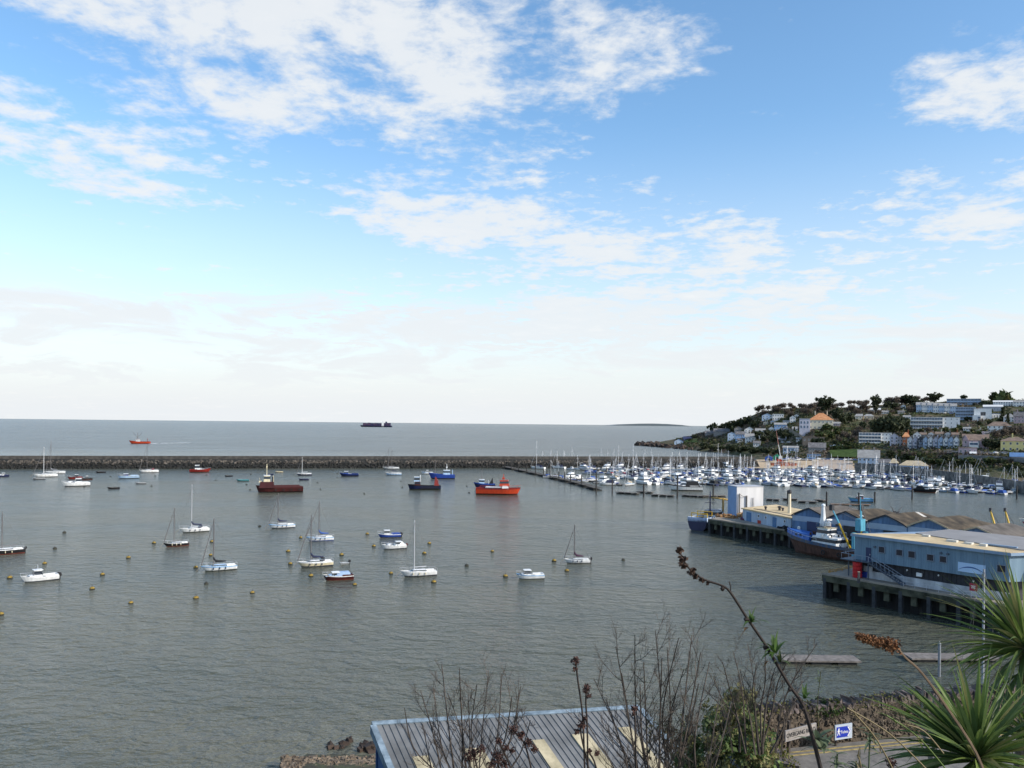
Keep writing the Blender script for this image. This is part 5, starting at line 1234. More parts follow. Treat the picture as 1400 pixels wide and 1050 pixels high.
# banner with its arched wave mark
a, z1 = fpos(1310, 769.5); c, z0 = fpos(1347.5, 785); w, h = c-a, 1.45; zc = (fpos(1329,777)[1])
b = MB(); b.box((0,-.03,0), (w,.05,h)); bn = b.build('banner', mat('banner_blue', (.48,.66,.88), .6, 0), t, ((a+c)/2,-.03,zc))
b = MB()
for k in range(24):
    u0, u1 = k/24, (k+1)/24; f = lambda u: ((u-.5)*w*.94, -.08, -.42+.62*sin(pi*u)**.8-.15*u); g_ = lambda u: .03+.16*sin(pi*u)
    p, q = Vector(f(u0)), Vector(f(u1)); b.loft([[p+Vector((0,0,-g_(u0)/2)), p+Vector((0,0,g_(u0)/2)), p+Vector((0,.02,g_(u0)/2)), p+Vector((0,.02,-g_(u0)/2))],[q+Vector((0,0,-g_(u1)/2)), q+Vector((0,0,g_(u1)/2)), q+Vector((0,.02,g_(u1)/2)), q+Vector((0,.02,-g_(u1)/2))]])
b.build('wave_mark', mat('banner_mark', (.03,.10,.30), .6, 0), bn)
# landing and outside stair
b = MB(); b.box((1.6,-.75,6.95), (3.6,1.5,.14)); b.box((-1.0,1.5,6.95), (1.6,6,.14)); b.build('landing', m_stair, t)
b = MB(); nst = 16
for i in range(nst): b.box((3.4+i*.36+.18, -.75, 6.9-(i+1)*2.85/nst), (.34,1.1,.06))
for y in (-.2,-1.3): b.extr([(3.3,y,6.7),(3.3,y,7.0),(9.2,y,4.25),(9.2,y,3.95)], (0,0,0), (0,.06,0))
st = b.build('stair', m_stair, t)
b = MB()
for y in (-.2,-1.32):
    b.tube([(3.3,y,7.95),(9.2,y,5.2)], .04, 4)
    for i in range(9): b.tube([(3.3+i*.73,y,6.9-i*.34),(3.3+i*.73,y,7.95-i*.34)], .025, 4)
b.build('handrail', mat('rail_grey', (.3,.34,.4), .5, 0), st)
b = MB()
b.tube([(-.2,-1.45,8.0),(3.3,-1.45,8.0)], .04, 4); b.tube([(-1.75,-1.2,8.0),(-1.75,4.4,8.0)], .04, 4); b.tube([(-.2,-1.45,8.0),(-1.75,-1.2,8.0)], .04, 4)
for q in ((-.2,-1.45),(1,-1.45),(2.2,-1.45),(3.3,-1.45),(-1.75,-1.2),(-1.75,1),(-1.75,3)): b.tube([(q[0],q[1],7),(q[0],q[1],8)], .03, 4)
b.build('handrail', mat('rail_grey', (.3,.34,.4), .5, 0), t)
b = MB(); b.box((3.2,-1.2,5.4), (.16,.16,2.9)); b.box((-.9,-.3,5.4), (.16,.16,2.9)); b.build('landing_post', m_stair, t)
# red sign on the quay rail
p = at(1331, 818, DZ); t2 = thing('quay_sign', 'red sign board with white lettering block under the market building', 'sign', p, brot)
b = MB(); b.tube([(-.35,0,0),(-.35,0,2.3)], .04, 5); b.tube([(.35,0,0),(.35,0,2.3)], .04, 5); b.build('post', m_alu, t2); b = MB(); b.box((0,-.06,1.7), (1.15,.06,1.15)); s_ = b.build('board', mat('sign_red', (.36,.02,.05), .5, 0), t2)
b = MB()
for i, wd in enumerate((.62,.5,.56)): b.box((0,-.1,1.9-i*.16), (wd,.02,.09))
b.build('lettering', W_white, s_)
b = MB()
for k in range(2):
    b.tube([tuple(Q0+dQ*(14+.0)+nQ*1.0)+(DZ+.55+.5*k,), tuple(Q0+dQ*27+nQ*1.0)+(DZ+.55+.5*k,)], .03, 4)
for i in range(8):
    q = Q0+dQ*(14+i*13/7)+nQ*1.0; b.tube([(q.x,q.y,DZ),(q.x,q.y,DZ+1.05)], .03, 4)
tag(b.build('railing', m_alu), 'thin metal railing on the quay edge before the market building', 'railing')
# things on the near quay
p = at(1172, 789.5, DZ); t2 = thing('storage_tubs', 'tall red stack of plastic tubs at the quay corner', 'tubs', p)
for i in range(4):
    b = MB(); b.lathe((0,0,i*.68), [(.62,0),(.74,.05),(.78,.62),(.82,.67),(.7,.68)], 14); b.build('tub', mat('tub_red', (.55,.02,.025), .45, .08, 1), t2)
p = at(1182.5, 789, DZ); t2 = thing('storage_bin', 'blue plastic bin right of the red tubs', 'bin', p, brot); b = MB(); b.box((0,0,.5), (1.1,.9,1), top=1.1); b.build('bin_body', B_blue, t2); b = MB(); b.box((0,0,1.04), (1.3,1.1,.1)); b.build('lid', B_navy, t2)
p = at(1174, 797, DZ); t2 = thing('post', 'grey concrete post in front of the red tubs', 'post', p); b = MB(); b.box((0,0,.9), (.4,.4,1.8), top=.7); b.build('shaft', m_qpile, t2); b = MB(); b.box((0,0,1.85), (.36,.36,.1)); b.build('cap', m_qdeck, t2)
b = MB(); b.box((0,0,.25), (11,.12,.12)); b.box((0,0,.5), (11,.1,.1))
for i in range(6): b.box((-5+i*2,0,.25), (.12,.12,.5))
p = Q0.lerp(Mm, .18)+dQ*.4; tag(b.build('barrier', mat('barrier_ochre', (.42,.22,.04), .6, .2, 2), None, (p.x,p.y,DZ), atan2(nQ.y,nQ.x)), 'low ochre barrier along the quay end', 'barrier')
# --- gabled sheds in a row
V0 = Vector((69.1,197.8)); dS = Vector((.593,-.805)); nS = Vector((.805,.593)); Wd = 9.56
m_mossr = mat('mossy_roof', (.038,.028,.017), .95, .4, .35, rgb2=(.12,.090,.056), bump=.4, detail=8); m_greyr = mat('ribbed_grey_roof', (.09,.076,.062), .9, .25, .4, rgb2=(.145,.125,.105)); W_sh = mat('shed_blue', (.10,.175,.30), .8, .3, .8, stretch=(1.2,1.2,.15), detail=8); m_pale = mat('pale_band', (.34,.42,.52), .7, .08, .5)
for i in range(6):
    o = V0+dS*Wd*i; lab = ('first blue gabled shed from the left, with grey ribbed roof','second blue gabled shed from the left, with brown mossy roof','third blue gabled shed, brown roof with a pale weathered patch','fourth blue gabled shed, olive mossy roof behind the market roof','fifth gabled shed, mostly hidden behind the market roof','last gabled shed of the row, at the right edge')[i]
    t = thing('gabled_shed', lab, 'shed', (o.x,o.y,DZ), atan2(dS.y,dS.x), 'row of blue gabled quay sheds')
    dn = .75*max(0,i-3); e, r, L = 4.2+.12*i-dn, 6.35+.1*i-dn, 21
    b = MB(); b.box((Wd/2,L/2,e/2), (Wd-.02,L,e)); b.extr([(0.01,0,e),(Wd-.01,0,e),(Wd/2,0,r)], (0,0,0), (0,L*.45,0)); b.build('wall', W_sh, t)
    b = MB(); b.box((Wd/2,-.03,e-.55), (Wd-.3,.06,1.3)); b.build('pale_band', m_pale, t)
    b = MB(); b.box((Wd/2+1,-.06,1.6), (3.2,.12,3.2)); dr = b.build('door', m_dkc if i else m_bdoor, t)
    b = MB()                                         # two curved slopes, hipped at the far end
    def prof(x, k): u = x/Wd; return e+.05+(r-e)*k*(1-abs(2*u-1))**.82
    xs = [-.05+(Wd+.1)*q/16 for q in range(17)]; ys = [(-.35,1),(L*.4,1),(L*.6,.96),(L*.76,.8),(L*.9,.48),(L+.3,.03)]
    rows_ = [[(x,y,prof(min(max(x,0),Wd),k)+.12) for x in xs] for y, k in ys]
    b.loft(rows_, closed=False, cap0=False, cap1=False); b.loft([[(x,-.35,prof(min(max(x,0),Wd),1)-.12) for x in xs],[(x,-.35,prof(min(max(x,0),Wd),1)+.12) for x in xs]], closed=False, cap0=False, cap1=False)
    if i in (0,):
        for q in range(15): b.box((0,0,0),(0.01,.01,.01))
    rf = b.build('roof', m_greyr if i in (0,4) else m_mossr, t)
    b = MB()
    for s in (-1,1):
        b.loft([[(Wd/2+s*Wd/2*q, -.42, prof(Wd/2+s*Wd/2*q,1)-.16),(Wd/2+s*Wd/2*q, -.36, prof(Wd/2+s*Wd/2*q,1)-.16),(Wd/2+s*Wd/2*q, -.36, prof(Wd/2+s*Wd/2*q,1)+.16),(Wd/2+s*Wd/2*q, -.42, prof(Wd/2+s*Wd/2*q,1)+.16)] for q in (1,.8,.6,.4,.2,.0)])
    b.build('barge_board', m_dkc if i < 3 else R_tan, rf)
    if i in (1,2):
        b = MB(); x = Wd*.86 if i == 1 else Wd*.66; y = 1.5 if i == 1 else 12
        P = [(x-1.3,y),(x+1.0,y-.6),(x+1.2,y+.6),(x-1.0,y+1.2)]; b.add([(p_[0],p_[1],prof(p_[0],1)+.15) for p_ in P], [(0,1,2,3)]); b.build('roof_patch', mat('pale_patch', (.5,.47,.42), .9, .2, 1), rf)
# --- low blue store with tan roof
f0, f1, f2, f3 = Vector((64.2,223)), Vector((70,201)), Vector((82.5,204.5)), Vector((77,233.5))
t = thing('quay_store', 'low pale blue store with flat tan roof beside the white tower', 'building', (f0.x,f0.y,DZ), atan2((f1-f0).y,(f1-f0).x))
dx = (f1-f0).normalized(); dy = Vector((-dx.y,dx.x))
def lc(P): v = P-f0; return (v.dot(dx), v.dot(dy))
fp = [lc(f) for f in (f0,f1,f2,f3)]
b = MB(); b.prism(fp, 0, 3.0); b.build('wall', mat('store_blue', (.36,.45,.56), .7, .2, .7, stretch=(1,1,.2), detail=8), t)
b = MB(); c_ = (sum(p[0] for p in fp)/4, sum(p[1] for p in fp)/4); b.prism([(c_[0]+(p[0]-c_[0])*1.04, c_[1]+(p[1]-c_[1])*1.04) for p in fp], 3.0, 3.3); rf = b.build('roof', m_tan, t)
b = MB(); b.box((fp[1][0]*.55,2.2,3.34), (fp[1][0]*.9,.5,.08), m=0); b.build('gutter', m_dkc, rf)
for x, w in ((3.2,2.3),(15.5,1.6)):
    b = MB(); b.box((x,-.05,1.25), (w,.12,2.5)); b.build('door', mat('store_door', (.06,.16,.32), .6, .1, 1), t)
for x in (8,11.5,20): window(t, x, 0, 2.0, .8, .7)
for x, y, s in ((5,4,.9),(7,7,1.1),(8.5,7,.8)):
    b = MB(); b.lathe((x,y,3.3), [(.3*s,0),(.3*s,.6*s),(.5*s,.7*s),(.5*s,.9*s),(.1,1.1*s)], 8); b.build('roof_vent', m_dkc, rf)
p = Vector((73,211)); t = thing('lamp_column', 'cream column with a lamp head behind the low blue store', 'column', (p.x,p.y,DZ+3.2)); b = MB(); b.tube([(0,0,0),(0,0,5.2)], [.45,.35], 8); b.build('shaft', W_cream, t); b = MB(); b.lathe((0,0,5.2), [(.35,0),(.6,.3),(.45,.9),(.1,1.1)], 8); b.build('lamp_head', m_dkc, t)
# --- white tower
C0 = Vector((64.9,231.5)); t = thing('ice_tower', 'tall white windowless tower on the end of the quay', 'tower', (C0.x,C0.y,DZ), radians(9))
b = MB(); b.box((4.05,3,4.25), (8.1,6,8.5)); b.build('wall', mat('tower_white', (.64,.63,.63), .6, .10, .5, stretch=(1,1,.15), detail=8), t)
b = MB(); b.box((4.05,3,8.56), (8.3,6.2,.16)); b.build('roof', W_grey, t)
b = MB(); b.box((-.03,3,4.25), (.06,5.9,8.4)); 
for y in (1,2,3,4,5): b.box((-.07,y,4.25), (.06,.06,8.4))
b.build('side_shade_panel', mat('tower_shade_blue', (.20,.33,.54), .6, .08, .5), t)  # the white tower's shaded side, its shade painted in as blue
b = MB(); b.tube([(.7,-.3,0),(.7,-.3,6.6)], .16, 6); b.tube([(2.9,-.3,2.6),(2.9,-.3,6.0)], .2, 6); b.tube([(.7,-.3,6.5),(1.8,-.4,5.7),(2.9,-.3,5.9)], .07, 5)
for x in (4.6,5.1): b.tube([(x,-.2,2.8),(x,-.2,5.4)], .06, 5)
b.build('pipework', mat('pipe_grey', (.13,.12,.11), .6, 0), t)
# --- quayside clutter
m_net = mat('nets_orange', (.30,.12,.04), .95, .5, 1.5, rgb2=(.45,.28,.13), bump=.6); m_netd = mat('nets_dark', (.02,.02,.024), .95, .4, 1.5, bump=.6)
def heap(label, px, py, w, d, h, m, n=26):
    p = at(px, py, DZ); b = MB()
    for i in range(n):
        a = rnd(0,6.28); r = rnd(0,1)**.6; z = h*(1-r)*rnd(.4,1)
        boulder(b, (cos(a)*r*w/2, sin(a)*r*d/2, z*.7), rnd(.3,.55)*h*.6+.2)
    o = b.build('net_pile', m, None, p, atan2(dA.y,dA.x)); tag(o, label, 'nets', 'net heaps on the quay')
heap('orange brown net heap at the quay end beside the white tower', 992, 707, 8, 3.5, 1.5, m_net, 40)
heap('tan net heap stacked against the low blue store', 1017, 707, 4, 3, 2.4, mat('nets_tan', (.42,.25,.12), .95, .4, 1.5))
heap('dark purple net heap in front of the blue store door', 1023, 711, 4.5, 2.5, 1.6, mat('nets_purple', (.13,.03,.07), .95, .4, 1.5))
heap('black net heap in the middle of the quay', 1052, 716.5, 8, 2.5, 1.0, m_netd)
heap('long black net heap in front of the first gabled shed', 1095, 727, 14, 4, 2.2, m_netd, 60)
for px, py, m, lab in ((1041,716,mat('box_red', (.42,.04,.02), .6, .2, 2),'red fish box pallet beside the black nets'),(1036,714.5,mat('box_tan', (.45,.25,.14), .7, .2, 2),'tan fish box pallet left of the red one'),(1060,719,mat('box_brown', (.22,.07,.03), .7, .2, 2),'brown fish box pallet right of the black nets')):
    p = at(px, py, DZ); t = thing('fish_boxes', lab, 'boxes', p, atan2(dA.y,dA.x), 'fish box pallets on the quay')
    for k in range(2):
        b = MB(); b.box((0,0,.25+k*.45), (1.6,1.2,.4), top=1.05); b.build('box', m, t)
p = at(1075, 722, DZ); t = thing('gas_cabinet', 'white upright cabinet before the first gabled shed', 'cabinet', p, atan2(dA.y,dA.x)); b = MB(); b.box((0,0,1.2), (1.5,1.2,2.4)); b.build('cabinet_body', W_white, t); b = MB(); b.box((0,0,2.45), (1.7,1.4,.12)); b.build('cabinet_lid', W_blue, t)
p = at(1093, 729, DZ); t = thing('bollard', 'white domed marker on the quay edge above the blue trawler', 'bollard', p); b = MB(); b.lathe((0,0,0), [(.3,0),(.35,.8),(.55,.9),(.5,1.6),(.1,1.9)], 10); b.build('dome', W_white, t); b = MB(); b.cyl((0,0,0), .5, .25, 8); b.build('base', m_qpile, t)
for px, py, tp, k, lab in ((1222,712,692,-1,'left curved davit arm beyond the shed roofs'),(1228,712,693,1,'right curved davit arm beyond the shed roofs')):
    p = at_d(px, py, 196); h = (py-tp)*196/F; p.z = DZ+3; t = thing('davit', lab, 'davit', p, 0, 'davits beyond the sheds'); h += 30-5-7-0
    H = 30-(tp-585)*196/F-7
    b = MB(); b.tube([(0,0,-3),(0,0,H*.55),(.3*k,0,H*.85),(1.0*k,0,H)], [.16,.14,.11,.08], 5); b.build('arm', m_dalu, t); b = MB(); b.box((-.15*k,0,H*.62), (.5,.4,.5)); b.build('winch', m_dkc, t)
# --- blue trawler alongside
B_tb = bm_('trawler_blue', (.03,.13,.30), .6, var=.5, rgb2=(.12,.10,.09)); B_tq = bm_('trawler_turquoise', (.10,.36,.48), .5, var=.2)
t = thing('trawler', 'large rusty blue trawler with white superstructure alongside the quay', 'fishing boat', (73.6,184.8,0), atan2(.86,-.51))
L = 25; R = make_hull(t, L, 5.6, 3.0, (B_brown, B_tb, B_brown), m_teak, deckdrop=.9, bow=1.45, stern=.92, rake=.1, full=.6, trise=.1)
b = MB()
for s in (-1,1): b.loft([[(x,s*w*1.012,zs*.80),(x,s*w*1.02,zs+.02),(x,s*w*.97,zs+.02),(x,s*w*.97,zs*.8)] for x, w, zs, _ in R])
b.build('bulwark', B_tb, t)
b = MB(); b.loft([[(x,-w*1.0,zs-.1),(x,-w*.85,zs+1.2),(x,w*.85,zs+1.2),(x,w*1.0,zs-.1)] for x, w, zs, _ in R[8:13]]); wb_ = b.build('whaleback', bm_('trawler_bright', (.03,.12,.42), .45, var=.2), t)
for x in (L*.26,L*.31): b = MB(); b.box((x,2.6,4.6), (.5,.12,.5)); b.box((x,-2.6,4.6), (.5,.12,.5)); b.build('porthole', W_dark, wb_)
cabin(t, -L*.12, L*.16, 2.3, 2.1, 2.4, 2.4, B_white, .4, .1, .95, 'deckhouse', (.55,.85))
c = cabin(t, -L*.01, L*.12, 1.7, 1.6, 4.8, 1.9, B_white, .4, .1, .92, 'wheelhouse', (.4,.8), roofm=B_cream)
b = MB(); b.lathe((L*.09,0,7.1), [(.9,0),(.55,2.0),(.35,4.4),(.5,4.5),(.45,4.9),(.1,5.1)], 8); b.build('radar_mast', B_white, t)
b = MB(); b.box((L*.03,0,8.6), (.5,1.8,.35)); b.lathe((L*.03,.2,7.2), [(.6,0),(.65,.8),(.1,1.2)], 8); b.build('radar', W_white, t)
rails(t, R, .9, 7, 12, .035, B_white)
b = MB(); b.box((-L*.30,0,5.2), (.6,4.6,.5)); b.box((-L*.30,2.1,4.0), (.7,.7,5.5)); b.box((-L*.30,-2.1,4.0), (.7,.7,5.5)); b.box((-L*.30,0,8.4), (1.4,1.6,2.6)); b.tube([(-L*.30,0,9.5),(-L*.30,0,14.5)], .1, 5); b.build('gantry', B_tq, t)
for y0, y1, x1 in ((2.0,3.2,-L*.10),(-2.0,-3.0,-L*.22)):
    b = MB(); b.tube([(-L*.26,y0,3.2),(lerp(-L*.26,x1,.6),lerp(y0,y1,.6),8.5)], [.22,.2], 6, 0); b.tube([(lerp(-L*.26,x1,.6),lerp(y0,y1,.6),8.5),(x1,y1,11.8)], [.2,.15], 6, 1); b.box((x1,y1,11.9), (.8,.8,1.3), m=2); b.build('derrick', [B_yellow, B_tq, m_dkc], t)
b = MB()
for y in (3.2,-3.0): b.tube([(-L*.1,y,11.8),(-L*.30,y*.3,9.4)], .04, 3); b.tube([(-L*.1,y,11.8),(L*.02,y*.5,6.5)], .03, 3)
b.tube([(-L*.3,0,13.5),(-L*.46,0,3.5)], .04, 3); b.tube([(-L*.3,0,13.5),(L*.09,0,11.5)], .03, 3); b.build('rigging', m_wire, t)
b = MB(); b.tube([(-L*.4,-1.6,2.9),(-L*.4,1.6,2.9)], .9, 10); b.build('net_drum', m_netd, t)
b = MB(); b.box((-L*.46,1.8,3.2), (1.8,1.4,1.2)); b.build('locker', W_white, t)
tyres(t, R, (2,4,6), 1, 1.4, .45)
b = MB()
for i in range(70):
    x = rnd(-L*.44, L*.2); y = rnd(-2.4,2.4); z = 2.3 if x < -L*.12 else (4.8 if random.random() < .5 else 7.1)
    if z > 5 and not -L*.06 < x < L*.1: z = 2.4
    b.box((x,y,z+.25), (rnd(.2,.9),rnd(.2,.8),rnd(.3,.9)), rnd(0,1), random.choice((0,0,1,2,3)))
for i in range(14):
    x = -L*.1+i*.45; b.tube([(x,-2.1,4.8),(x,-2.1,5.9)], .04, 3, 0)
b.tube([(-L*.1,-2.1,5.9),(L*.14,-2.1,5.9)], .05, 3, 0); b.build('deck_gear', [W_white, m_dkc, B_brown, B_tb], t)
# --- blue and white trawler at the quay end, stern towards the viewer
sp = Vector((53.3,230.3)); hd = Vector((.57,.82)); ctr = sp+hd*9.5
t = thing('trawler', 'navy and white trawler moored at the quay end below the white tower', 'fishing boat', (ctr.x,ctr.y,0), atan2(hd.y,hd.x))
L = 19; R = make_hull(t, L, 6.2, 2.6, (B_navy, B_lb, B_brown), m_deck, deckdrop=.7, bow=1.5, stern=.95, rake=.1, trise=.15)
b = MB(); ring = [(R[i][0], -R[i][1], R[i][2]) for i in range(12,-1,-1)]+[(R[i][0], R[i][1], R[i][2]) for i in range(13)]
b.loft([[Vector(p)+Vector((0,0,-.45)), Vector(p)+Vector((0,0,.75)), Vector((p[0],p[1]*.95,p[2]+.75)), Vector((p[0],p[1]*.95,p[2]-.45))] for p in ring]); b.build('bulwark', bm_('bulwark_pale', (.52,.62,.78), .5), t)
cabin(t, L*.06, L*.30, 2.2, 2.0, 2.2, 2.6, B_white, .4, .1, .92, 'wheelhouse', (.5,.85), roofm=B_navy)
gantry(t, -L*.42, 2.4, 2.4, 2.4, B_yellow, .14); gantry(t, -L*.2, 2.2, 2.4, 2.6, B_yellow, .14)
b = MB(); b.tube([(L*.02,0,2.4),(L*.02,0,10.6)], [.3,.15], 6); b.tube([(L*.02,-1.6,7.2),(L*.02,1.6,7.2)], .08, 4); b.tube([(L*.02,0,9.4),(L*.32,0,6.5)], .04, 3); b.tube([(L*.02,0,9.4),(-L*.42,0,4.8)], .04, 3); b.build('mast', B_navy, t)
b = MB(); b.tube([(L*.36,-1.6,2.6),(L*.36,-1.6,8.2)], .3, 6); b.tube([(L*.36,-1.6,8.0),(L*.1,.8,8.6)], .22, 5); b.tube([(L*.36,-1.6,8.0),(L*.44,-2.6,7.6)], .3, 5); b.build('derrick', bm_('ochre', (.35,.22,.05), .7, var=.3), t)
for x, y in ((-L*.46,-1.6),(-L*.46,.4),(-L*.46,1.8)): b = MB(); b.lathe((x,y,2.4), [(.3,0),(.34,.7),(.2,.9)], 8); b.build('drum', m_dkc, t)
# --- trawler seen only by its derricks beyond the market roof
t = thing('trawler', 'crimson bowed trawler with two yellow derricks beyond the market roof', 'fishing boat', (158,226,0), pi-.15)
L = 28; R = make_hull(t, L, 7, 3.0, (mat('crimson', (.32,.02,.07), .5, .2, 1), B_white, B_brown), m_deck, bow=1.6, stern=.92)
cabin(t, -L*.05, L*.25, 2.8, 2.4, 3, 3.2, B_white, .5, .1, .9, 'wheelhouse', (.5,.85))
tr = thing('trawler', 'dark trawler whose two leaning derricks rise behind the last shed roof', 'fishing boat', (116,196,0), pi*.72)
R = make_hull(tr, 22, 6, 2.6, (B_navy, B_white, B_brown), m_deck, bow=1.5, stern=.92)
cabin(tr, -2, 5, 2.2, 2, 2.4, 2.6, B_white, .4, .1, .9, 'wheelhouse', (.5,.85))
for px, top in ((1354,697),(1374,697)):
    q = at_d(px, top, 188); q2 = at_d(px+9, 728, 186); inv = Matrix.Rotation(-pi*.72, 3, 'Z'); o3 = Vector((116,196,0)); a, c = inv@(q-o3), inv@(q2-o3)
    b = MB(); b.tube([c, a], [.26,.18], 6, 0); b.box(tuple(a), (.45,.45,.9), m=1); b.tube([a, c+Vector((-2.5,2,0))], .05, 3, 1); b.tube([a, c+Vector((2.0,-2.5,0))], .05, 3, 1); b.build('derrick', [B_yellow, m_dkc], tr)
# --- pontoons, posts and the tall masted yacht in the near water
pontoon('grey floating pontoon left of the dried flower head, near water', [(1064,904.5),(1172,906)], 2.6, 'near pontoons', .55, mat('grey_deck', (.17,.15,.135), .9, .3, 1.5))
pontoon('grey floating pontoon right of the dried flower head, near water', [(1240,902),(1362,903)], 2.6, 'near pontoons', .55, mat('grey_deck', (.17,.15,.135), .9, .3, 1.5))
pile('slim pale post standing in the water before the right near pontoon', 1284, 925, 880, .17, 'near posts', mat('pale_post', (.22,.235,.26), .6, .1, 1))
p = at(1343, 1000, 0); t = thing('sailing_yacht', 'tall masted white yacht half hidden behind the spiky palms', 'sailing boat', p, .35)
R = make_hull(t, 10, 3.2, 1.1, WH, bow=1.35, stern=.7); cabin(t, -2, 2.6, 1, .7, 1.1, .55, B_white, 1, .2, .85, 'coachroof', (.3,.8))
H = (1000-778)*p.y/F
b = MB(); b.tube([(0,0,1),(0,0,H)], [.13,.10], 8)
for q in (.62,.82): b.tube([(0,-.8,H*q),(0,.8,H*q)], .03, 4)
b.build('mast', mat('mast_pale', (.30,.32,.35), .5, 0), t)
b = MB(); b.tube([(4.8,0,1.5),(0,0,H)], .014, 4); b.tube([(-4.8,0,1.2),(0,0,H)], .02, 4); b.tube([(-.3,-1.4,1.2),(0,-1,H*.8),(0,0,H)], .015, 3); b.tube([(-.3,1.4,1.2),(0,1,H*.8),(0,0,H)], .015, 3); b.tube([(0,0,H),(0,0,H+1.9)], .02, 4); b.build('rigging', m_wire, t)
b = MB(); b.tube([(0,0,2.6),(-4,0,2.5)], .1, 6); b.build('boom', m_alu, t)
# ============================================================ near ground, road and wall
random.seed(11)
GL = [(.5,28.3),(2,27.9),(4,27.2),(8,25.2),(14,21.5),(20,17.5),(30,11),(45,5.5),(58,2.2),(64,.5),(68,-.8),(85,-4)]
GB = [(.5,28.3),(2,27.9),(4,27.2),(8,25.2),(14,21.5),(20,17.5),(30,11),(45,5.8),(60,2.6),(69,1.0),(74,-.4),(90,-4)]
GM = [(.5,28.3),(2,27.9),(4,27.0),(8,25.0),(14,22.4),(20,20.6),(24,19.9),(27,18.6),(34,13),(55,4),(70,-1),(90,-4)]
GR = [(.5,28.3),(2,27.9),(4,26.8),(8,24.6),(14,21.6),(19,19.85),(22,19.8),(27.5,19.8),(34,14),(55,4),(70,-1),(90,-4)]
GC = [(-1200,GL),(-300,GL),(380,GL),(410,GB),(860,GB),(930,GM),(1000,GM),(1060,GR),(1500,GR),(2600,GR)]
def gcol(px):
    for (a, A), (c, C) in zip(GC, GC[1:]):
        if a <= px <= c:
            t = (px-a)/(c-a); return [(lerp(p[0],q[0],t), lerp(p[1],q[1],t)) for p, q in zip(A, C)]
lines = []; px = -1200
while px <= 2600:
    cc = gcol(px); k = (px-700)/F; ln = []
    for (d0, z0), (d1, z1) in zip(cc, cc[1:]):
        for i in range(4):
            t = i/4; D = lerp(d0,d1,t); p = Vector((k*D, D, lerp(z0,z1,t)))
            if D > 5: p.z += noise.noise(p*.6)*.10*(0 if (px > 1040 and 18 < D < 28) else 1)
            ln.append(p)
    lines.append(ln); px += 25 if 300 < px < 1500 else 100
b = MB(); n = len(lines[0]); b.add([p for l in lines for p in l], [(i*n+j,(i+1)*n+j,(i+1)*n+j+1,i*n+j+1) for i in range(len(lines)-1) for j in range(n-1)])
gm = mat('garden_slope', (.07,.052,.032), .95, .4, 1.2, rgb2=(.06,.07,.025), bump=.6, detail=8)
tag(b.build('ground', gm, smooth=True), kind='structure')
# pebbles and shore rocks
m_peb = mat('shore_pebble', (.11,.08,.055), .9, .4, 1.5, rgb2=(.22,.17,.12)); b = MB()
for i in range(900):
    q = at(rnd(385,530), rnd(1040,1062), .5); boulder(b, (q.x, q.y, lerp(.15,1.1,max(0,min(1,(74-q.y)/6)))), rnd(.08,.3))
tag(b.build('shingle', m_peb), 'strip of brown pebbles on the shore left of the corrugated roof', 'shingle', kind='stuff')
for i, (px, py, s) in enumerate(((455,1021,.75),(470,1017,.6),(478,1014,.65),(494,1025,.8),(504,1020,.8),(512,1027,1.0),(467,1023,.45))):
    b = MB(); q = at(px, py, 0)
    for j in range(4): boulder(b, (rnd(-.5,.5)*s, rnd(-.4,.4)*s, rnd(-.1,.25)*s), s*.55)
    tag(b.build('rock', m_reef, None, q), ordw(i)+' of the small dark rocks awash left of the corrugated roof', 'rock', 'dark rocks awash by the shore')
# road
Wp = Vector((8.3,25.3)); Wd_ = Vector((.971,.239)); Wn = Vector((.239,-.971))
def wl(s, o, z): q = Wp+Wd_*s+Wn*o; return Vector((q.x,q.y,z))
b = MB(); S = [-2+i*1.0 for i in range(24)]
b.loft([[wl(s,.15,19.9), wl(s,6.5,19.9), wl(s,6.6,19.5)] for s in S], closed=False, cap0=False, cap1=False)
tag(b.build('road', mat('road_asphalt', (.15,.14,.125), .9, .18, 3, rgb2=(.20,.185,.165), bump=.3, detail=8)), kind='structure')
b = MB()
for o in (.42,.64): b.loft([[wl(s,o,19.905), wl(s,o+.09,19.905)] for s in [-.5+i*.4 for i in range(54)]], closed=False, cap0=False, cap1=False)
tag(b.build('road_marking', mat('yellow_line', (.34,.26,.10), .9, .4, 5)), kind='structure')
# dry stone wall with upright coping
m_dry = mat('dry_stone', (.075,.058,.042), .95, .45, 4, rgb2=(.16,.125,.09), bump=.8, detail=8); m_cop = mat('coping_stone', (.10,.078,.066), .95, .4, 2.5, rgb2=(.20,.16,.145), bump=.6)
wt = thing('stone_wall', 'dry stone wall with upright coping along the road', 'wall', wl(0,0,19.9), atan2(Wd_.y,Wd_.x))
b = MB(); b.box((9.5,.35,.35), (22,.6,1.5))
for i in range(3600):
    s, z = rnd(-1.4,20), rnd(-.02,1.02); boulder(b, (s, rnd(.055,.09), z), rnd(.045,.095))
b.build('wall_body', m_dry, wt)
b = MB(); s = -1.4
while s < 20:
    w = rnd(.07,.15); h = rnd(.16,.30); lean = rnd(-.10,.04); y0 = rnd(.0,.10); dep = rnd(.42,.6); vs = []
    for z, k in ((0,1),(h,rnd(.5,.8))):
        for x, y in ((0,0),(1,0),(1,1),(0,1)): vs.append((s+x*w*k+(1-k)*w*.5+lean*(z > 0)+rnd(-.022,.022), y0+y*dep+rnd(-.05,.05), 1.02+z+(rnd(-.09,.03) if z else -.02)))
    b.add(vs, [(3,2,1,0),(4,5,6,7),(0,1,5,4),(1,2,6,5),(2,3,7,6),(3,0,4,7)]); s += w
b.build('coping', m_cop, wt)
WALLTOP = wt
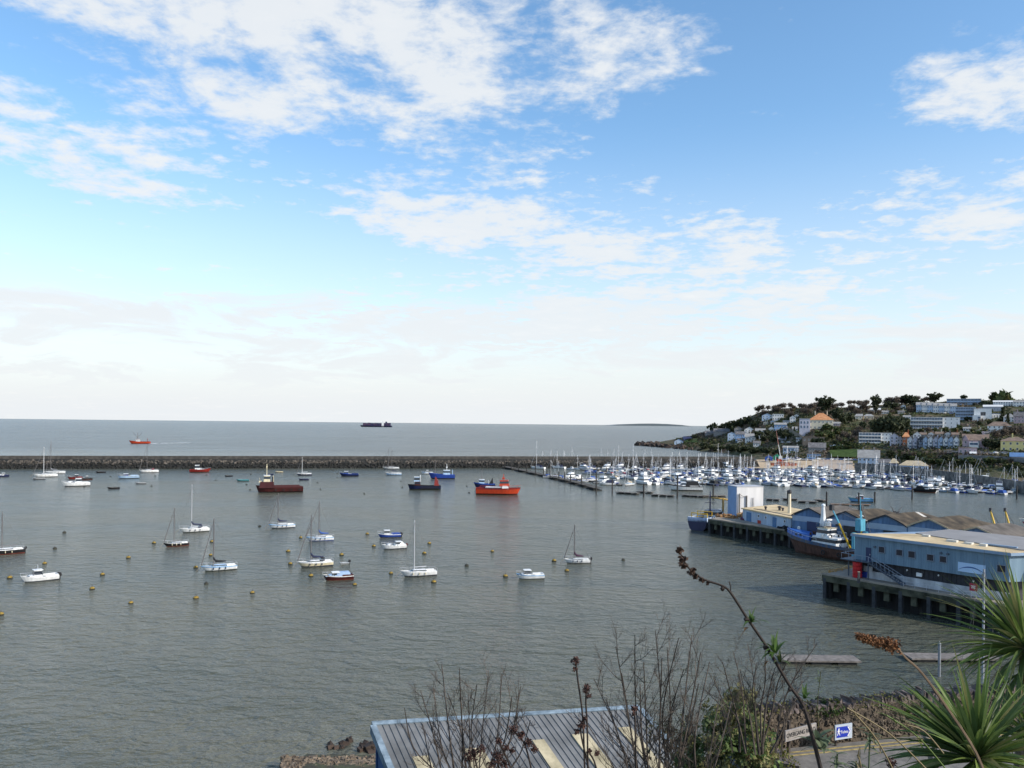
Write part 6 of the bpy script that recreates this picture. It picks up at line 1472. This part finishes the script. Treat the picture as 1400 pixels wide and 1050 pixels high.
rw = thing('stone_wall', 'short mossy wall end running towards the camera left of the road sign', 'wall', (7.3,24.9,19.9), -pi/2)
b = MB(); b.box((3.2,0,.2), (7.0,.55,1.7))
for i in range(500): boulder(b, (rnd(-.2,6.6), rnd(.22,.34), rnd(0,1.05)), rnd(.08,.17))
b.build('wall_body', m_dry, rw)
b = MB()
for i in range(34): boulder(b, (i*.2, rnd(-.15,.15), 1.12), rnd(.15,.22))
b.build('coping', m_cop, rw)
L_moss = leafmat('moss_leaves', (.13,.135,.03), (.20,.19,.05)); L_ivy = leafmat('ivy_leaves', (.010,.022,.010), (.022,.038,.016)); L_fresh = leafmat('fresh_leaves', (.045,.095,.020), (.085,.15,.035)); L_dead = leafmat('dead_leaves', (.13,.065,.025), (.20,.12,.05)); L_dry = leafmat('dry_grass', (.26,.20,.10), (.36,.29,.16)); L_sage = leafmat('sage_leaves', (.13,.17,.09), (.20,.24,.14))
N_olive = leafmat('bush_olive', (.17,.165,.065), (.27,.25,.11)); N_green = leafmat('bush_green', (.10,.14,.05), (.17,.21,.085)); N_fresh = leafmat('bush_fresh', (.11,.16,.05), (.17,.24,.08)); N_tan = leafmat('bush_tan', (.19,.135,.06), (.28,.21,.11))
m_twig = mat('twig_bark', (.055,.042,.034), .9, .3, 6, rgb2=(.10,.08,.064)); m_twig2 = mat('reddish_bark', (.026,.018,.014), .9, .3, 6)
b = MB()
for i in range(60):
    s = rnd(-1.3,14)
    if rnd(0,1) > .25+.75*max(0,1-s/6): continue
    for j in range(60): leafquad(b, Vector((s+rnd(-.25,.25), rnd(-.08,.5), rnd(1.02,1.36)-abs(rnd(-.1,.1)))), rnd(.03,.06), 0, 1.4)
b.build('greenery', L_moss, wt)
b = MB()
for i in range(1400): leafquad(b, Vector((rnd(-.1,6.6), rnd(-.25,.3), 1.2+rnd(-.05,.16))), rnd(.03,.075), 0, 1.3)
b.build('moss', L_moss, rw)
b = MB()
for i in range(2600):
    x = rnd(-.1,6.6); leafquad(b, Vector((x, -.30-rnd(0,.16)+ (0 if x < 1.2 else .0), rnd(-.5,1.25))), rnd(.05,.10), 0, 1.15)
b.build('ivy', L_ivy, rw)
# --- signs
def text(parent, body, size, loc, m, sx=1.0):
    cu = bpy.data.curves.new('lettering', 'FONT'); cu.body = body; cu.size = size; cu.align_x = 'CENTER'; cu.align_y = 'CENTER'; cu.extrude = .002
    cu.materials.append(m); tmp = link('lettering', cu)
    bpy.context.view_layer.update(); me = bpy.data.meshes.new_from_object(tmp.evaluated_get(bpy.context.evaluated_depsgraph_get())); bpy.data.objects.remove(tmp)
    me.materials.clear(); me.materials.append(m); o = link('lettering', me, parent, loc); o.rotation_euler = (pi/2,0,0); o.scale = (sx,1,1); return o
m_signw = mat('sign_white', (.27,.245,.22), .8, .3, 3); m_signb = mat('sign_black', (.02,.02,.022), .6, 0); m_signblue = mat('sign_blue', (.012,.035,.36), .4, 0); m_signgrey = mat('sign_grey', (.45,.50,.56), .5, .05, 3); m_signpure = mat('sign_pure_white', (.85,.85,.85), .5, 0)
p = at_d(1094.5, 1001, 24.3); t = thing('street_sign', 'white street name plate with black letters on the stone wall', 'street sign', p, atan2(.50,.86))
W_, H_ = 1.36, .33
b = MB(); b.box((0,0,0), (W_,.04,H_)); b.build('plate', m_signw, t)
b = MB(); 
for z in (-1,1): b.box((0,-.021,z*(H_/2-.012)), (W_,.012,.018))
for x in (-1,1): b.box((x*(W_/2-.009),-.021,0), (.018,.012,H_-.06))
b.build('border', mat('sign_edge', (.30,.28,.27), .7, 0), t); text(t, 'OVERGANG ROAD', .185, (0,-.028,0), m_signb, .80)
b = MB(); b.box((-.5,.22,.02), (.05,.40,.06)); b.box((.5,.22,.02), (.05,.40,.06)); b.box((0,.44,-.3), (.08,.08,1.0)); b.build('bracket', m_twig, t)
p = at_d(1153, 1000, 25.2); t = thing('direction_sign', 'blue toilets direction sign with walking figure and arrow point', 'sign', p, atan2(.34,.94))
W_, H_ = .66, .46
b = MB(); b.box((0,0,0), (W_,.04,H_)); b.build('backing', m_signgrey, t)
b = MB(); X0, X1, Z = -.285, .285, .165
b.extr([(X0,-.026,-Z),(X1-.12,-.026,-Z),(X1,-.026,0),(X1-.12,-.026,Z),(X0,-.026,Z)], (0,0,0), (0,.004,0)); b.build('arrow_panel', m_signblue, t)
b = MB()
for q in range(2):
    s = 1 if q else -1
    b.extr([(X1-.115,-.031,s*.145),(X1-.02,-.031,0),(X1-.055,-.031,0),(X1-.15,-.031,s*.145)][::s], (0,0,0), (0,.004,0))
b.build('chevron', m_signpure, t)
b = MB(); fx = X0+.075
b.box((fx+.01,-.03,.105), (.036,.006,.036)); b.box((fx,-.03,.045), (.045,.006,.085)); b.box((fx+.028,-.03,-.04), (.022,.006,.11), 0, 0, 1, 0, -.4); b.box((fx-.026,-.03,-.04), (.022,.006,.11), 0, 0, 1, 0, .4); b.box((fx+.04,-.03,.04), (.016,.006,.07), 0, 0, 1, 0, -.7); b.box((fx-.036,-.03,.04), (.016,.006,.07), 0, 0, 1, 0, .7); b.build('walking_figure', m_signpure, t)
text(t, 'Toilets', .13, (.02,-.03,-.005), m_signpure, .85)
b = MB(); b.box((0,.16,.0), (.05,.28,.06)); b.box((0,.32,-.25), (.06,.06,.9)); b.build('bracket', m_twig, t)
# --- corrugated roof building
Lr, Rr = at(513, 988.5, 18.0), at(869, 966.3, 18.0); gg = Vector((.476,-1,-.342)); TL = 11.0
m_corr = mat('corrugated_grey', (.145,.15,.15), .8, .2, .55, rgb2=(.225,.23,.23), spec=.25, detail=10); m_bargeb = mat('barge_pale_blue', (.15,.21,.26), .8, .3, 2.5, rgb2=(.28,.36,.42), detail=8); m_wallb = mat('wall_deep_blue', (.035,.10,.24), .7, .2, 1); m_rl = mat('rooflight_cream', (.42,.36,.22), .7, .3, 1.2, rgb2=(.60,.52,.34), detail=9)
t = thing('corrugated_shed', 'shed with grey corrugated roof and cream rooflight strips below the garden', 'shed', Lr)
e1 = Rr-Lr; up = e1.cross(gg).normalized(); up = up if up.z > 0 else -up
def rp(s, q, h=0): return e1*s+gg*q+up*h
b = MB(); b.loft([[rp(0,0), rp(0,TL), rp(0,TL,-.2), rp(0,0,-.2)],[rp(1,0), rp(1,TL), rp(1,TL,-.2), rp(1,0,-.2)]])
nr = 43
for i in range(1, nr):
    s = i/nr; w = .0017
    b.loft([[rp(s-w,.05), rp(s-w*.5,.05,.035), rp(s+w*.5,.05,.035), rp(s+w,.05)],[rp(s-w,TL), rp(s-w*.5,TL,.035), rp(s+w*.5,TL,.035), rp(s+w,TL)]])
b.build('roof', m_corr, t)
b = MB(); b.loft([[rp(-.012,-.06,-.25), rp(-.012,-.06,.05), rp(-.012,.14,.05), rp(-.012,.14,-.1)],[rp(1.012,-.06,-.25), rp(1.012,-.06,.05), rp(1.012,.14,.05), rp(1.012,.14,-.1)]]); b.build('ridge_board', m_bargeb, t)
for s in (0, 1):
    b = MB(); a = -.022 if s == 0 else 1.0; c = a+.022
    b.loft([[rp(a,.145,-.35), rp(a,.145,.045), rp(c,.145,.045), rp(c,.145,-.35)],[rp(a,TL,-.35), rp(a,TL,.045), rp(c,TL,.045), rp(c,TL,-.35)]]); b.build('barge_board', m_bargeb, t)
b = MB(); 
for s in (.0, 1.0):
    A, C = rp(s,.05,-.2), rp(s,TL,-.2); d = Vector((.06 if s == 0 else -.06,0,0)); b.loft([[A+d, C+d, Vector((C.x,C.y,-12))+d, Vector((A.x,A.y,-14))+d],[A+d*3, C+d*3, Vector((C.x,C.y,-12))+d*3, Vector((A.x,A.y,-14))+d*3]])
A, C = rp(0,.1,-.22), rp(1,.1,-.22); b.loft([[A, C, Vector((C.x,C.y,-14)), Vector((A.x,A.y,-14))],[A+gg*.1, C+gg*.1, Vector((C.x,C.y,-14))+gg*.1, Vector((A.x,A.y,-14))+gg*.1]])
b.build('wall', m_wallb, t)
for pxl, pxr, q0, q1 in ((568,590,1.9,6),(636,664,1.7,6),(732,748,1.5,6),(786,808,1.35,6),(849,866,1.15,6)):
    def sol(px, q):
        lo, hi = -.3, 1.3
        for _ in range(30):
            m_ = (lo+hi)/2; P = Lr+rp(m_,q)
            if 700+F*P.x/P.y < px: lo = m_
            else: hi = m_
        return lo
    a, c = sol(pxl, q0), sol(pxr, q0); b = MB(); b.loft([[rp(a,q0,.0), rp(a,q0,.062), rp(c,q0,.062), rp(c,q0,.0)],[rp(a,q1,.0), rp(a,q1,.062), rp(c,q1,.062), rp(c,q1,.0)]]); b.build('rooflight', m_rl, t)

# ============================================================ near plants
def smooth(P, k=6):
    P = [Vector(p) for p in P]; out = []
    for i in range(len(P)-1):
        p0, p1, p2, p3 = P[max(0,i-1)], P[i], P[i+1], P[min(len(P)-1,i+2)]
        for j in range(k):
            t = j/k; out.append(.5*((2*p1)+(p2-p0)*t+(2*p0-5*p1+4*p2-p3)*t*t+(3*p1-p0-3*p2+p3)*t**3))
    out.append(P[-1]); return out
def blade(b, p, d, L, w, droop=.4, n=6, m=0, fold=.35, twist=0):
    """a narrow leaf with a folded keel that arches over under its own weight"""
    d = Vector(d).normalized(); s = d.cross(Vector((0,0,1)))
    s = s.normalized() if s.length > .05 else Vector((1,0,0))
    if twist: s = Matrix.Rotation(twist, 3, d)@s
    q = Vector(p); vs = []
    for i in range(n+1):
        t = i/n; ww = w*(.55+.9*t if t < .35 else (1-t)/.65*.865+.0)*.6; ww = max(ww, .0006)
        up = s.cross(d).normalized(); vs += [q-s*ww+up*ww*fold, q, q+s*ww+up*ww*fold]
        d = (d+Vector((0,0,-1))*droop/n*(.3+1.6*t)).normalized(); q = q+d*L/n
    o = len(b.v); b.v.extend([tuple(x) for x in vs])
    for i in range(n):
        for j in (0, 1): b.f.append((o+i*3+j, o+i*3+j+1, o+i*3+j+4, o+i*3+j+3)); b.m.append(m)
def twigs(b, p, d, L, r, lev, kink=.25, nmin=3):
    n = 5; q = Vector(p); pts = [q.copy()]; d = Vector(d).normalized(); br = []
    for i in range(n):
        d = (d+rdir()*kink*.5+Vector((0,0,.10))).normalized(); q = q+d*L/n; pts.append(q.copy()); br.append((q.copy(), d.copy()))
    b.tube(pts, [lerp(r, r*.35, i/n) for i in range(n+1)], 3, 0, False)
    if lev > 0:
        for i, (q, dd) in enumerate(br[:-1]):
            for _ in range(random.choice((1,1,2))):
                s = rdir(); s = (s-dd*s.dot(dd)).normalized(); e = (dd*1.0+s*rnd(.5,1.0)+Vector((0,0,.25))).normalized()
                twigs(b, q, e, L*rnd(.32,.6), r*.5, lev-1, kink)
def shrub(label, root, tips, D, r, lev, name='bare_shrub', dj=.5, mt=None, side=.3, group=None):
    P = at_d(*root, D); t = thing(name, label, 'shrub', P, 0, group); b = MB(); k = D/F
    for (px, py) in tips:
        T = at_d(px, py, D+rnd(-dj,dj))-P; mid = T*.5+Vector((T.x*-.12,0,T.z*.06))+rdir()*T.length*.04
        pts = smooth([Vector((T.x*rnd(.25,.5)+rnd(-.08,.08),rnd(-.1,.1),-.3)), Vector((T.x*rnd(.4,.6),0,T.z*.28)), Vector((T.x*rnd(.62,.85),0,T.z*.6))+rdir()*T.length*.035, T], 5); n = len(pts)
        b.tube(pts, [lerp(r, r*.28, i/n) for i in range(n)], 4, 0, False)
        for i in range(5, n-1, 1):
            if random.random() < .62:
                d = (pts[i+1]-pts[i]).normalized(); s = rdir(); s = (s-d*s.dot(d)).normalized(); e = (d*.9+s*rnd(.6,1.15)+Vector((0,0,.15))).normalized()
                twigs(b, pts[i], e, T.length*rnd(.55,1.25)*side*(1-.45*i/n), r*.42*(1-.4*i/n), lev)
    b.build('branches', mt or m_twig, t); return t, P
shrub('leafless dark shrub in front of the corrugated roof, left of the two', (645,1120), [(553,968),(575,944),(592,940),(604,908),(612,948),(628,914),(640,950),(652,936),(668,918),(686,922),(700,952),(712,938),(578,990),(725,985)], 7.5, .0125, 2)
shrub('larger leafless shrub at the right end of the corrugated roof', (905,1130), [(812,928),(842,884),(868,868),(880,905),(896,862),(912,885),(928,872),(946,868),(958,892),(970,905),(830,960),(985,940),(850,920),(905,900),(935,915),(875,935),(955,935),(1000,960),(840,1000),(800,985)], 7.2, .0135, 2)
shrub('thin bare branches rising behind the green bush', (1035,1010), [(975,925),(988,905),(1002,890),(1022,880),(1046,880),(1060,912),(1078,900),(1098,930),(1117,880),(1012,915),(1035,905),(960,940),(1090,960)], 16, .021, 2, mt=m_twig)
t = thing('leafy_bush', 'loose green bush left of the mossy wall end', 'bush', at_d(992, 1050, 18)); P = t.location.copy()
b = MB(); k = MB()
for i in range(9): twigs(k, (rnd(-.5,.5),rnd(-.4,.4),-.6), (rnd(-.5,.5),rnd(-.3,.3),1), rnd(1.2,2.1), .014, 1)
k.build('branches', m_twig2, t)
for c, rx, rz, nc in (((0,0,.75),.95,.85,70),((.45,-.2,.35),.7,.7,46),((-.5,0,.3),.7,.6,40),((.35,.3,1.2),.55,.55,30),((0,-.5,-.2),1.0,.4,50)): crown(b, c, rx, rz, nc, 26, .17, .065, (0,0,1,1,2), .25)
b.build('foliage', [N_green, N_olive, N_fresh], t)
t = thing('leafy_bush', 'brownish winter bush at the right end of the corrugated roof', 'bush', at_d(935, 1045, 19)); b = MB(); k = MB()
for i in range(14): twigs(k, (rnd(-.7,.7),rnd(-.4,.4),-.6), (rnd(-.6,.6),rnd(-.3,.3),1), rnd(1.0,2.0), .014, 1)
k.build('branches', m_twig2, t); crown(b, (0,0,.35), 1.0, .8, 60, 14, .18, .055, (0,0,1,2), .2); b.build('foliage', [N_tan, N_olive, N_green], t)
t = thing('fern', 'rusty dead fern at the foot of the ivy wall', 'fern', at_d(1035, 1036, 19)); b = MB()
for i in range(60): blade(b, (rnd(-.15,.15),rnd(-.1,.1),0), (rnd(-1,1),rnd(-1,.4),rnd(.2,1)), rnd(.25,.5), .05, 1.2, 5, 0)
b.build('fronds', L_dead, t)
for i, (px, py, h, lab) in enumerate(((1098,972,.5,'left of the post in the wall top greenery'),(1122,966,.55,'in the middle of the wall top greenery'),(1142,962,.5,'above the blue toilets sign'),(1080,978,.35,'above the street name plate'),(1178,962,.32,'on the coping right of the blue sign'),(1205,964,.22,'on the middle of the coping'),(1258,962,.25,'on the right stretch of the coping'),(1110,968,.42,'just right of the post in the wall top greenery'),(1132,964,.4,'between the tall weed and the blue sign top'),(1160,962,.3,'over the right corner of the blue sign'),(1192,963,.2,'left of the middle of the coping'),(1222,962,.2,'right of the middle of the coping'),(1240,962,.16,'two thirds along the coping'),(1066,982,.4,'at the left end of the wall top'))):
    s = (px-700)/F; D = 26.6 if px > 1150 else 26.0; p = at_d(px, py+12, D); t = thing('wall_plant', 'small green weed growing '+lab, 'plant', p, 0, 'weeds along the wall top'); b = MB(); k = MB()
    for j in range(7): k.tube([(0,0,-.2),(rnd(-.1,.1),0,h*.5),(rnd(-.25,.25),rnd(-.1,.1),h)], [.008,.006,.003], 3)
    crown(b, (0,0,h*.45), h*.9, h*.55, 22, 12, .08, .05, (0,1), .2); b.build('leaves', [L_fresh, L_mid], t); k.build('stems', m_twig2, t)
t = thing('tall_weed', 'tall pale green weed standing against the water above the wall', 'plant', at_d(1119, 978, 25.6)); b = MB(); b.tube(smooth([(0,0,-.4),(-.03,0,.5),(.02,0,1.0),(.06,0,1.4)],4), .012, 4); b.build('stem', L_olive, t); b = MB()
for i in range(36): blade(b, (rnd(-.04,.06),0,rnd(.1,1.4)), (rnd(-1,1),rnd(-1,1),rnd(-.1,.5)), rnd(.12,.26), .035, .9, 4)
b.build('leaves', L_sage, t)
# --- cordyline palms
L_palm = leafmat('palm_leaves', (.12,.19,.04), (.25,.33,.09), .45, .3); L_palmd = leafmat('palm_dark', (.075,.125,.035), (.14,.20,.07), .45, .3); L_palmy = leafmat('palm_yellow', (.24,.25,.085), (.34,.32,.13), .5, .3)
m_ptrunk = mat('palm_trunk', (.14,.115,.09), .95, .35, 6, rgb2=(.24,.21,.17), bump=.5)
def palm(label, c, D, n, Lm, trunk_to, skirt, zmin=-.35, w=.038, bias=(0,0,0)):
    P = at_d(*c, D); t = thing('spiky_palm', label, 'palm', P, 0, 'spiky palms in the garden'); b = MB()
    for i in range(n):
        d = rdir()
        while d.z < zmin: d = rdir()
        d = d+Vector(bias)
        lo = d.z; m = 2 if random.random() < .13 else (1 if random.random() < .45 else 0)
        blade(b, (d.x*.05, d.y*.05, d.z*.06), d, Lm*rnd(.8,1.15), w*rnd(.8,1.2), rnd(.1,.7) if lo > .2 else rnd(.5,1.5), 7, m, .4, rnd(-.6,.6))
    for i in range(skirt):
        a = rnd(0,6.28); blade(b, (cos(a)*.05, sin(a)*.05, rnd(-.25,-.05)), (cos(a),sin(a),-.6), Lm*rnd(.6,.95), w*.9, 2.2, 7, random.choice((1,1,3)), .3)
    b.build('leaves', [L_palm, L_palmd, L_palmy, L_dry], t)
    q = at_d(*trunk_to, D)-P; b = MB(); b.tube(smooth([(0,0,.02), (q.x*.3+.02,q.y*.3,q.z*.4), q], 6), .055, 8); b.build('trunk', m_ptrunk, t)
palm('tall spiky palm cut by the right edge of the photo', (1402,888), 7.4, 190, .78, (1388,1120), 26)
palm('low spiky palm with upright bright green leaves in the bottom right corner', (1336,1040), 6.2, 150, .75, (1338,1200), 14, -.15, .055)
palm('small spiky palm at the lower right edge behind the low one', (1412,1010), 7.0, 70, .7, (1412,1150), 8, -.2, .036)
shrub('pale twisted bare stem left of the low spiky palm', (1290,1090), [(1262,935),(1276,952),(1268,990)], 7.8, .026, 0, 'bare_plant', .1, mat('pale_bark', (.30,.26,.22), .9, .3, 8), .12)
# --- the long arching stem across the view
def at_list(P, D): return [at_d(x, y, D) for x, y in P]
D = 3.0; SP = [(1128,1075),(1112,1012),(1098,965),(1080,938),(1062,908),(1046,881),(1020,843),(1000,812),(988,801),(962,792),(942,777),(932,760),(926,748)]
P = at_d(1128,1075,D); t = thing('flower_stem', 'long arching dark stem with dead flower tip leaning across the water', 'plant', P)
pts = smooth([p-P for p in at_list(SP, D)], 4); b = MB(); n = len(pts); b.tube(pts, [lerp(.0085,.0030,(i/n)**.8) for i in range(n)], 6)
for x, y in ((1080,938),(1046,881),(1020,843),(988,801),(1098,965)): q = at_d(x,y,D)-P; b.lathe(q-Vector((0,0,.01)), [(.003,-.010),(.0095,0),(.003,.010)], 6)
q = at_d(999,810,D)-P; b.tube([q, q+Vector((.0,0,.02)), at_d(997,795,D)-P], .0022, 4); b.build('stem', m_twig2, t)
b = MB()
for (x, y, r, k) in ((929,752,.016,34),(934,764,.017,36),(937,774,.014,26),(945,783,.015,28),(952,789,.013,22),(960,793,.009,12),(968,797,.007,8),(930,770,.012,18),(948,779,.010,14)):
    c = at_d(x,y,D)-P
    for j in range(k): leafquad(b, c+rdir()*r*rnd(.2,1), rnd(.008,.016), 0, 1.3)
b.build('flower_head', mat('dead_flower', (.045,.024,.016), .95, .4, 40, rgb2=(.09,.05,.03)), t)
b = MB()
def whorl(x, y, L, k, m, w=.012, up=.3):
    c = at_d(x,y,D)-P
    for j in range(k): blade(b, c, (rnd(-1,1),rnd(-1,1),rnd(-.2,1)*1.0+up), L*1.35*rnd(.5,1.1), w*1.2, rnd(.6,1.8), 5, m, .2)
whorl(1027,851,.055,9,0); whorl(1060,893,.075,14,0,.014); whorl(1066,905,.05,8,1); whorl(1022,858,.04,3,2,.012,-.8); whorl(1100,955,.05,7,0); whorl(1124,1025,.085,12,3,.02,.2); whorl(1118,1010,.07,7,3,.018); whorl(1049,905,.03,3,2,.011,-.6)
b.build('leaves', [L_fresh, L_mid, L_dead, L_sage], t)
# dried rusty flower spike
P = at_d(1356,1085,2.8); t = thing('flower_stem', 'thin stem ending in a fluffy rust brown flower spike', 'plant', P); D = 2.8
pts = smooth([p-P for p in at_list([(1356,1085),(1335,1030),(1300,975),(1262,922),(1238,899),(1226,886),(1200,877),(1170,868)], D)], 4); n = len(pts); b = MB(); b.tube(pts, [lerp(.006,.002,i/n) for i in range(n)], 5); b.build('stem', mat('tan_stem', (.17,.115,.07), .9, .3, 10), t)
b = MB()
for i in range(2000):
    u = rnd(0,1); c = (at_d(lerp(1224,1172,u), lerp(884,870,u), D)-P); r = lerp(.030,.014,u)*rnd(.2,1)
    leafquad(b, c+rdir()*r, rnd(.004,.009), 0, 1.5)
b.build('flower_head', mat('rust_flower', (.16,.062,.022), .95, .4, 60, rgb2=(.26,.12,.05)), t)
# small dead seed heads standing over the roof
m_seed = mat('seed_head', (.040,.020,.016), .95, .4, 30, rgb2=(.085,.04,.03))
for i, (P_, heads, lab) in enumerate((([(800,1080),(797,985),(790,930),(787,904)], [(787,904,.028,46),(786,915,.014,14)], 'tallest of the dead seed stalks over the corrugated roof'),([(804,1080),(803,1000),(801,960),(802,944)], [(802,941,.028,46),(806,951,.018,18)], 'dead seed stalk just right of the tallest one'),
        ([(812,1080),(800,1030),(794,1000),(797,985)], [(795,990,.03,50),(789,1000,.018,20),(800,982,.016,14)], 'short dead seed stalk below the tall pair'),([(730,1085),(726,1050),(716,1015),(700,998)], [(702,998,.03,50),(712,1006,.028,46),(722,1016,.03,60),(730,1024,.024,40)], 'dark drooping seed stalk at centre left of the tall pair'),
        ([(705,1090),(698,1050),(690,1030),(680,1008)], [(682,1012,.022,34),(692,1022,.02,30),(700,1026,.018,24)], 'small drooping seed stalk left of the dark one'),([(660,1090),(655,1060),(650,1040),(648,1030)], [(648,1030,.04,70),(640,1036,.03,44),(658,1024,.03,40)], 'reddish brown seed clump inside the left bare shrub'),
        ([(690,1090),(686,1070),(682,1050),(680,1036)], [(680,1034,.04,70),(672,1044,.03,40),(690,1044,.03,40)], 'reddish brown seed clump right of the first clump'),([(870,1080),(869,1020),(868,980),(867,968)], [(867,968,.022,30),(866,976,.014,14)], 'single dead seed stalk at the roof corner'),([(825,1085),(818,1060),(812,1040),(806,1030)], [(806,1027,.02,26),(816,1030,.016,20)], 'low dead seed stalk over the fourth rooflight'),([(1210,1080),(1214,1062),(1217,1050),(1218,1044)], [(1218,1043,.034,60)], 'rusty seed head at the bottom edge before the road'))):
    D = 5.0; P = at_d(*P_[0], D); t = thing('seed_stalk', lab, 'plant', P, 0, 'dead seed stalks'); b = MB(); b.tube(smooth([p-P for p in at_list(P_, D)],4), .0055, 4, 0, False); b.build('stem', m_twig2, t); b = MB()
    for x, y, r, k in heads:
        c = at_d(x,y,D)-P
        for j in range(int(k*2.6)): leafquad(b, c+rdir()*r*rnd(.2,1.1), rnd(.006,.014), 0, 1.6)
    b.build('seed_head', m_seed, t)
# loose grass stalks and pale leafy sprigs low in the picture
for i, (a, c, lab) in enumerate((((1275,1060),(1158,968),'dry stalk crossing in front of the street sign'),((1180,1075),(1172,1032),'pale dry grass stalk at the bottom before the yellow lines'),((1230,1070),(1168,975),'dry stalk rising in front of the blue sign'),((1300,1060),(1212,978),'long green blade reaching left over the road'),((1290,1030),(1236,990),'short dry stalk over the road by the palm'))):
    D = 4.2; P = at_d(*a, D); T = at_d(*c, D)-P; t = thing('grass_stalk', lab, 'grass stalk', P, 0, 'loose grass stalks'); b = MB()
    b.tube(smooth([(0,0,0), T*.5+Vector((0,0,.04)), T],5), [.004]*11, 4, 0, False); 
    for j in range(7): blade(b, T*rnd(.4,1), T.normalized()+rdir()*.6, rnd(.05,.1), .008, .6, 4)
    b.build('stalk', L_dry if i != 3 else L_palm, t)
for i, (px, py, lab) in enumerate(((1168,1040,'pale green sprig at the bottom edge under the blue sign'),(1187,1003,'pale green sprig right of the blue sign'),(1142,1030,'pale leafy sprig beside the arching stem'))):
    D = 4.6; P = at_d(px, py+50, D); t = thing('leafy_sprig', lab, 'plant', P, 0, 'pale leafy sprigs'); b = MB(); T = Vector((.01,0,50*D/F)); b.tube([(0,0,-.2),T*.5,T], .005, 4); b.build('stem', L_sage, t); b = MB()
    for j in range(14): blade(b, T*rnd(.6,1.05), (rnd(-1,1),rnd(-1,1),rnd(-.2,.7)), rnd(.05,.10), .02, 1.2, 5)
    b.build('leaves', L_sage, t)
b = MB()
for i in range(2600):
    px = rnd(900,1065); D = rnd(19,27); cc = gcol(px)
    z = next(lerp(z0,z1,(D-d0)/(d1-d0)) for (d0,z0),(d1,z1) in zip(cc,cc[1:]) if d0 <= D <= d1); x = (px-700)/F*D
    blade(b, (x,D,z-.03), (rnd(-1,1),rnd(-1,1),1.2), rnd(.15,.4), .03, 1.2, 4, random.choice((0,0,1,2)))
tag(b.build('undergrowth', [L_olive, L_dry, L_mid]), 'rough grass and weeds on the slope under the bushes', 'undergrowth', kind='stuff')
for l, c in _labels.items():
    if c > 1: print('DUP', c, l)
